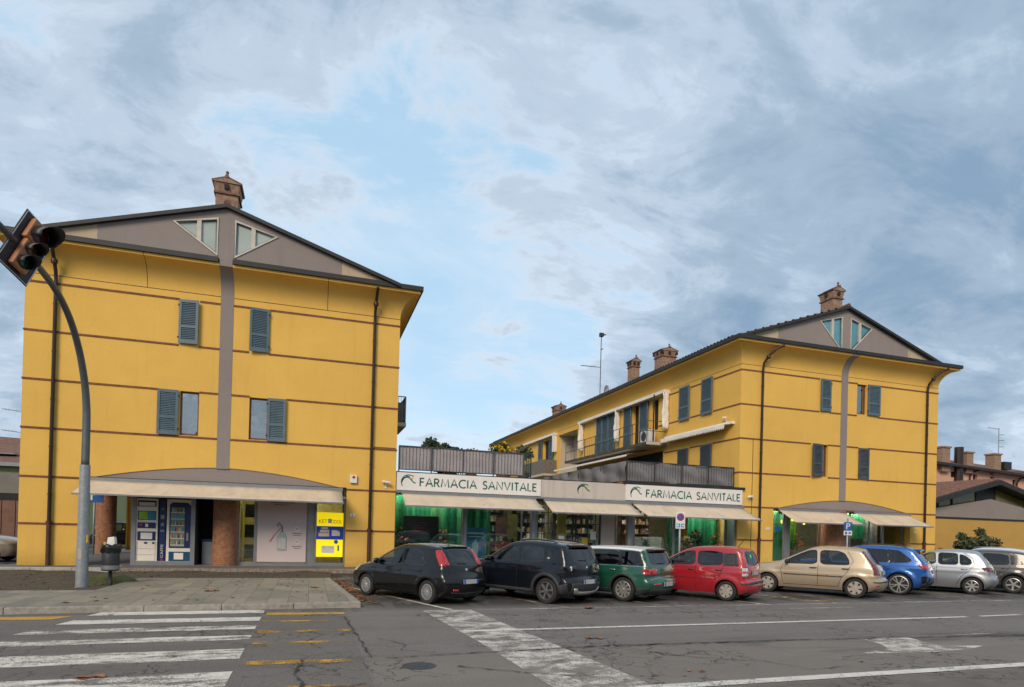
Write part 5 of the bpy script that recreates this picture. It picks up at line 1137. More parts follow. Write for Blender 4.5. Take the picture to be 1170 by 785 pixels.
# ------------------------------------------------------------------ vending machines
navy = plain('navy machine panel', (.012, .025, .115), .35, 0, .1); mwhite = plain('machine white', (.80, .74, .64), .4, 0, .05)
o = empty('vending_machine', (-4.86, 21.96, .14)); tag(o, 'narrow white vending machine with a lime and blue picture panel beside the grey frame', 'vending machine')
MB().box(-.30, .30, 0, .7, 0, 2.05).build('cabinet', mwhite, o, bevel=.01)
pb = MB().box(-.25, .25, -.012, -.001, 1.80, 1.99).box(-.25, .25, -.012, -.001, 1.38, 1.66).box(-.25, .25, -.012, -.001, 1.12, 1.30).box(-.25, .25, -.012, -.001, .74, 1.02); pb.build('panel', navy, o)
MB().box(-.22, .02, -.018, -.0125, 1.40, 1.64).build('lime_panel', plain('lime panel', (.28, .52, .02), .4), o); MB().box(.03, .23, -.018, -.0125, 1.40, 1.64).build('blue_panel', plain('teal panel', (.03, .22, .36), .4), o)
MB().box(-.16, .16, -.018, -.0125, .78, .98).box(-.22, .22, -.018, -.0125, 1.82, 1.93).box(-.04, .04, -.018, -.0125, 1.16, 1.26).build('window', MT['white'], o)
MB().box(-.20, -.12, -.02, -.0125, 1.19, 1.27).build('button', MT['red'], o)
hb = MB()
for k in range(3): hb.box(-.24, .24, -.006, -.001, .10 + k * .19, .105 + k * .19)
hb.box(-.252, -.246, -.006, -.001, .1, .7).box(.246, .252, -.006, -.001, .1, .7).box(-.06, .02, -.02, -.001, .64, .69).box(.16, .22, -.02, -.001, .64, .69).build('drawer_lines', navy, o)
o = empty('payment_column', (-4.43, 21.96, .14)); tag(o, 'slim navy payment column standing between the two vending machines', 'payment terminal')
MB().box(-.09, .09, .02, .5, 0, 2.05).build('cabinet', navy, o, bevel=.006)
MB().box(-.05, .05, .008, .019, 1.42, 1.55).box(-.04, .04, .008, .019, 1.2, 1.3).box(-.05, .05, .008, .019, 1.02, 1.08).box(-.03, .03, .008, .019, 1.72, 1.76).build('slot', MT['alu'], o)
t_ = MB(); add_text(t_, 'CAFFE', .42, .07, lambda u, v: (.035 - u, .016, .32 + v)) if False else add_text(t_, 'CAFFE', .07, .42, lambda u, v: (.035 - v, .016, .2 + u)); t_.build('lettering', MT['white'], o)
MB().lathe([(.004, .004), (.03, .004), (.03, 0), (.004, 0)], 12, Matrix.Translation((0, .017, .14)) @ Matrix.Rotation(R_(90), 4, 'X')).build('red_dot', MT['red'], o)
o = empty('vending_machine', (-3.93, 21.96, .14)); tag(o, 'wide white vending machine with a navy framed window of bottles beside the dark doorway', 'vending machine')
MB().box(-.38, .38, .0, .8, 0, 2.05).build('cabinet', mwhite, o, bevel=.01)
MB().sheet([(-.30, .52), (.30, .52), (.30, 1.86), (.22, 1.95), (-.22, 1.95), (-.30, 1.88)], [[(-.27, .56), (.13, .56), (.13, 1.80), (-.27, 1.80)]], lambda u, v, w_=0: (u, -.016 + w_, v), .014).build('door_frame', navy, o)
MB().box(-.27, .13, -.004, -.0015, .56, 1.80).build('display_back', plain('display interior', (.20, .24, .20), .6), o)
sh = MB()
for k in range(6): sh.box(-.27, .13, -.05 + .042, -.0045, .60 + k * .205, .622 + k * .205)
sh.build('shelf', MT['white'], o)
cols = [(.55, .28, .08), (.06, .20, .42), (.5, .1, .06), (.12, .4, .08), (.05, .05, .16), (.6, .5, .35), (.12, .35, .42)]
for ci, c_ in enumerate(cols):
    mb = MB(); r_ = random.Random(90 + ci)
    for k in range(6):
        for j in range(9):
            if (j * 3 + k * 5 + j * k) % 7 == ci: x = -.25 + j * .042; mb.lathe([(.002, 0), (.016, 0), (.016, .09), (.006, .12), (.006, .14), (.002, .14)], 8, Matrix.Translation((x, -.0085, .622 + k * .205)) @ Matrix.Diagonal((1, .35, 1, 1)))
    mb.build('bottles', plain('bottle colour %d' % ci, c_, .35), o)
MB().box(-.30, .30, -.012, -.001, .08, .40).build('panel', plain('teal navy panel', (.01, .07, .15), .35), o); MB().box(-.15, .12, -.03, -.0125, .15, .36).build('hatch', mwhite, o, bevel=.01)
MB().box(.19, .25, -.03, -.0165, .75, 1.0).build('coin_slot', MT['alu'], o)
o = empty('waste_container', (-3.18, 22.5, .12)); tag(o, 'dark grey container standing in the unlit doorway right of the vending machines', 'container'); MB().box(-.17, .17, -.15, .2, 0, .75).build('body', MT['alu'], o, bevel=.02); MB().box(-.18, .18, -.17, .21, .75, .82).build('lid', navy, o)

# ------------------------------------------------------------------ street furniture
o = empty('traffic_light', (-4.6, 15.4, .04)); tag(o, 'curved grey steel mast carrying a tilted three lamp traffic light over the street', 'traffic light')
MB().tube([(0, 0, -.1), (0, 0, .35), (0, 0, 2.55), (0, 0, 2.62)], [.115, .115, .098, .098], 18).lathe([(.118, .02), (.15, 0), (.15, -.1)], 18).build('pole', MT['steel'], o, auto=40)
up = [(0, 0, 2.60), (0, 0, 3.5), (0, -.05, 3.95), (0, -.22, 4.42), (0, -.58, 4.95), (0, -1.15, 5.42), (0, -1.85, 5.70), (0, -2.7, 5.83), (0, -3.7, 5.88), (0, -5.2, 5.92)]
pts = []
for i in range(len(up) - 1):
    p0, p1, p2, p3 = (Vector(up[max(0, i - 1)]), Vector(up[i]), Vector(up[i + 1]), Vector(up[min(len(up) - 1, i + 2)]))
    for k in range(5): s_ = k / 5; pts.append(.5 * ((2 * p1) + (-p0 + p2) * s_ + (2 * p0 - 5 * p1 + 4 * p2 - p3) * s_ ** 2 + (-p0 + 3 * p1 - 3 * p2 + p3) * s_ ** 3))
pts.append(Vector(up[-1]))
MB().tube(pts, [.078 - .03 * i / len(pts) for i in range(len(pts))], 14).build('mast_arm', plain('dark galvanised arm', (.12, .135, .14), .5, .4), o, smooth=True)
tl = empty('signal_head', (.16, -3.02, 5.66), parent=o)
nrm = Vector((.90, -.44, -.10)).normalized(); upv = Vector((0, 0, 1)); xr = upv.cross(nrm).normalized(); upv = nrm.cross(xr)
xr2 = xr * math.cos(R_(-24)) + upv * math.sin(R_(-24)); up2 = upv * math.cos(R_(-24)) - xr * math.sin(R_(-24))
tl.matrix_local = Matrix.Translation((.12, -3.40, 5.84)) @ Matrix(((xr2.x, -nrm.x, up2.x, 0), (xr2.y, -nrm.y, up2.y, 0), (xr2.z, -nrm.z, up2.z, 0), (0, 0, 0, 1)))
orange = plain('faded orange housing', (.42, .17, .075), .5, 0, .2)
MB().box(-.31, .31, .0, .02, -.53, .53).build('backboard', MT['black'], tl, bevel=.02); MB().strip([(-.29, -.51), (.29, -.51), (.29, .51), (-.29, .51)], .018, lambda u, v: (u, -.004, v), True).build('board_edge', MT['white'], tl)
MB().box(-.19, .19, -.10, -.001, .08, .46).box(-.14, .14, -.10, -.001, -.44, .08).build('housing', orange, tl, bevel=.02)
MB().box(-.12, .12, .02, .2, -.42, .42).build('rear_housing', MT['darkmetal'], tl, bevel=.03)
for z, r_, nm in ((.26, .165, 'red'), (-.04, .115, 'amber'), (-.30, .115, 'green')):
    vb = MB(); n_ = 20; vs = []
    for k in range(n_ + 1):
        a = R_(-40 + 260 * k / n_); ln = .30 * (r_ / .14) * (.55 + .45 * max(0, math.sin(a)))
        for d in (0, ln): vs.append((r_ * math.cos(a), -.10 - d, z + r_ * math.sin(a)))
    vb.add(vs, [(2 * k, 2 * k + 1, 2 * k + 3, 2 * k + 2) for k in range(n_)]); v_ = vb.build('visor', MT['black'], tl, smooth=True); s_ = v_.modifiers.new('t', 'SOLIDIFY'); s_.thickness = .008
    MB().lathe([(.001, .02), (r_ * .6, .015), (r_ * .93, 0)], 18, Matrix.Translation((0, -.10, z)) @ Matrix.Rotation(R_(90), 4, 'X')).build('lens', plain(nm + ' unlit lens', {'red': (.07, .01, .01), 'amber': (.07, .035, .005), 'green': (.008, .04, .02)}[nm], .2), v_)
MB().cbox((.098, -.06, 1.05), (.02, .07, .16)).build('yellow_tag', MT['yellow_paint'], o); MB().cbox((-.02, -.112, .72), (.07, .012, .22)).build('service_door', MT['fascia'], o)
o = empty('litter_bin', (-4.16, 15.72, .05)); tag(o, 'grey round litter bin with a black bag on a short post by the lamp mast', 'litter bin')
MB().lathe([(.05, -.06), (.05, .1), (.04, .12), (.04, .34), (.09, .40), (.12, .42)], 12).build('post', MT['black'], o, auto=40)
MB().lathe([(.01, .34), (.165, .34), (.172, .36), (.172, .82), (.16, .84)], 22).build('body', MT['darkmetal'], o, auto=40); MB().lathe([(.175, .37), (.178, .37), (.178, .46), (.175, .46)], 22, closed=True).build('band', MT['alu'], o)
bm_ = MB(); r_ = random.Random(3); vs = []
for j, (rr2, z) in enumerate(((.186, .74), (.20, .80), (.195, .88), (.18, .92), (.12, .88))):
    for k in range(26): a = k / 26 * 6.283; q = rr2 * (1 + .05 * math.sin(k * 2.6 + j)); vs.append((q * math.cos(a), q * math.sin(a), z + .018 * math.sin(k * 1.9 + j)))
bm_.add(vs, [(j * 26 + k, j * 26 + (k + 1) % 26, j * 26 + 26 + (k + 1) % 26, j * 26 + 26 + k) for j in range(4) for k in range(26)]); bm_.build('bin_bag', plain('black bin liner', (.012, .012, .013), .25), o, smooth=True)
MB().add([(-.07, -.1, .86), (.1, -.1, .86), (.11, .06, .86), (-.08, .06, .86), (-.05, -.08, 1.07), (.08, -.09, 1.09), (.09, .04, 1.08), (-.05, .05, 1.06)], [(0, 1, 5, 4), (1, 2, 6, 5), (2, 3, 7, 6), (3, 0, 4, 7), (4, 5, 6, 7)]).build('paper_bag', MT['white'], None, bevel=.01)
pb_ = bpy.data.objects['paper_bag']; pb_.location = o.location; tag(pb_, 'crumpled white paper bag sticking out of the litter bin', 'paper bag')
MB().cbox((-.10, -.08, .93), (.05, .04, .07)).build('carton', MT['yellow_paint'], None, bevel=.008); c_ = bpy.data.objects['carton']; c_.location = o.location; tag(c_, 'small yellow carton beside the paper bag in the litter bin', 'carton')
st = MB(); r_ = random.Random(12); vs = []
for j in range(7):
    ph = math.pi / 2 * j / 6
    for k in range(18): a = k / 18 * 6.283; q = (1 + .14 * math.sin(k * 2.1 + j) + r_.uniform(-.05, .05)); vs.append((.56 * math.cos(ph) * math.cos(a) * q, .30 * math.cos(ph) * math.sin(a) * q, .27 * math.sin(ph) * (1 + r_.uniform(-.06, .06)) - .03))
st.add(vs, [(j * 18 + k, j * 18 + (k + 1) % 18, j * 18 + 18 + (k + 1) % 18, j * 18 + 18 + k) for j in range(6) for k in range(18)])
o = st.build('mossy_stone', plain('moss on stone', (.07, .075, .025), .95, 0, .55, 4, bmp=.6), None, smooth=True); o.location = (-4.32, 16.35, .03); tag(o, 'low mossy stone lying behind the litter bin', 'stone')
def sign_pole(name, loc, label, face, rz=0, h=2.2):
    o = empty(name, loc, rz); tag(o, label, 'road sign'); MB().tube([(0, .03, -.05), (0, .03, h)], .030, 10).build('pole', MT['steel'], o, smooth=True); face(o); return o
def no_park(o):
    MB().box(-.15, .15, -.012, .0, 1.68, 2.20).build('plate', MT['white'], o, bevel=.006)
    disc = lambda r_, y, m_, nm: MB().lathe([(.001, .002), (r_, .002), (r_, 0), (.001, 0)], 28, Matrix.Translation((0, y, 2.04)) @ Matrix.Rotation(R_(90), 4, 'X')).build(nm, m_, o)
    disc(.120, -.0125, MT['red'], 'red_disc'); disc(.088, -.0152, MT['blue'], 'blue_disc')
    MB().cbox((0, -.019, 2.04), (.19, .003, .030), Matrix.Translation((0, 0, 2.04)) @ Matrix.Rotation(R_(45), 4, 'Y') @ Matrix.Translation((0, 0, -2.04))).build('red_bar', MT['red'], o)
    MB().box(-.12, -.01, -.0145, -.0125, 1.72, 1.84).box(.02, .12, -.0145, -.0125, 1.72, 1.84).build('symbol', plain('light blue symbol', (.03, .26, .5), .4), o)
    t_ = MB(); t_.box(-.10, -.05, -.017, -.015, 1.75, 1.81).cbox((.08, -.016, 1.78), (.05, .003, .05)); t_.build('symbol_print', MT['white'], o)
sign_pole('no_parking_sign', (10.90, 16.7, .0), 'white plate with a red ringed blue no parking disc behind the red car', no_park, R_(-15))
def p_face(o, h=1.6, k=1.0):
    MB().box(-.14, .14, -.012, 0, h + .19, h + .47).build('plate', MT['blue'], o, bevel=.006); MB().box(-.14, .14, -.012, 0, h + .02, h + .175).build('lower_plate', MT['white'], o, bevel=.006)
    t_ = MB(); add_text(t_, 'P', .20, .13, lambda u, v: (u - .06, -.0135, v + h + .23)); t_.build('lettering', MT['white'], o)
    MB().box(-.10, -.03, -.015, -.0125, h + .05, h + .14).box(.02, .10, -.015, -.0125, h + .07, h + .13).build('symbol', MT['blue'], o)
sign_pole('parking_sign', (17.53, 16.7, .0), 'blue P parking sign standing behind the blue car near the brick column', p_face, R_(-20))
def p_face2(o):
    MB().box(-.32, .32, -.012, 0, 2.06, 2.66).build('plate', MT['blue'], o, bevel=.006); t_ = MB(); add_text(t_, 'P', .44, .30, lambda u, v: (u - .13, -.0135, v + 2.15)); t_.build('lettering', MT['white'], o)
sign_pole('parking_sign', (-8.02, 27.98, .08), 'large blue P sign in the portico half hidden behind the traffic mast', p_face2, 0, 2.6)
# ------------------------------------------------------------------ fallen leaves
lm = MB(); r_ = random.Random(5)
def leaf(x, y, z, s_):
    a = r_.uniform(0, 6.28); d = Vector((math.cos(a), math.sin(a), 0)) * s_; e = Vector((-math.sin(a), math.cos(a), 0)) * s_ * .6; c = Vector((x, y, z)); l_ = r_.uniform(0, .4) * s_
    lm.add([c - d, c + e + Vector((0, 0, l_)), c + d, c - e + Vector((0, 0, l_ * .5))], [(0, 1, 2, 3)])
for _ in range(520): x = r_.uniform(-10, .5); y = r_.uniform(14.5, 20.2); (leaf(x, y, soil_z(x, y) + .012, r_.uniform(.025, .065)) if not (x > -4.0 and y < 17.3) else None)
for _ in range(420): u = r_.random(); leaf(.98 - .38 * u + abs(r_.gauss(0, .22)), 12.2 + 5.6 * u, r_.uniform(.008, .03), r_.uniform(.025, .06))
for _ in range(55): leaf(r_.uniform(-5, .7), r_.uniform(12.2, 17.2), .106, r_.uniform(.03, .07))
for _ in range(60): leaf(r_.uniform(-4, 20), r_.uniform(5.6, 13.5), .012, r_.uniform(.025, .055))
for p in ((-1.98, 6.9), (3.9, 8.1), (5.3, 11.2), (-1.9, 14.0), (.1, 14.6)):
    for _ in range(4): leaf(p[0] + r_.uniform(-.1, .1), p[1] + r_.uniform(-.05, .05), .11 if p[1] > 12 else .015, .085)
m, t, b = newmat('autumn leaf'); n = nz(t, worldpos(t), 7, 3); t.links.new(rmp(t, n, [(.3, (.10, .035, .015)), (.5, (.26, .085, .03)), (.7, (.36, .19, .06))]), b.inputs['Base Color'])
tag(lm.build('fallen_leaves', m, recalc=False), 'brown autumn leaves scattered over soil, slabs and kerb', 'leaves', kind='stuff')

# ------------------------------------------------------------------ background right: hall, pink house, hedge
o = empty('hall', (60, 41, 0)); tag(o, 'low ochre hall with a grey pediment and dark glazed gable at the right edge', 'building')
MB().box(44, 76, 40, 60, 0, 3.45).build('wall', MT['ochre'], o); MB().box(44, 76, 39.93, 60, 3.45, 3.60).build('wall_cap', MT['gutter'], o)
to3 = lambda u, v, w_=0: (u, 40.0 + w_, v)
MB().prism([(47.0, 3.60), (69.8, 3.60), (58.4, 5.35)], to3, 0, .3).build('pediment', MT['taupe'], o)
MB().prism([(46.2, 3.60), (58.4, 5.95), (70.6, 3.60), (69.6, 3.60), (58.4, 5.36), (47.2, 3.60)], to3, .6, .7).build('clerestory_back', MT['wood'], o)
MB().prism([(46.2, 3.6), (58.4, 6.6), (70.6, 3.6), (69.6, 3.6), (58.4, 5.38), (47.2, 3.6)], to3, .5, .55).build('clerestory', plain('olive reflecting pane', (.14, .12, .03), .2, 0, .3, .6), o)
cl = MB()
for x in (52.5, 54.2, 57.2, 59.5, 63.5): zt = 6.5 - abs(x - 58.4) * .25; cl.box(x - .08, x + .08, 40.40, 40.5, zt - 1.4, zt)
cl.box(57.2, 59.5, 40.42, 40.48, 5.3, 6.5); cl.build('mullion', MT['gutter'], o)
rb = MB()
for sg in (-1, 1): rb.add([(58.4, 39.2, 7.05), (58.4 + sg * 14.5, 39.2, 3.35), (58.4 + sg * 14.5, 60, 3.35), (58.4, 60, 7.05), (58.4, 39.2, 6.62), (58.4 + sg * 14.5, 39.2, 2.95), (58.4 + sg * 14.5, 60, 2.95), (58.4, 60, 6.62)], [(0, 1, 2, 3), (4, 7, 6, 5), (0, 4, 5, 1), (1, 5, 6, 2), (2, 6, 7, 3)])
r2_ = rb.build('roof', MT['gutter'], o)
tb = MB()
for sg in (-1, 1):
    for k in range(40): y = 39.6 + k * .5; tb.tube([(58.4, y, 7.1), (58.4 + sg * 14.4, y, 3.42)], .16, 6)
tb.build('roof_tiles', MT['tile'], r2_); MB().box(63.0, 63.06, 39.98, 40, 0, 3.4).build('joint', MT['pipe'], o); adopt(o)
o = empty('pink_house', (105, 70, 0)); tag(o, 'tall salmon pink house with brick chimneys far behind the ochre hall', 'building')
s3 = lambda x: 13.4 - (x - 90.7) * .047
mb = MB().sheet([(80, 0), (130, 0), (130, 11.6), (80, 13.9 - .55)], [[(x - .5, s3(x) - 2.0), (x + .5, s3(x) - 2.0), (x + .5, s3(x) - 1.1), (x - .5, s3(x) - 1.1)] for x in (93.9, 98.6, 102.4, 107.4, 111.5)], lambda u, v, w_=0: (u, 70 + w_, v), .4); mb.build('wall', MT['pink'], o)
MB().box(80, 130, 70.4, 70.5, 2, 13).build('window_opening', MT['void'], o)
MB().add([(79, 68.9, 13.85), (131, 68.9, 11.4), (131, 76, 15.6 - 2.1), (79, 76, 16.0), (79, 68.9, 13.5), (131, 68.9, 11.05), (131, 76, 13.2), (79, 76, 15.7)], [(0, 1, 2, 3), (4, 7, 6, 5), (0, 4, 5, 1), (1, 5, 6, 2), (3, 2, 6, 7), (0, 3, 7, 4)]).build('roof', MT['tile'], o)
MB().add([(79, 68.8, 13.8), (131, 68.8, 11.35), (131, 68.8, 11.0), (79, 68.8, 13.45), (79, 69.2, 13.45), (131, 69.2, 11.0)], [(0, 1, 2, 3), (3, 2, 5, 4)]).build('gutter', MT['gutter'], o)
for x, w_, zt in ((91.6, 1.6, 15.6), (96.6, 1.4, 15.1), (102.6, 1.5, 15.2), (112.2, 1.4, 13.9)): MB().box(x - w_ / 2, x + w_ / 2, 69.4, 70.8, 12, zt).box(x - w_ / 2 - .15, x + w_ / 2 + .15, 69.25, 70.95, zt, zt + .22).build('chimney', MT['brickflat'], o)
MB().box(104.0, 105.6, 69.3, 70.4, 13, 14.2).build('dormer', MT['gutter'], o)
MB().tube([(94.6, 69.7, 5), (94.6, 69.7, 15.9)], .62, 10).build('flue', MT['pipe'], o)
for x in (97.3, 107.8): MB().tube([(x + 1.6, 69.0, s3(x) - .35), (x + .2, 69.6, s3(x) - .9), (x, 69.9, s3(x) - 1.6), (x, 69.9, 2)], .13, 8).build('downpipe', MT['pipe'], o)
adopt(o)
o = empty('antenna', (103.0, 69.6, 15.3)); tag(o, 'television aerial on a brick chimney of the pink house', 'antenna'); MB().tube([(0, 0, 0), (0, 0, 4.2)], .06, 6).build('mast', MT['alu'], o)
ab = MB(); 
for z, l_ in ((4.0, -2.4), (3.1, 1.2), (2.2, 1.2), (1.2, 1.1)): ab.tube([(0, 0, z), (l_, 0, z + .08)], .05, 5)
ab.build('elements', MT['alu'], o)
o = empty('hedge', (50, 36, 0)); tag(o, 'low clipped hedge along the foot of the ochre hall', 'hedge'); mb = MB(); r_ = random.Random(8)
for k in range(34): leaves(mb, (43 + k * .55, 36.5, .45 + .1 * math.sin(k)), (.55, .5, .42), 110, .2, r_, shell=.1)
mb.build('foliage', plain('hedge leaf', (.07, .075, .025), .8, 0, .5, 2), o, recalc=False); adopt(o)
plant('shrub', (51.4, 36.2, 0), 'bushy green shrub growing out of the hedge before the ochre hall', 'plant', olive, (0, 0, 1.25, 1.75, 1.2, 1.20), 3200, .30, None, None, None, 31, 9, clumps=34)
# ------------------------------------------------------------------ background left
o = empty('tiled_house', (-24, 46, 0)); tag(o, 'pale green house with a tiled roof behind the left yellow house', 'building')
MB().box(-40, -14, 45, 60, 0, 4.55).build('wall', MT['pale_green'], o); MB().box(-40.5, -13.6, 44.4, 60, 4.5, 4.72).build('gutter', MT['alu'], o)
MB().add([(-41, 44.4, 4.72), (-13.4, 44.4, 4.72), (-14, 53, 6.9), (-30, 53, 7.4)], [(0, 1, 2, 3)]).add([(-13.4, 44.4, 4.72), (-13.4, 60, 4.72), (-14, 53, 6.9)], [(0, 1, 2)]).build('roof', MT['tile'], o)
MB().box(-19.0, -17.6, 46.2, 47.4, 5.35, 5.42).build('skylight', plain('roof pane', (.2, .25, .3), .15), o); MB().box(-17.4, -17.0, 44.93, 45.01, 3.7, 3.95).build('vent', MT['void'], o); adopt(o)
o = empty('garden_wall', (-20, 40, 0)); tag(o, 'stained concrete wall with brown timber doors at the left edge', 'wall')
MB().box(-30, -12.8, 40, 40.4, 0, 3.85).build('concrete', MT['concrete'], o); MB().box(-17.0, -13.2, 39.95, 39.999, 0, 2.75).build('door_opening', MT['void'], o)
db = MB()
for k in range(5): db.box(-16.9 + k * .62, -16.9 + k * .62 + .58, 39.88, 39.948, .1, 2.35)
db.build('door', plain('brown timber door', (.17, .085, .055), .7, 0, .2, 3), o); MB().box(-13.9, -13.75, 39.7, 39.9, 0, 3.0).build('post', MT['concrete'], o); adopt(o)
o = empty('antenna', (-17.2, 46, 6)); tag(o, 'television aerial above the tiled roof at the left edge', 'antenna'); MB().tube([(0, 0, -1), (0, 0, 2.1)], .025, 6).build('mast', MT['alu'], o)
ab = MB()
for z in (2.0, .7): 
    ab.tube([(0, 0, z), (-1.0, 0, z + .1)], .02, 5)
    for k in range(5): ab.tube([(-.2 - k * .18, -.3, z + .03 + k * .015), (-.2 - k * .18, .3, z + .03 + k * .015)], .01, 4)
ab.build('elements', MT['alu'], o)
o = empty('far_house', (-20, 62, 0)); tag(o, 'cream house seen through the portico behind the brick column', 'building')
MB().box(-26, -4, 62, 70, 0, 7).build('wall', MT['cream_wall'], o); MB().box(-13.5, -11.8, 61.95, 62.01, 0, 5.5).build('creeper', darkleaf, o)
MB().box(-12.6, -11.9, 61.9, 61.95, .1, 2.4).build('door', MT['tile'], o); MB().box(-27, -3, 61.2, 70.5, 7, 7.4).build('roof', MT['tile'], o); adopt(o)

# added unseen tree belt behind the viewer, darkening what panes and car paint mirror
tb_ = MB(); r_ = random.Random(77)
for k in range(170):
    x = -110 + 220 * k / 169 + r_.uniform(-1, 1); h_ = r_.uniform(6.5, 9.5); leaves(tb_, (x, -25 + r_.uniform(-2, 2), h_ * .5), (2.2, 1.6, h_ * .5), 260, .6, r_, shell=.05)
tb_.box(-110, 110, -29, -28.5, 0, 6)
tag(tb_.build('unseen_treeline', darkleaf, recalc=False), kind='stuff')
# ================================================================== cars
def paintm(name, col, metal=0.0, rough=.32, flake=.0, dirt=.2, dirtc=(.16, .14, .12)):
    m, t, b = newmat(name); p = coords(t); s = t.nodes.new('ShaderNodeSeparateXYZ'); t.links.new(p, s.inputs[0])
    n = nz(t, p, 3.5, 6, .65); f = nz(t, p, 220, 2, .5)
    low = mth(t, 'SUBTRACT', 1.0, mth(t, 'DIVIDE', s.outputs[2], .75), clamp=True)      # road dirt thrown up from below
    dk = mth(t, 'MULTIPLY', mth(t, 'ADD', mth(t, 'MULTIPLY', low, .8), .14), mth(t, 'MULTIPLY', rmp(t, n, [(.3, .25), (.7, 1.0)]), dirt * 2), clamp=True)
    base = mx(t, flake, col, rmp(t, f, [(.35, tuple(k * .6 for k in col)), (.7, tuple(min(1, k * 1.5 + .02) for k in col))])) if flake else None
    c = mx(t, dk, base if flake else col, dirtc); t.links.new(c, b.inputs['Base Color'])
    b.inputs['Metallic'].default_value = metal; t.links.new(mth(t, 'ADD', mth(t, 'MULTIPLY', dk, .6), rough), b.inputs['Roughness'])
    b.inputs['Coat Weight'].default_value = .9; b.inputs['Coat IOR'].default_value = 1.36 if max(col) < .03 else 1.5; b.inputs['Specular IOR Level'].default_value = .25 if max(col) < .03 else .5; t.links.new(mth(t, 'ADD', mth(t, 'MULTIPLY', dk, .5), .04), b.inputs['Coat Roughness']); return m
MT['tyre'] = plain('tyre rubber', (.022, .021, .020), .85, 0, .3, 10)
MT['rim_silver'] = plain('silver alloy', (.50, .49, .47), .35, .7, .12, 14); MT['rim_dark'] = plain('dark alloy', (.06, .06, .062), .4, .6, .15, 9); MT['rim_mid'] = plain('grey alloy', (.20, .20, .20), .4, .6, .3, 9); MT['rim_dusty'] = plain('dusty wheel trim', (.40, .36, .31), .55, .3, .2, 14)
MT['trim'] = plain('unpainted trim', (.032, .033, .035), .6, 0, .2, 12); MT['gloss_black'] = plain('gloss black trim', (.008, .008, .009), .15, 0, .2, 6, coat=.5)
MT['lamp_red'] = plain('red lamp lens', (.40, .012, .012), .12, 0, .25, 14, coat=1.0); MT['lamp_dark'] = plain('dark red lamp lens', (.13, .008, .012), .12, 0, .2, 12, coat=1.0); MT['lamp_clear'] = plain('clear lamp lens', (.55, .55, .55), .12, 0, .1, 20, coat=1.0)
MT['cabin'] = plain('dark cabin', (.022, .022, .024), .8); MT['seat'] = plain('seat cloth', (.040, .040, .044), .9, 0, .2, 12)
MT['plate_grey'] = plain('smeared plate centre', (.40, .40, .40), .5, 0, .1, 9); MT['chrome'] = plain('chrome', (.6, .6, .6), .12, 1.0, .05)
MT['car_glass'] = glassm('car glass', (.50, .58, .56), .95, .0, .02, .01); MT['car_glass_dark'] = glassm('tinted car glass', (.10, .115, .12), .95, .0, .03, .01)
MT['sticker_green'] = emit('green windscreen tag', (.02, .6, .06), .5)
def cr(pts, n):
    # Catmull-Rom through rows of numbers, resampled evenly on the first two columns
    P = np.array(pts, float); out = []
    for i in range(len(P) - 1):
        p0, p1, p2, p3 = P[max(i - 1, 0)], P[i], P[i + 1], P[min(i + 2, len(P) - 1)]
        for k in range(12):
            s = k / 12; out.append(.5 * ((2 * p1) + (-p0 + p2) * s + (2 * p0 - 5 * p1 + 4 * p2 - p3) * s ** 2 + (-p0 + 3 * p1 - 3 * p2 + p3) * s ** 3))
    out.append(P[-1]); out = np.array(out); L_ = np.r_[0, np.cumsum(np.hypot(*np.diff(out[:, :2], axis=0).T))]
    t = np.linspace(0, L_[-1], n); return np.stack([np.interp(t, L_, out[:, c]) for c in range(out.shape[1])], 1)
def inpoly(P, poly):
    x, y = P[:, 0], P[:, 1]; c = np.zeros(len(P), bool); q = np.asarray(poly); j = len(q) - 1
    for i in range(len(q)):
        xi, yi, xj, yj = *q[i], *q[j]
        with np.errstate(divide='ignore', invalid='ignore'): c ^= ((yi > y) != (yj > y)) & (x < (xj - xi) * (y - yi) / (yj - yi + 1e-12) + xi)
        j = i
    return c
def soft(poly, it=2, q=.13):
    P = [np.array(p, float) for p in poly]
    for _ in range(it):
        o = []
        for i in range(len(P)): a, b = P[i], P[(i + 1) % len(P)]; o += [a + (b - a) * q, b + (a - b) * q]
        P = o
    return [tuple(p) for p in P]
def resamp(poly, step, closed=True):
    o = []; n = len(poly)
    for i in range(n if closed else n - 1):
        a, b = np.array(poly[i], float), np.array(poly[(i + 1) % n], float); k = max(1, int(np.hypot(*(b - a)) / step))
        for j in range(k): o.append(tuple(a + (b - a) * j / k))
    if not closed: o.append(tuple(poly[-1]))
    return o
def segdist(P, Q):
    # distance of points P to polyline Q
    A, B = Q[:-1], Q[1:]; D = B - A; L2 = (D ** 2).sum(1) + 1e-12; out = np.full(len(P), 9.0)
    for i in range(0, len(P), 400):
        p = P[i:i + 400][:, None, :]; t = np.clip(((p - A) * D).sum(2) / L2, 0, 1); d = p - A - t[..., None] * D; out[i:i + 400] = np.sqrt((d ** 2).sum(2)).min(1)
    return out
def tri(loops, pts):
    V = []; Ed = []
    for lp in loops: b = len(V); V += [Vector(p) for p in lp]; Ed += [(b + i, b + (i + 1) % len(lp)) for i in range(len(lp))]
    V += [Vector(p) for p in pts]
    v, _, f, *_r = delaunay_2d_cdt(V, Ed, [], 0, 1e-5)
    v = np.array([(p.x, p.y) for p in v]); f = np.array([tuple(q) for q in f]); return v, f, v[f].mean(1)
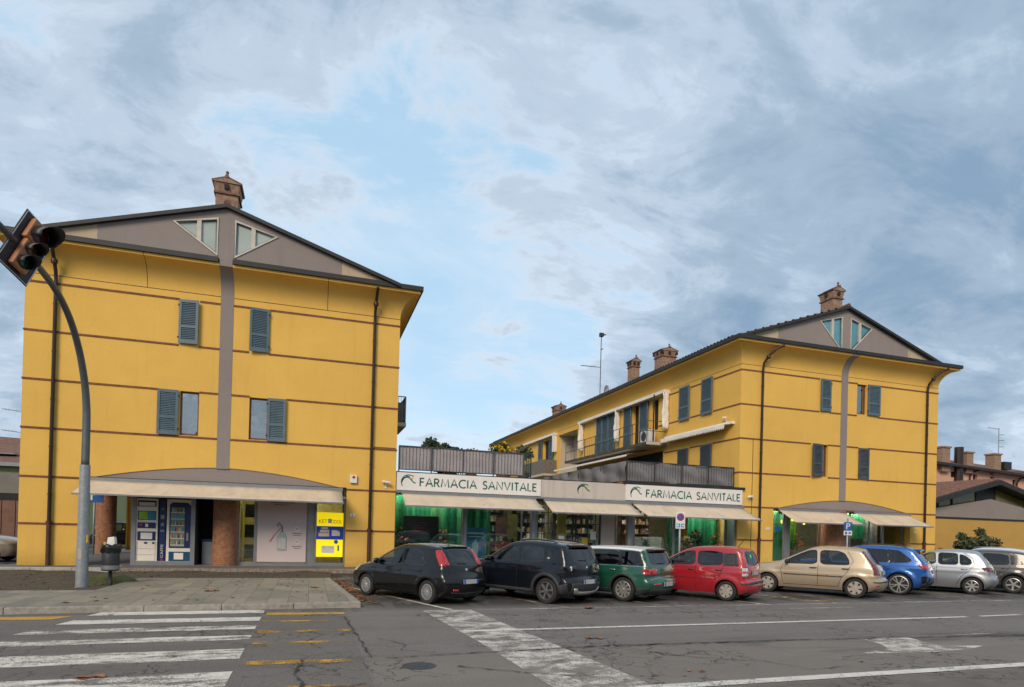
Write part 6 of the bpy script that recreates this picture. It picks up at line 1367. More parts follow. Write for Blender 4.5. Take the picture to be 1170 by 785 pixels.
class Car:
    def __init__(s, sp):
        s.sp = sp; s.S = cr(sp['sil'], 170); s.P = s.S[:, :2]; s.b = s.S[:, 2]; s.half = sp['W'] / 2; s.r = sp.get('r', .085); s.belt = sp['belt']
        T = np.gradient(s.P, axis=0); T /= np.linalg.norm(T, axis=1)[:, None]; s.n = np.stack([-T[:, 1], T[:, 0]], 1)
        s.L = np.r_[0, np.cumsum(np.hypot(*np.diff(s.P, axis=0).T))]
        s.top = int(np.argmax(s.P[:, 1])); s.xr, s.xf = s.P[:, 0].min(), s.P[:, 0].max(); s.rw = sp['rw']; s.wb = sp['wb']
        s.sill = sp.get('sill', .21); s.root = None; s.hull = np.vstack([s.P, [[s.xf - .3, 0], [s.xr + .3, 0]]])
    def wout(s, x, z):
        sp = s.sp; h = s.half; bl = s.belt; y = np.full(np.shape(x), h, float)
        y -= .075 * np.clip((.56 - z) / .36, 0, 1.4) ** 2; y -= .030 * np.clip((z - .56) / (bl - .56), 0, 1) ** 2
        y += .012 * np.exp(-((z - sp.get('crease', .74)) / .03) ** 2)
        up = np.clip(z - bl, 0, 9); y -= .012 * np.clip(up / .03, 0, 1) + up * sp.get('tumble', .27)
        u = np.clip((.18 - x) / (.18 - s.xr), 0, 1); y -= sp.get('tr', .085) * u ** 2.2
        u = np.clip((x - s.wb + .15) / (s.xf - s.wb + .15), 0, 1); y -= sp.get('tf', .14) * u ** 2.2
        for cx in (0, s.wb):
            d = np.hypot(x - cx, z - s.rw); y += sp.get('flare', .018) * np.exp(-((d - s.rw - .09) / .06) ** 2) * (z > s.rw - .35)
        return y
    def rad(s, z):
        u = np.clip((np.asarray(z, float) - s.belt + .12) / .24, 0, 1); return s.r + .055 * (1 - u * u * (3 - 2 * u))
    def sidey(s, x, z):
        x = np.asarray(x, float); z = np.asarray(z, float); d = segdist(np.stack([x, z], 1), s.P); r = s.rad(z); d = np.clip(d, 0, r)
        return s.wout(x, z) - (r - np.sqrt(np.maximum(r ** 2 - (r - d) ** 2, 0)))
    def side3(s, P, off=0.0, sg=1):
        P = np.array(P, float); o_ = ~inpoly(P, s.hull)
        if o_.any():
            for i in np.where(o_)[0]: P[i] = s.P[np.argmin(((s.P - P[i]) ** 2).sum(1))]
        y = s.sidey(P[:, 0], P[:, 1])
        if not off: return np.stack([P[:, 0], y * sg, P[:, 1]], 1)
        e = .006; gx = (s.sidey(P[:, 0] + e, P[:, 1]) - s.sidey(P[:, 0] - e, P[:, 1])) / (2 * e); gz = (s.sidey(P[:, 0], P[:, 1] + e) - s.sidey(P[:, 0], P[:, 1] - e)) / (2 * e)
        n = np.stack([-np.clip(gx, -4, 4), np.ones(len(P)), -np.clip(gz, -4, 4)], 1); n /= np.linalg.norm(n, axis=1)[:, None]
        Q = np.stack([P[:, 0], y, P[:, 1]], 1) + n * off; Q[:, 1] *= sg; return Q
    def cap3(s, Q, off=0.0):
        # Q: rows of (arc length, v)
        Q = np.asarray(Q, float); i = lambda a: np.interp(Q[:, 0], s.L, a); v = Q[:, 1]
        px, pz, nx, nz_, b = i(s.P[:, 0]), i(s.P[:, 1]), i(s.n[:, 0]), i(s.n[:, 1]), i(s.b)
        w = s.wout(px, pz) - s.rad(pz); bb = b * (1 - np.abs(v) ** 2.4) + off; return np.stack([px + nx * bb, v * w, pz + nz_ * bb], 1)
    def rear_s(s, z): return np.interp(z, s.P[:s.top + 1, 1], s.L[:s.top + 1])
    def front_s(s, x):
        k = s.top; xs = s.P[k:, 0]; m = int(np.argmax(xs)); return np.interp(x, xs[:m], s.L[k:k + m])
    def mesh(s, name, V, Fc, mat, parent, smooth=True, merge=False, solid=0.0):
        o = MB().add([tuple(p) for p in V], [tuple(int(i) for i in f) for f in Fc]).build(name, mat, parent, smooth=smooth, merge=merge, recalc=True)
        if solid: m_ = o.modifiers.new('thickness', 'SOLIDIFY'); m_.thickness = solid; m_.offset = -1
        return o
    def patch(s, poly, to3, step=.05):
        lp = resamp(poly, step); P = np.array(lp); lo, hi = P.min(0), P.max(0)
        g = np.array([(x, y) for x in np.arange(lo[0] + step / 2, hi[0], step) for y in np.arange(lo[1] + step / 2, hi[1], step)] or [(9, 9)]); g = g[inpoly(g, lp)]
        if len(g): g = g[segdist(g, np.array(lp + [lp[0]])) > step * .3]
        v, f, c = tri([lp], g); f = f[inpoly(c, lp)]; return to3(v), f, lp
    def panel(s, name, polys, mat, parent, off=.006, solid=0.0):
        # polys: list of ('L'|'R'|'B'|'F'|'Z', polygon); side polygons in (x, z), rear ones in (v, z), front ones in (v, x)
        V = []; F_ = []; b = 0
        for k, poly in polys:
            if k in 'LR': to3 = lambda q, sg=(1 if k == 'L' else -1): s.side3(q, off, sg); pl = poly; st = .022 if 'light' in name or 'bumper' in name or 'lamp' in name else .05
            else:
                conv = s.rear_s if k == 'B' else s.front_s
                pl = [(float(conv(z)), v) for v, z in resamp(poly, .06)]; to3 = lambda q: s.cap3(q, off); st = .05
            v, f, _ = s.patch(pl, to3, st); V.append(v); F_.append(f + b); b += len(v)
        return s.mesh(name, np.vstack(V), np.vstack(F_), mat, parent, True, False, solid)
    def line(s, mb, pts, wd, k='L', off=.003):
        pts = resamp(pts, .04, False)
        if k in 'LR':
            def to3(u, v): return tuple(s.side3([(u, v)], off, 1 if k == 'L' else -1)[0])
            mb.strip(pts, wd, to3)
        else:
            conv = s.rear_s if k == 'B' else s.front_s; q = [(float(conv(z)), v * .7) for v, z in pts]
            mb.strip(q, wd, lambda u, v: tuple(s.cap3([(u, v / .7)], off)[0]))
    def build(s, name, label, loc, heading, scale=1.04, cat='car', group='cars parked at an angle before the shops'):
        sp = s.sp; root = empty(name, loc, 0, label, cat, group); s.root = root; root.rotation_euler = (0, 0, heading + math.pi / 2); root.scale = (scale,) * 3
        body = sp['paint']; zs = s.sill; Ra = s.rw + sp.get('gap', .045)
        # ---- outline of one flank, with the wheel arches cut from its foot
        bot = []
        for cx in (s.wb, 0):
            a0 = math.asin(max(-1, min(1, (zs - s.rw) / Ra))); n_ = 16
            arc_ = [(cx + Ra * math.cos(a0 + (math.pi - 2 * a0) * k / n_), s.rw + Ra * math.sin(a0 + (math.pi - 2 * a0) * k / n_)) for k in range(n_ + 1)]
            bot += arc_
        out_ = [tuple(p) for p in s.P]; seg = resamp([out_[-1]] + [bot[0]], .07, False)[1:-1] + bot[:17] + resamp([bot[16], bot[17]], .07, False)[1:-1] + bot[17:] + resamp([bot[-1], out_[0]], .07, False)[1:-1]
        outline = out_ + seg
        wins = [resamp(soft(w), .05) for w in sp['wins']]
        g = [(x, z) for x in np.arange(s.xr, s.xf, .052) for z in np.arange(zs, s.P[:, 1].max(), .045)]
        g = np.array(g); g = g[inpoly(g, outline)]; g = g[segdist(g, np.array(outline + outline[:1])) > .03]; g = g[segdist(g, s.P) > s.rad(g[:, 1]) * .95]
        ring = []
        for q in (.045, .17, .37, .66, 1.0):
            rr_ = s.P - s.n * (s.rad(s.P[:, 1]) * q)[:, None]; ring.append(rr_[::1 if q < .5 else 2])
        rg = np.vstack(ring); rg = rg[inpoly(rg, outline)]; dd = segdist(rg, s.P); rg = rg[dd > .004]; rg = rg[segdist(rg, np.array(outline + outline[:1])) > .0035]
        pts = np.vstack([g, rg])
        for w in wins: pts = pts[segdist(pts, np.array(w + w[:1])) > .008]
        v, f, c = tri([outline] + wins, pts); ok = inpoly(c, outline); iw = [inpoly(c, w) for w in wins]; anyw = np.zeros(len(c), bool)
        for k in iw: anyw |= k
        V3 = s.side3(v); VR = V3 * np.array([1, -1, 1]); fb = f[ok & ~anyw]
        # ---- the band across the car: tail, roof, bonnet
        nv = 22; vv = np.linspace(-1, 1, nv + 1)
        caps = []; cw = []
        if sp.get('rearwin'): cw.append(('rear_window', [(float(s.rear_s(z)), q) for q, z in resamp(soft(sp['rearwin'], 2, .15), .05)]))
        if sp.get('frontwin'): cw.append(('windscreen', [(float(s.front_s(x)), q) for q, x in resamp(soft(sp['frontwin'], 2, .15), .05)]))
        K = .7; gp = np.array([(l_, q * K) for l_ in s.L[1:-1] for q in vv[1:-1]])
        lo = [(l_, -K) for l_ in s.L] + [(s.L[-1], q * K) for q in vv[1:-1]] + [(l_, K) for l_ in s.L[::-1]] + [(s.L[0], q * K) for q in vv[1:-1][::-1]]
        cwl = [[(a, q * K) for a, q in w] for _, w in cw]
        for w in cwl: gp = gp[segdist(gp, np.array(w + w[:1])) > .008]
        cv, cf, cc = tri([lo] + cwl, gp); ciw = [inpoly(cc, w) for w in cwl]; cany = np.zeros(len(cc), bool)
        for k in ciw: cany |= k
        C3 = s.cap3(np.stack([cv[:, 0], cv[:, 1] / K], 1)); n1 = len(V3)
        s.mesh('body', np.vstack([V3, VR, C3]), np.vstack([fb, fb + n1, cf[~cany] + 2 * n1]), body, root, True, True)
        if sp.get('roof_paint'):
            zr = sp['roof_z']; k0 = [i for i in range(len(s.P)) if s.P[i, 1] > zr]; a, b_ = s.L[k0[0]], s.L[k0[-1]]
            g2 = np.linspace(a, b_, 40); q2 = np.linspace(-1, 1, 19); V = s.cap3([(x, q) for x in g2 for q in q2], .004); F2 = [(i * 19 + j, i * 19 + j + 1, i * 19 + 20 + j, i * 19 + 19 + j) for i in range(39) for j in range(18)]
            rp = s.P[k0] ; ro = [tuple(p) for p in rp] + [tuple(p) for p in (rp - s.n[k0] * .075)[::-1]]
            rv = []; rf = []; 
            for sg in (1, -1):
                A = s.side3(rp, .004, sg); 
                rows = [A] + [s.side3(rp - s.n[k0] * d, .004, sg) for d in (.006, .018, .036, .06)]; m_ = len(rp); b0 = len(V) + sum(len(x) for x in rv); X = np.vstack(rows); rv.append(X)
                rf += [(b0 + i * m_ + j, b0 + i * m_ + j + 1, b0 + (i + 1) * m_ + j + 1, b0 + (i + 1) * m_ + j) for i in range(4) for j in range(m_ - 1)]
            MB().add([tuple(p) for p in np.vstack([V] + rv)], F2 + rf).build('roof_panel', sp['roof_paint'], root, smooth=True)
        dark = sp.get('dark_glass', [])
        for sg, base in ((1, V3), (-1, VR)):
            for k, (w, m_) in enumerate(zip(wins, iw)):
                W3 = base.copy(); W3[:, 1] -= sg * .006; idx = f[m_]; u = np.unique(idx); mp = np.zeros(len(W3), int); mp[u] = np.arange(len(u))
                o = s.mesh('side_window', W3[u], mp[idx], MT['car_glass_dark' if k in dark else 'car_glass'], root)
                tr = MB(); tr.strip(w, .022, lambda a, b_, sg=sg: tuple(s.side3([(a, b_)], .003, sg)[0]), True); tr.build('seal', MT['gloss_black'], o, smooth=True)
        for (nm, w), m_ in zip(cw, ciw):
            C4 = s.cap3(np.stack([cv[:, 0], cv[:, 1] / K], 1), -.005); idx = cf[m_]; u = np.unique(idx); mp = np.zeros(len(C4), int); mp[u] = np.arange(len(u))
            o = s.mesh(nm, C4[u], mp[idx], MT['car_glass_dark' if (nm == 'rear_window' and sp.get('rear_dark', True)) else 'car_glass'], root)
            tr = MB(); tr.strip([(a, q * K) for a, q in w], .035, lambda a, b_: tuple(s.cap3([(a, b_ / K)], .002)[0]), True); tr.build('seal', MT['gloss_black'], o, smooth=True)
        if sp.get('pillars'):
            s.panel('pillar_trim', [(k, p) for p in sp['pillars'] for k in 'LR'], sp.get('pillar_mat', MT['gloss_black']), root, .0025)
        # ---- underside, wheel wells, cabin
        ub = MB(); w_ = s.half - .27; ub.box(s.xr + .12, s.xf - .15, -w_, w_, zs - .02, zs + .02)
        for cx in (0, s.wb):
            for sg in (1, -1):
                vs = []; n_ = 18
                for k in range(n_ + 1):
                    a = -.45 + (math.pi + .9) * k / n_; x, z = cx + (Ra - .001) * math.cos(a), s.rw + (Ra - .001) * math.sin(a); y = float(s.wout(np.array([x]), np.array([max(z, zs)]))[0]) - .006
                    vs += [(x, sg * y, z), (x, sg * (s.half - .30), z)]
                ub.add(vs, [(2 * k, 2 * k + 1, 2 * k + 3, 2 * k + 2) for k in range(n_)]); ub.add([(cx, sg * (s.half - .30), s.rw)] + vs[1::2], [(0, k + 1, k + 2) for k in range(n_)])
        ub.box(s.xr + .25, s.xr + .6, -.35, .3, zs - .06, zs); ub.build('underbody', MT['black'], root, recalc=False)
        cb = MB(); ch = s.half - .13; bl = s.belt; cb.box(-.15, s.wb - .45, -ch, ch, zs + .05, zs + .12); cb.box(s.wb - .62, s.wb - .1, -ch + .04, ch - .04, zs + .1, bl - .06)
        cb.box(s.xr + .22, .12, -ch + .1, ch - .1, zs + .1, bl - .10); cb.build('cabin', MT['cabin'], root)
        st = MB()
        def seat(x, y, wd, lean=.18):
            st.box(x - .05, x + .45, y - wd / 2, y + wd / 2, zs + .12, zs + .34)
            a = Matrix.Translation((x, y, zs + .3)) @ Matrix.Rotation(-lean, 4, 'Y'); st.box(-.14, 0, -wd / 2, wd / 2, 0, .56, a); 
            for q in ((0,) if wd < .7 else (-.33, .33)): st.box(-.12, -.02, q - .12, q + .12, .60, .78, a)
        seat(s.wb * .50, .36, .5); seat(s.wb * .50, -.36, .5); seat(s.wb * .50 - .85, 0, 1.15, .25); st.build('seat', MT['seat'], root, bevel=.04)
        wl_ = MB(); wl_.lathe([(.17, 0), (.185, .012), (.17, .024), (.155, .012)], 20, Matrix.Translation((s.wb * .5 + .55, .36, bl - .03)) @ Matrix.Rotation(R_(-65), 4, 'Y'), True); wl_.build('steering_wheel', MT['black'], root, smooth=True)
        # ---- wheels
        for cx in (0, s.wb):
            for sg in (1, -1): s.wheel(root, cx, sg)
        # ---- panel gaps, handles, mouldings
        sm = MB()
        for ln in sp.get('seams', []):
            for k in 'LR': s.line(sm, ln, .012, k)
        for ln in sp.get('rear_seams', []): s.line(sm, ln, .012, 'B')
        if sm.v: sm.build('panel_gap', MT['black'], root)
        for (x, z) in sp.get('handles', []):
            for k, sg in (('L', 1), ('R', -1)):
                y = float(s.sidey([x], [z])[0]); MB().tube([(x - .09, sg * (y - .004), z), (x - .07, sg * (y + .022), z), (x + .07, sg * (y + .022), z), (x + .09, sg * (y - .004), z)], .016, 8).build('door_handle', sp.get('handle_mat', body), root, smooth=True)
        mx_, mz_ = sp.get('mirror', (s.wb - .58, s.belt + .05))
        for sg in (1, -1):
            y = float(s.sidey([mx_], [mz_])[0]); MB().lathe([(.01, -.10), (.06, -.085), (.075, 0), (.06, .085), (.01, .10)], 12, Matrix.Translation((mx_, sg * (y + .10), mz_ + .03)) @ Matrix.Rotation(R_(90), 4, 'X') @ Matrix.Diagonal((.75, 1.05, 1, 1))).tube([(mx_ + .02, sg * (y - .03), mz_ - .02), (mx_, sg * (y + .06), mz_ + .01)], .022, 6).build('wing_mirror', sp.get('mirror_mat', body), root, smooth=True)
        for nm, polys, mat, off, sol in sp.get('panels', []): s.panel(nm, polys, MT[mat] if isinstance(mat, str) else mat, root, off, sol)
        # ---- rear plate, wiper, aerial
        pz = sp.get('plate_z', .52); sv = float(s.rear_s(pz)); p = s.cap3([(sv, 0.0)], .012)[0]; nn = np.array([np.interp(sv, s.L, s.n[:, 0]), np.interp(sv, s.L, s.n[:, 1])])
        Mp = Matrix.Translation((p[0], sp.get('plate_y', 0), p[2])) @ Matrix.Rotation(math.atan2(nn[1], -nn[0]) * .6, 4, 'Y')
        MB().box(-.012, .004, -.26, .26, -.056, .056, Mp).build('number_plate', MT['plate_grey'], root); q = bpy.data.objects[:] and None
        MB().box(-.0145, -.012, -.26, -.20, -.055, .055, Mp).box(-.0145, -.012, .20, .26, -.055, .055, Mp).build('plate_band', MT['blue'], root)
        if sp.get('wiper'):
            z0, v0, z1, v1 = sp['wiper']; a = s.cap3([(float(s.rear_s(z0)), v0)], .015)[0]; b_ = s.cap3([(float(s.rear_s(z1)), v1)], .018)[0]; MB().tube([a, b_], [.014, .008], 6).build('wiper', MT['black'], root)
        if sp.get('aerial'):
            x, h, ln = sp['aerial']; k = s.cap3([(float(np.interp(x, s.P[:s.top + 1, 0], s.L[:s.top + 1])) if x < s.P[s.top, 0] else float(s.front_s(x)), 0)], 0)[0]; MB().tube([k, (k[0] - ln, 0, k[2] + h)], [.012, .005], 6).build('aerial', MT['black'], root)
        if sp.get('badge'):
            bz, br_ = sp['badge']; sv = float(s.rear_s(bz)); p = s.cap3([(sv, 0)], .002)[0]; nx, nz_ = np.interp(sv, s.L, s.n[:, 0]), np.interp(sv, s.L, s.n[:, 1])
            MB().lathe([(.001, .012), (br_ * .8, .010), (br_, 0)], 18, Matrix.Translation(p) @ Vector((nx, 0, nz_)).to_track_quat('Z', 'Y').to_matrix().to_4x4()).build('badge', MT['chrome'], root, smooth=True)
        if sp.get('spoiler'):
            z0, ln, wv, th, smat = sp['spoiler']; sv = float(s.rear_s(z0)); vs = []; qs = np.linspace(-wv, wv, 13)
            for q in qs:
                p = s.cap3([(sv, q)], .0)[0]; e = ln * (1 - .35 * abs(q) ** 3); vs += [(p[0] + .16, p[1], p[2] + .050), (p[0] - e, p[1], p[2] + .018), (p[0] - e, p[1], p[2] - th + .02), (p[0] + .10, p[1], p[2] - .01)]
            MB().add(vs, [(4 * i + j, 4 * i + (j + 1) % 4, 4 * i + 4 + (j + 1) % 4, 4 * i + 4 + j) for i in range(12) for j in range(4)] + [(0, 1, 2, 3), (48, 51, 50, 49)]).build('spoiler', smat if not isinstance(smat, str) else MT[smat], root, auto=40)
        if sp.get('rails'):
            x0, x1, mt_ = sp['rails']
            for sg in (1, -1):
                pt = []
                for x in np.linspace(x0, x1, 10):
                    l_ = float(np.interp(x, s.P[:s.top + 1, 0], s.L[:s.top + 1])) if x < s.P[s.top, 0] else float(s.front_s(x)); q = s.cap3([(l_, .93 * sg)], .03 if x0 < x < x1 else -.01)[0]; pt.append(q)
                MB().tube(pt, .018, 8).build('roof_rail', MT[mt_], root, smooth=True)
        if sp.get('extra'): sp['extra'](s, root)
        for p in [c for c in kids(root) if c.name.split('.')[0] == 'plate_band']:
            p.parent = [c for c in kids(root) if c.name.split('.')[0] == 'number_plate'][0]
        return root
    def wheel(s, root, cx, sg):
        sp = s.sp; r = s.rw; y = s.half - .035; ty = sp.get('rim', ('multi', 16, 'rim_silver')); rr_ = r * sp.get('rimk', .66); wt = .20
        Mx = Matrix.Translation((cx, sg * y, r)) @ Matrix.Rotation(R_(-90 * sg), 4, 'X')      # local +z points outwards
        wh = MB().lathe([(.01, -.05), (rr_ * .97, -.05), (rr_ * .97, -wt)], 28, Mx).build('wheel', MT['black'], root, smooth=False)
        MB().lathe([(rr_ * .98, -wt), (r * .93, -wt), (r * .995, -wt + .03), (r, -wt * .5), (r * .995, -.03), (r * .955, -.004), (r * .86, .004), (rr_ * 1.04, .002), (rr_ * .98, -.012)], 40, Mx).build('tyre', MT['tyre'], wh, auto=50)
        rb = MB().lathe([(rr_ * .985, -.06), (rr_ * 1.01, -.004), (rr_ * .95, .001), (rr_ * .90, -.02), (rr_ * .88, -.06)], 40, Mx); kind, n_, mt = ty[:3]
        rb.lathe([(.001, .004), (rr_ * .14, .003), (rr_ * .20, -.012), (rr_ * .2, -.05)], 20, Mx)
        for k in range(n_):
            a = 2 * math.pi * k / n_ + ty[3] if len(ty) > 3 else 2 * math.pi * k / n_
            def spoke(a0, a1, w0, w1, z0=-.012, z1=-.010, r0=.12, r1=.95):
                i0, i1 = rr_ * r0, rr_ * r1; c0, s0, c1, s1 = math.cos(a0), math.sin(a0), math.cos(a1), math.sin(a1); vs = []
                for (i_, c_, s_, w_, z_) in ((i0, c0, s0, w0, z0), (i1, c1, s1, w1, z1)): vs += [Mx @ Vector((i_ * c_ - w_ * s_, i_ * s_ + w_ * c_, z_)), Mx @ Vector((i_ * c_ + w_ * s_, i_ * s_ - w_ * c_, z_)), Mx @ Vector((i_ * c_ + w_ * s_, i_ * s_ - w_ * c_, z_ - .03)), Mx @ Vector((i_ * c_ - w_ * s_, i_ * s_ + w_ * c_, z_ - .03))]
                rb.add(vs, [(0, 1, 5, 4), (1, 2, 6, 5), (2, 3, 7, 6), (3, 0, 4, 7)])
            if kind == 'multi': spoke(a, a, .010, .014)
            elif kind == 'star': spoke(a, a, rr_ * .11, rr_ * .15)
            elif kind == 'twin': spoke(a - .06, a - .20, .013, .018); spoke(a + .06, a + .20, .013, .018)
            elif kind == 'cap': spoke(a, a, rr_ * .16, rr_ * .29, -.006, -.008, .05)
        rb.build('rim', MT[mt], wh, auto=35)
# ---------------------------------------------------------------- the cars themselves
HD = R_(110)
def mirr(p): return [(-a, b_) for a, b_ in p]
def both(p): return [('L', p), ('R', p)]
def rearboth(p): return [('B', p), ('B', mirr(p))]
def place(cx, cy, half, hd, k): 
    # the outer face of the rear left tyre stands on (cx, cy)
    lx, ly = -math.sin(hd - math.pi / 2 + math.pi / 2 - math.pi / 2 + math.pi / 2) , 0
    f = Vector((math.cos(hd), math.sin(hd))); l = Vector((-f.y, f.x)); c = Vector((cx, cy)) - l * (half - .10) * k; return (c.x, c.y, 0)
CARS = {}
p_black = paintm('black car paint', (.004, .0045, .006), 0, .25, 0, .05, (.05, .045, .04))
CARS['black_hatchback'] = dict(W=1.69, wb=2.51, rw=.305, belt=.93, paint=p_black, rim=('multi', 18, 'rim_silver'), crease=.70,
  sil=[(-.50, .20, .06), (-.62, .30, .09), (-.665, .45, .10), (-.655, .60, .10), (-.60, .70, .09), (-.565, .78, .07), (-.53, .92, .06), (-.46, 1.06, .05), (-.33, 1.24, .04), (-.20, 1.38, .035), (-.06, 1.45, .03), (.4, 1.49, .03), (.95, 1.49, .03), (1.30, 1.44, .03), (1.62, 1.31, .035), (2.1, 1.08, .04), (2.35, .97, .04), (2.8, .88, .05), (3.12, .76, .08), (3.30, .60, .10), (3.34, .42, .10), (3.28, .24, .08)],
  wins=[[(1.02, .96), (2.02, .95), (1.98, 1.06), (1.62, 1.24), (1.30, 1.355), (1.05, 1.38)], [(.10, 1.02), (.16, .98), (.95, .96), (.97, 1.38), (.55, 1.375), (.28, 1.30)]], dark_glass=[],
  rearwin=[(-.74, .98), (.74, .98), (.66, 1.36), (-.66, 1.36)], frontwin=[(-.93, 2.2), (.93, 2.2), (.84, 1.34), (-.84, 1.34)],
  seams=[[(1.0, .95), (1.01, .30)], [(2.02, .94), (2.08, .75), (2.04, .34)], [(.12, .99), (.20, .82), (.34, .62)], [(.36, .30), (2.06, .30)]], handles=[(1.12, .80), (.30, .83)],
  rear_seams=[[(-.92, .735), (.92, .735)], [(-.93, .735), (-.86, .95)], [(.93, .735), (.86, .95)]],
  panels=[('tail_light', [('L', [(-.62, 1.00), (-.40, .98), (-.22, 1.22), (-.15, 1.36), (-.32, 1.40), (-.5, 1.2)]), ('B', [(.80, .98), (1.0, 1.0), (1.0, 1.36), (.90, 1.37), (.84, 1.2)])], 'lamp_red', .008, .012), ('tail_light', [('R', [(-.62, 1.00), (-.40, .98), (-.22, 1.22), (-.15, 1.36), (-.32, 1.40), (-.5, 1.2)]), ('B', mirr([(.80, .98), (1.0, 1.0), (1.0, 1.36), (.90, 1.37), (.84, 1.2)]))], 'lamp_red', .008, .012),
          ('bumper_trim', [('B', [(-.95, .30), (.95, .30), (.95, .34), (-.95, .34)])], 'trim', .006, .01), ('fog_light', [('B', [(.62, .36), (.88, .36), (.88, .41), (.62, .41)])], 'lamp_red', .008, .01), ('headlight', [('L', [(2.95, .68), (3.16, .66), (3.10, .76), (2.80, .86)])], 'lamp_clear', .005, .008), ('headlight', [('R', [(2.95, .68), (3.16, .66), (3.10, .76), (2.80, .86)])], 'lamp_clear', .005, .008)],
  plate_z=.57, badge=(.86, .045), wiper=(1.0, -.05, 1.02, .42), aerial=(.1, .26, .16), spoiler=(1.42, .06, .72, .05, p_black))
p_suv = paintm('blue black car paint', (.005, .007, .012), 0, .25, 0, .06, (.05, .045, .04))
CARS['black_crossover'] = dict(W=1.75, wb=2.54, rw=.335, belt=1.0, paint=p_suv, rim=('star', 6, 'rim_mid', .2), crease=.82, sill=.26, flare=.03, rimk=.68,
  sil=[(-.46, .25, .06), (-.60, .34, .10), (-.66, .48, .11), (-.655, .60, .10), (-.60, .68, .09), (-.60, .80, .08), (-.60, .95, .07), (-.565, 1.06, .06), (-.49, 1.24, .05), (-.42, 1.40, .04), (-.30, 1.51, .03), (.2, 1.575, .03), (.85, 1.585, .03), (1.25, 1.54, .03), (1.6, 1.40, .035), (2.05, 1.14, .04), (2.3, 1.05, .04), (2.8, .99, .05), (3.10, .90, .08), (3.26, .72, .10), (3.28, .45, .11), (3.18, .28, .09)],
  wins=[[(.98, 1.04), (1.98, 1.03), (1.92, 1.14), (1.55, 1.36), (1.28, 1.45), (1.0, 1.47)], [(.12, 1.06), (.92, 1.04), (.93, 1.47), (.42, 1.46), (.16, 1.40)], [(-.14, 1.12), (.06, 1.08), (.09, 1.37), (-.06, 1.32), (-.16, 1.2)]], dark_glass=[1, 2],
  rearwin=[(-.78, 1.07), (.78, 1.07), (.70, 1.44), (-.70, 1.44)], frontwin=[(-.93, 2.2), (.93, 2.2), (.84, 1.34), (-.84, 1.34)],
  seams=[[(.95, 1.02), (.96, .36)], [(2.0, 1.02), (2.06, .8), (2.02, .4)], [(.10, 1.05), (.18, .86), (.36, .68)]], handles=[(1.08, .90), (.26, .92)],
  rear_seams=[[(-.94, .70), (.94, .70)]],
  panels=[('wheel_arch_trim', [(k, [(cx + rr_ * math.cos(R_(a)), .335 + rr_ * math.sin(R_(a))) for rr_, rng in ((.385, range(-8, 190, 6)), (.465, range(186, -14, -6))) for a in rng]) for cx in (0, 2.54) for k in 'LR'], 'trim', .010, .012),
          ('sill_trim', both([(.44, .27), (2.10, .27), (2.10, .36), (.44, .36)]), 'trim', .008, .01),
          ('bumper_trim', [('B', [(-.97, .27), (.97, .27), (.97, .56), (-.97, .56)]), ('L', [(-.60, .27), (-.41, .27), (-.40, .5), (-.62, .56)]), ('R', [(-.60, .27), (-.41, .27), (-.40, .5), (-.62, .56)])], 'trim', .006, .01),
          ('skid_plate', [('B', [(-.80, .33), (.80, .33), (.88, .44), (.74, .45), (.62, .385), (-.62, .385), (-.74, .45), (-.88, .44)])], 'rim_silver', .022, .02),
          ('tail_light', [('L', [(-.72, .86), (-.44, .87), (-.42, .99), (-.72, .99)]), ('B', [(.66, .86), (1.0, .86), (1.0, .99), (.66, .99)])], 'gloss_black', .010, .012), ('tail_light', [('R', [(-.72, .86), (-.44, .87), (-.42, .99), (-.72, .99)]), ('B', mirr([(.66, .86), (1.0, .86), (1.0, .99), (.66, .99)]))], 'gloss_black', .010, .012),
          ('lamp_element', [('B', [(.90, .87), (.97, .87), (.97, .98), (.90, .98)]), ('B', mirr([(.90, .87), (.97, .87), (.97, .98), (.90, .98)]))], 'lamp_clear', .014, .008),
          ('pillar_badge', [('L', [(-.06, 1.14), (.02, 1.14), (.02, 1.19), (-.06, 1.19)])], 'rim_silver', .012, .006)],
  plate_z=.57, badge=(.93, .05), wiper=(1.09, -.05, 1.11, .4), spoiler=(1.47, .10, .76, .05, p_suv), rails=(-.15, 1.1, 'black'))
p_green = paintm('british green car paint', (.006, .085, .050), .2, .3, .2, .08)
p_wroof = paintm('white car roof', (.66, .66, .66), 0, .35, 0, .1)
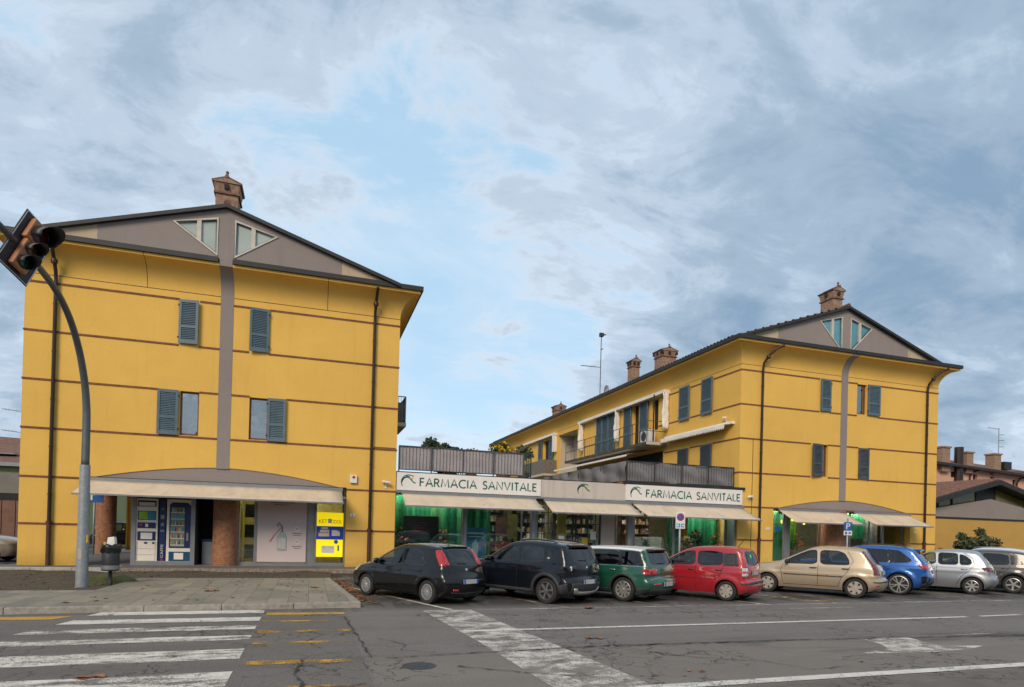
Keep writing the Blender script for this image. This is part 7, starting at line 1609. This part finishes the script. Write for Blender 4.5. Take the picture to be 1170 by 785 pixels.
CARS['green_wagon'] = dict(W=1.78, wb=2.67, rw=.325, belt=.93, paint=p_green, rim=('star', 10, 'rim_silver', .1), crease=.76, flare=.022, rimk=.70, roof_paint=p_wroof, roof_z=1.35,
  sil=[(-.55, .22, .06), (-.70, .32, .10), (-.77, .46, .11), (-.76, .58, .10), (-.70, .66, .08), (-.70, .80, .07), (-.685, .92, .06), (-.62, 1.06, .05), (-.54, 1.22, .04), (-.47, 1.35, .035), (-.34, 1.415, .03), (.3, 1.44, .03), (1.1, 1.43, .03), (1.5, 1.385, .03), (1.85, 1.24, .035), (2.2, 1.04, .04), (2.4, .97, .04), (2.95, .89, .05), (3.25, .78, .08), (3.42, .60, .10), (3.44, .42, .10), (3.35, .26, .08)],
  wins=[[(1.10, .97), (2.08, .96), (2.04, 1.06), (1.72, 1.24), (1.5, 1.33), (1.12, 1.34)], [(.16, .98), (1.04, .97), (1.06, 1.34), (.20, 1.34)], [(-.46, 1.0), (.10, .98), (.13, 1.34), (-.36, 1.33)]], dark_glass=[1, 2], pillars=[[(1.04, .955), (1.12, .955), (1.12, 1.36), (1.04, 1.36)], [(.08, .955), (.18, .955), (.20, 1.36), (.10, 1.36)], [(-.62, .97), (-.44, .965), (-.34, 1.35), (-.50, 1.34)], [(2.02, .95), (2.14, .95), (1.74, 1.25), (1.5, 1.36), (1.46, 1.33), (1.7, 1.24)]],
  rearwin=[(-.84, .98), (.84, .98), (.80, 1.33), (-.80, 1.33)], frontwin=[(-.93, 2.3), (.93, 2.3), (.84, 1.54), (-.84, 1.54)],
  seams=[[(1.08, .95), (1.09, .34)], [(2.1, .94), (2.16, .74), (2.12, .36)], [(.12, .96), (.20, .80), (.38, .62)]], handles=[(1.22, .83), (.32, .84)], handle_mat=MT['chrome'], rear_seams=[[(-.94, .63), (.94, .63)], [(0, .63), (0, .95)]],
  panels=[('belt_trim', both([(-.66, .945), (2.1, .93), (2.1, .945), (-.66, .962)]), 'chrome', .008, .004), ('sill_trim', both([(.42, .23), (2.24, .23), (2.24, .33), (.42, .33)]), 'trim', .008, .01), ('wheel_arch_trim', [(k, [(cx + rr_ * math.cos(R_(a)), .325 + rr_ * math.sin(R_(a))) for rr_, rng in ((.374, range(-8, 190, 6)), (.43, range(186, -14, -6))) for a in rng]) for cx in (0, 2.67) for k in 'LR'], 'trim', .010, .012),
          ('tail_light', [('L', [(-.85, .76), (-.58, .76), (-.55, .86), (-.58, .90), (-.85, .90)]), ('B', [(.62, .76), (.7, .75), (1.0, .75), (1.0, .90), (.70, .90), (.62, .87)])], 'lamp_red', .012, .014), ('tail_light', [('R', [(-.85, .76), (-.58, .76), (-.55, .86), (-.58, .90), (-.85, .90)]), ('B', mirr([(.62, .76), (.7, .75), (1.0, .75), (1.0, .90), (.70, .90), (.62, .87)]))], 'lamp_red', .012, .014),
          ('bumper_trim', [('B', [(-.97, .24), (.97, .24), (.97, .40), (-.97, .40)]), ('L', [(-.68, .24), (-.42, .24), (-.42, .38), (-.72, .40)]), ('R', [(-.68, .24), (-.42, .24), (-.42, .38), (-.72, .40)])], 'trim', .006, .01), ('fog_light', rearboth([(.58, .47), (.92, .47), (.92, .52), (.58, .52)]), 'lamp_red', .008, .01), ('bumper_chrome', [('B', [(-.97, .615), (.97, .615), (.97, .63), (-.97, .63)])], 'chrome', .008, .004)],
  plate_z=.50, plate_y=0, wiper=(1.0, -.05, 1.02, .4), spoiler=(1.36, .10, .82, .045, 'gloss_black'), aerial=(-.2, .06, .08))
p_red = paintm('red car paint', (.36, .008, .018), .05, .35, .1, .07)
CARS['red_hatchback'] = dict(W=1.58, wb=2.30, rw=.29, belt=.98, paint=p_red, rim=('cap', 7, 'rim_dusty', .2), crease=.82, tumble=.20, r=.075,
  sil=[(-.42, .22, .05), (-.56, .32, .09), (-.60, .45, .10), (-.575, .56, .08), (-.52, .62, .06), (-.515, .75, .05), (-.50, .95, .05), (-.46, 1.12, .045), (-.40, 1.30, .04), (-.33, 1.44, .035), (-.20, 1.51, .03), (.2, 1.54, .03), (.8, 1.53, .03), (1.15, 1.48, .03), (1.5, 1.34, .035), (2.0, 1.06, .04), (2.2, .98, .04), (2.55, .90, .05), (2.78, .78, .08), (2.90, .60, .09), (2.92, .42, .10), (2.86, .24, .08)],
  wins=[[(.95, 1.0), (1.86, .98), (1.82, 1.10), (1.5, 1.28), (1.22, 1.39), (.97, 1.41)], [(.12, 1.03), (.86, 1.0), (.87, 1.41), (.40, 1.42), (.14, 1.38)], [(-.26, 1.05), (.02, 1.03), (.03, 1.34), (-.22, 1.34)]], pillars=[[(-.34, 1.02), (.10, 1.0), (.12, 1.37), (-.26, 1.38)]], dark_glass=[1], pillar_mat=MT['trim'],
  rearwin=[(-.76, 1.03), (.76, 1.03), (.76, 1.42), (-.76, 1.42)], frontwin=[(-.93, 2.05), (.93, 2.05), (.84, 1.22), (-.84, 1.22)], rear_dark=False,
  seams=[[(.91, .99), (.92, .32)], [(1.9, .97), (1.96, .76), (1.90, .36)], [(.08, 1.0), (.16, .78), (.32, .58)], [(.30, .60), (1.9, .62)]], handles=[(1.05, .86), (.22, .88)], handle_mat=MT['trim'], mirror_mat=MT['trim'], rear_seams=[[(-.82, .64), (.82, .64)], [(-.84, .64), (-.80, 1.0)], [(.84, .64), (.80, 1.0)]],
  panels=[('tail_light', [('L', [(-.65, .98), (-.43, .98), (-.31, 1.42), (-.5, 1.42), (-.62, 1.2)]), ('B', [(.84, .98), (1.0, .98), (1.0, 1.42), (.86, 1.42)])], 'lamp_red', .009, .012), ('tail_light', [('R', [(-.65, .98), (-.43, .98), (-.31, 1.42), (-.5, 1.42), (-.62, 1.2)]), ('B', mirr([(.84, .98), (1.0, .98), (1.0, 1.42), (.86, 1.42)]))], 'lamp_red', .009, .012),
          ('reversing_light', [('L', [(-.66, .74), (-.44, .74), (-.43, .97), (-.66, .97)]), ('B', [(.84, .74), (1.0, .74), (1.0, .97), (.84, .97)])], 'lamp_clear', .009, .012), ('lamp_element', [('L', [(-.66, .82), (-.43, .82), (-.43, .88), (-.66, .88)]), ('B', [(.84, .82), (1.0, .82), (1.0, .88), (.84, .88)])], 'lamp_red', .013, .008),
          ('bumper_moulding', [('B', [(-1.0, .50), (1.0, .50), (1.0, .55), (-1.0, .55)]), ('L', [(-.7, .50), (-.44, .50), (-.42, .54), (-.7, .55)]), ('R', [(-.7, .50), (-.44, .50), (-.42, .54), (-.7, .55)])], 'trim', .014, .014), ('green_tag', [('B', [(.1, 1.24), (.22, 1.24), (.22, 1.32), (.1, 1.32)])], 'sticker_green', .004, 0)],
  plate_z=.82, badge=(.95, .035), wiper=(1.04, 0, 1.06, -.4), aerial=(-.05, .26, .22))
p_beige = paintm('champagne car paint', (.43, .345, .235), .35, .4, .15, .2)
CARS['beige_hatchback'] = dict(W=1.66, wb=2.46, rw=.295, belt=.92, paint=p_beige, rim=('cap', 6, 'rim_dusty', .3), crease=.66,
  sil=[(-.44, .22, .05), (-.60, .30, .09), (-.655, .42, .10), (-.65, .53, .09), (-.60, .60, .07), (-.59, .72, .06), (-.56, .86, .06), (-.48, .99, .05), (-.32, 1.20, .045), (-.19, 1.37, .035), (-.04, 1.435, .03), (.4, 1.475, .03), (.9, 1.48, .03), (1.22, 1.43, .03), (1.6, 1.26, .035), (2.05, 1.03, .04), (2.25, .95, .04), (2.75, .86, .05), (3.02, .74, .08), (3.15, .58, .10), (3.18, .42, .10), (3.12, .24, .08)],
  wins=[[(1.04, .955), (1.96, .94), (1.92, 1.03), (1.55, 1.23), (1.27, 1.355), (1.06, 1.375)], [(.16, .97), (.94, .955), (.96, 1.375), (.48, 1.37), (.30, 1.30), (.19, 1.12)]],
  rearwin=[(-.84, .97), (.84, .97), (.76, 1.37), (-.76, 1.37)], frontwin=[(-.93, 2.12), (.93, 2.12), (.84, 1.28), (-.84, 1.28)], rear_dark=False,
  seams=[[(1.0, .94), (1.01, .30)], [(2.0, .93), (2.06, .74), (2.0, .34)], [(.12, .96), (.06, 1.1), (.22, 1.36)], [(.13, .95), (.22, .74), (.36, .58), (.46, .32)], [(.46, .31), (2.0, .30)]], handles=[(1.14, .84), (.26, .85)], handle_mat=MT['trim'], mirror_mat=MT['trim'], rear_seams=[[(-.92, .60), (.92, .60)]],
  panels=[('tail_light', [('L', [(-.70, .70), (-.47, .70), (-.46, .84), (-.24, 1.20), (-.14, 1.38), (-.30, 1.42), (-.45, 1.22), (-.68, .90)]), ('B', [(.90, .70), (1.0, .70), (1.0, 1.38), (.92, 1.38), (.90, .95)])], 'lamp_dark', .008, .012), ('tail_light', [('R', [(-.70, .70), (-.47, .70), (-.46, .84), (-.24, 1.20), (-.14, 1.38), (-.30, 1.42), (-.45, 1.22), (-.68, .90)]), ('B', mirr([(.90, .70), (1.0, .70), (1.0, 1.38), (.92, 1.38), (.90, .95)]))], 'lamp_dark', .008, .012),
          ('side_moulding', both([(.36, .595), (1.98, .60), (1.98, .625), (.34, .62)]), 'trim', .010, .01), ('bumper_moulding', [('B', [(-1.0, .48), (1.0, .48), (1.0, .51), (-1.0, .51)]), ('L', [(-.78, .48), (-.48, .48), (-.46, .51), (-.78, .51)])], 'trim', .012, .012), ('fog_light', [('L', [(-.61, .38), (-.54, .38), (-.54, .41), (-.62, .41)])], 'lamp_red', .009, .008)],
  plate_z=.75, wiper=(.99, 0, 1.01, .4))
p_blue = paintm('blue car paint', (.003, .088, .34), .35, .3, .25, .15)
CARS['blue_crossover'] = dict(W=1.84, wb=2.69, rw=.36, belt=1.03, paint=p_blue, rim=('twin', 5, 'rim_silver', .3), crease=.90, sill=.26, flare=.03, rimk=.78,
  sil=[(-.52, .26, .06), (-.68, .36, .10), (-.80, .50, .11), (-.82, .64, .10), (-.79, .76, .09), (-.77, .90, .08), (-.73, 1.04, .06), (-.62, 1.20, .05), (-.46, 1.40, .04), (-.32, 1.54, .03), (-.1, 1.60, .03), (.4, 1.635, .03), (1.0, 1.63, .03), (1.4, 1.57, .03), (1.8, 1.40, .035), (2.2, 1.18, .04), (2.45, 1.10, .04), (3.05, 1.02, .05), (3.35, .92, .08), (3.50, .72, .10), (3.52, .48, .11), (3.42, .28, .09)],
  wins=[[(1.12, 1.07), (2.12, 1.06), (2.08, 1.16), (1.76, 1.37), (1.45, 1.50), (1.14, 1.52)], [(.30, 1.08), (1.05, 1.07), (1.07, 1.52), (.36, 1.51)], [(-.36, 1.17), (-.22, 1.10), (.22, 1.08), (.28, 1.50), (.02, 1.48)]], dark_glass=[1, 2], pillars=[[(1.04, 1.06), (1.14, 1.06), (1.16, 1.53), (1.06, 1.53)], [(.20, 1.07), (.32, 1.07), (.38, 1.52), (.27, 1.52)]],
  rearwin=[(-.80, 1.10), (.80, 1.10), (.72, 1.46), (-.72, 1.46)], frontwin=[(-.93, 2.35), (.93, 2.35), (.84, 1.46), (-.84, 1.46)],
  seams=[[(1.09, 1.05), (1.1, .40)], [(2.16, 1.04), (2.22, .8), (2.16, .42)], [(.26, 1.06), (.30, .86), (.44, .74)]], handles=[(1.22, .94), (.40, .95)], rear_seams=[[(-.94, .72), (.94, .72)]],
  panels=[('tail_light', [('L', [(-.90, .90), (-.66, .91), (-.50, 1.04), (-.60, 1.05), (-.88, 1.03)]), ('B', [(.45, .90), (1.0, .90), (1.0, 1.03), (.62, 1.0), (.45, .97)])], 'lamp_red', .012, .014), ('tail_light', [('R', [(-.90, .90), (-.66, .91), (-.50, 1.04), (-.60, 1.05), (-.88, 1.03)]), ('B', mirr([(.45, .90), (1.0, .90), (1.0, 1.03), (.62, 1.0), (.45, .97)]))], 'lamp_red', .012, .014),
          ('bumper_trim', [('B', [(-.97, .28), (.97, .28), (.97, .46), (.6, .52), (-.6, .52), (-.97, .46)])], 'trim', .006, .01), ('bumper_vent', [('L', [(-.76, .46), (-.64, .42), (-.62, .64), (-.70, .70), (-.78, .66)]), ('B', [(.86, .44), (1.0, .44), (1.0, .68), (.90, .66)])], 'gloss_black', .008, .01), ('sill_trim', both([(.46, .27), (2.22, .27), (2.22, .34), (.46, .34)]), 'gloss_black', .008, .01)],
  plate_z=.78, wiper=(1.12, 0, 1.14, .4), spoiler=(1.50, .20, .80, .05, p_blue), rails=(-.2, 1.3, 'gloss_black'), aerial=(-.05, .07, .10))
p_silver = paintm('silver car paint', (.40, .42, .445), .75, .35, .2, .3, (.22, .2, .18))
CARS['silver_hatchback'] = dict(W=1.66, wb=2.37, rw=.29, belt=.96, paint=p_silver, rim=('star', 7, 'rim_silver', .3), crease=.78, flare=.022, r=.10,
  sil=[(-.40, .22, .05), (-.54, .32, .09), (-.60, .44, .11), (-.60, .56, .10), (-.55, .66, .08), (-.53, .76, .07), (-.50, .90, .06), (-.43, 1.04, .05), (-.30, 1.24, .045), (-.17, 1.39, .035), (-.02, 1.46, .03), (.4, 1.50, .03), (.85, 1.49, .03), (1.2, 1.43, .03), (1.6, 1.24, .035), (2.0, 1.03, .04), (2.2, .95, .04), (2.6, .86, .05), (2.82, .74, .08), (2.94, .58, .10), (2.95, .40, .10), (2.88, .24, .08)],
  wins=[[(1.04, .99), (1.90, .97), (1.86, 1.06), (1.52, 1.25), (1.26, 1.37), (1.06, 1.39)], [(.40, 1.0), (.96, .99), (.97, 1.39), (.55, 1.39), (.42, 1.37)], [(.02, 1.06), (.10, 1.01), (.34, 1.0), (.36, 1.36), (.20, 1.31), (.05, 1.18)]],
  rearwin=[(-.86, 1.0), (.86, 1.0), (.76, 1.38), (-.76, 1.38)], frontwin=[(-.93, 2.08), (.93, 2.08), (.84, 1.26), (-.84, 1.26)], rear_dark=False,
  seams=[[(1.0, .98), (1.01, .32)], [(1.94, .96), (2.0, .75), (1.94, .36)], [(-.06, 1.02), (.0, 1.24), (.24, 1.40)], [(-.06, 1.0), (.10, .8), (.30, .6), (.42, .34)]], handles=[(1.14, .85), (.22, .85)], rear_seams=[[(-.9, .655), (.9, .655)]],
  panels=[('tail_light', [('L', [(-.68, .78), (-.34, .80), (-.26, .92), (-.28, .95), (-.64, .93)]), ('B', [(.70, .78), (1.0, .78), (1.0, .93), (.76, .92)])], 'lamp_dark', .010, .014), ('tail_light', [('R', [(-.68, .78), (-.34, .80), (-.26, .92), (-.28, .95), (-.64, .93)]), ('B', mirr([(.70, .78), (1.0, .78), (1.0, .93), (.76, .92)]))], 'lamp_dark', .010, .014), ('fuel_flap', [('L', [(-.20, .70), (-.06, .70), (-.06, .82), (-.20, .82)])], p_silver, .003, 0)],
  plate_z=.74, wiper=(1.02, -.1, 1.06, .55), aerial=(.2, .1, .06))
p_grey = paintm('grey car paint', (.055, .052, .050), .3, .35, .2, .25)
CARS['grey_crossover'] = dict(CARS['black_crossover'], paint=p_grey, rim=('star', 5, 'rim_silver', .2), pillars=[[(-.30, 1.10), (.08, 1.06), (.11, 1.42), (-.10, 1.36)]], spoiler=(1.47, .08, .76, .05, p_grey), rails=None,
  panels=[q for q in CARS['black_crossover']['panels'] if q[0] in ('wheel_arch_trim', 'sill_trim')] + [('tail_light', [('L', [(-.72, .84), (-.40, .86), (-.38, .99), (-.72, .99)]), ('B', [(.66, .84), (1.0, .84), (1.0, .99), (.66, .99)])], 'lamp_red', .010, .012), ('bumper_trim', [('B', [(-.97, .27), (.97, .27), (.97, .5), (-.97, .5)])], 'trim', .006, .01)])
LAB = {'black_hatchback': 'glossy black hatchback at the left end of the row with silver many spoked wheels', 'black_crossover': 'black crossover with grey arch trim and a silver skid plate', 'green_wagon': 'dark green estate car with a white roof', 'red_hatchback': 'small upright red hatchback with tall tail lamps', 'beige_hatchback': 'champagne beige hatchback with black side mouldings', 'blue_crossover': 'bright blue crossover with twin spoke wheels', 'silver_hatchback': 'small silver hatchback with rounded flanks', 'grey_crossover': 'dark grey crossover at the right edge with black arch trim'}
for nm, px, py, hd, k in (('black_hatchback', 2.27, 12.29, 32, .785), ('black_crossover', 4.71, 12.04, 31, .815), ('green_wagon', 6.63, 12.29, 31, .83), ('red_hatchback', 9.19, 12.12, 32, .805), ('beige_hatchback', 13.28, 12.38, 36, .865), ('blue_crossover', 15.47, 12.98, 33, .82), ('silver_hatchback', 18.14, 12.90, 33, .84), ('grey_crossover', 20.08, 13.06, 33, .80)):
    h_ = R_(90 + hd); Car(CARS[nm]).build(nm, LAB[nm], place(px, py, CARS[nm]['W'] / 2, h_, k), h_ - math.pi / 2, k)
p_dark = paintm('dark blue grey car paint', (.03, .04, .055), .3, .3, .1, .2); p_champ = paintm('pale champagne car paint', (.36, .31, .23), .5, .35, .1, .2); p_wht = paintm('white car paint', (.62, .62, .62), 0, .35, 0, .15)
Car(dict(CARS['black_crossover'], paint=p_wht, panels=CARS['grey_crossover']['panels'], spoiler=(1.47, .08, .76, .05, p_wht), rails=None)).build('white_crossover', 'white crossover cut off by the right edge behind the grey one', (22.6, 14.6, 0), R_(30), .83)
Car(dict(CARS['green_wagon'], paint=p_dark, roof_paint=None, dark_glass=[], panels=CARS['green_wagon']['panels'][1:])).build('dark_estate', 'dark estate car crossing behind the silver and grey cars', (35.0, 24.0, 0), R_(-90 + 8), .86, group='cars standing further off')
Car(dict(CARS['beige_hatchback'], paint=p_champ, panels=[])).build('champagne_hatchback', 'pale champagne car half hidden behind the left corner of the left house', (-12.2, 25.2, 0), R_(-90), .92, group='cars standing further off')
Car(dict(CARS['black_hatchback'])).build('black_hatchback', 'dark hatchback seen through the portico beside the brick column', (-10.4, 38, 0), R_(-70), .9, group='cars standing further off')
Car(dict(CARS['silver_hatchback'], paint=p_wht)).build('white_hatchback', 'white hatchback seen through the portico beyond the dark one', (-10.4, 43, 0), R_(-80), .9, group='cars standing further off')
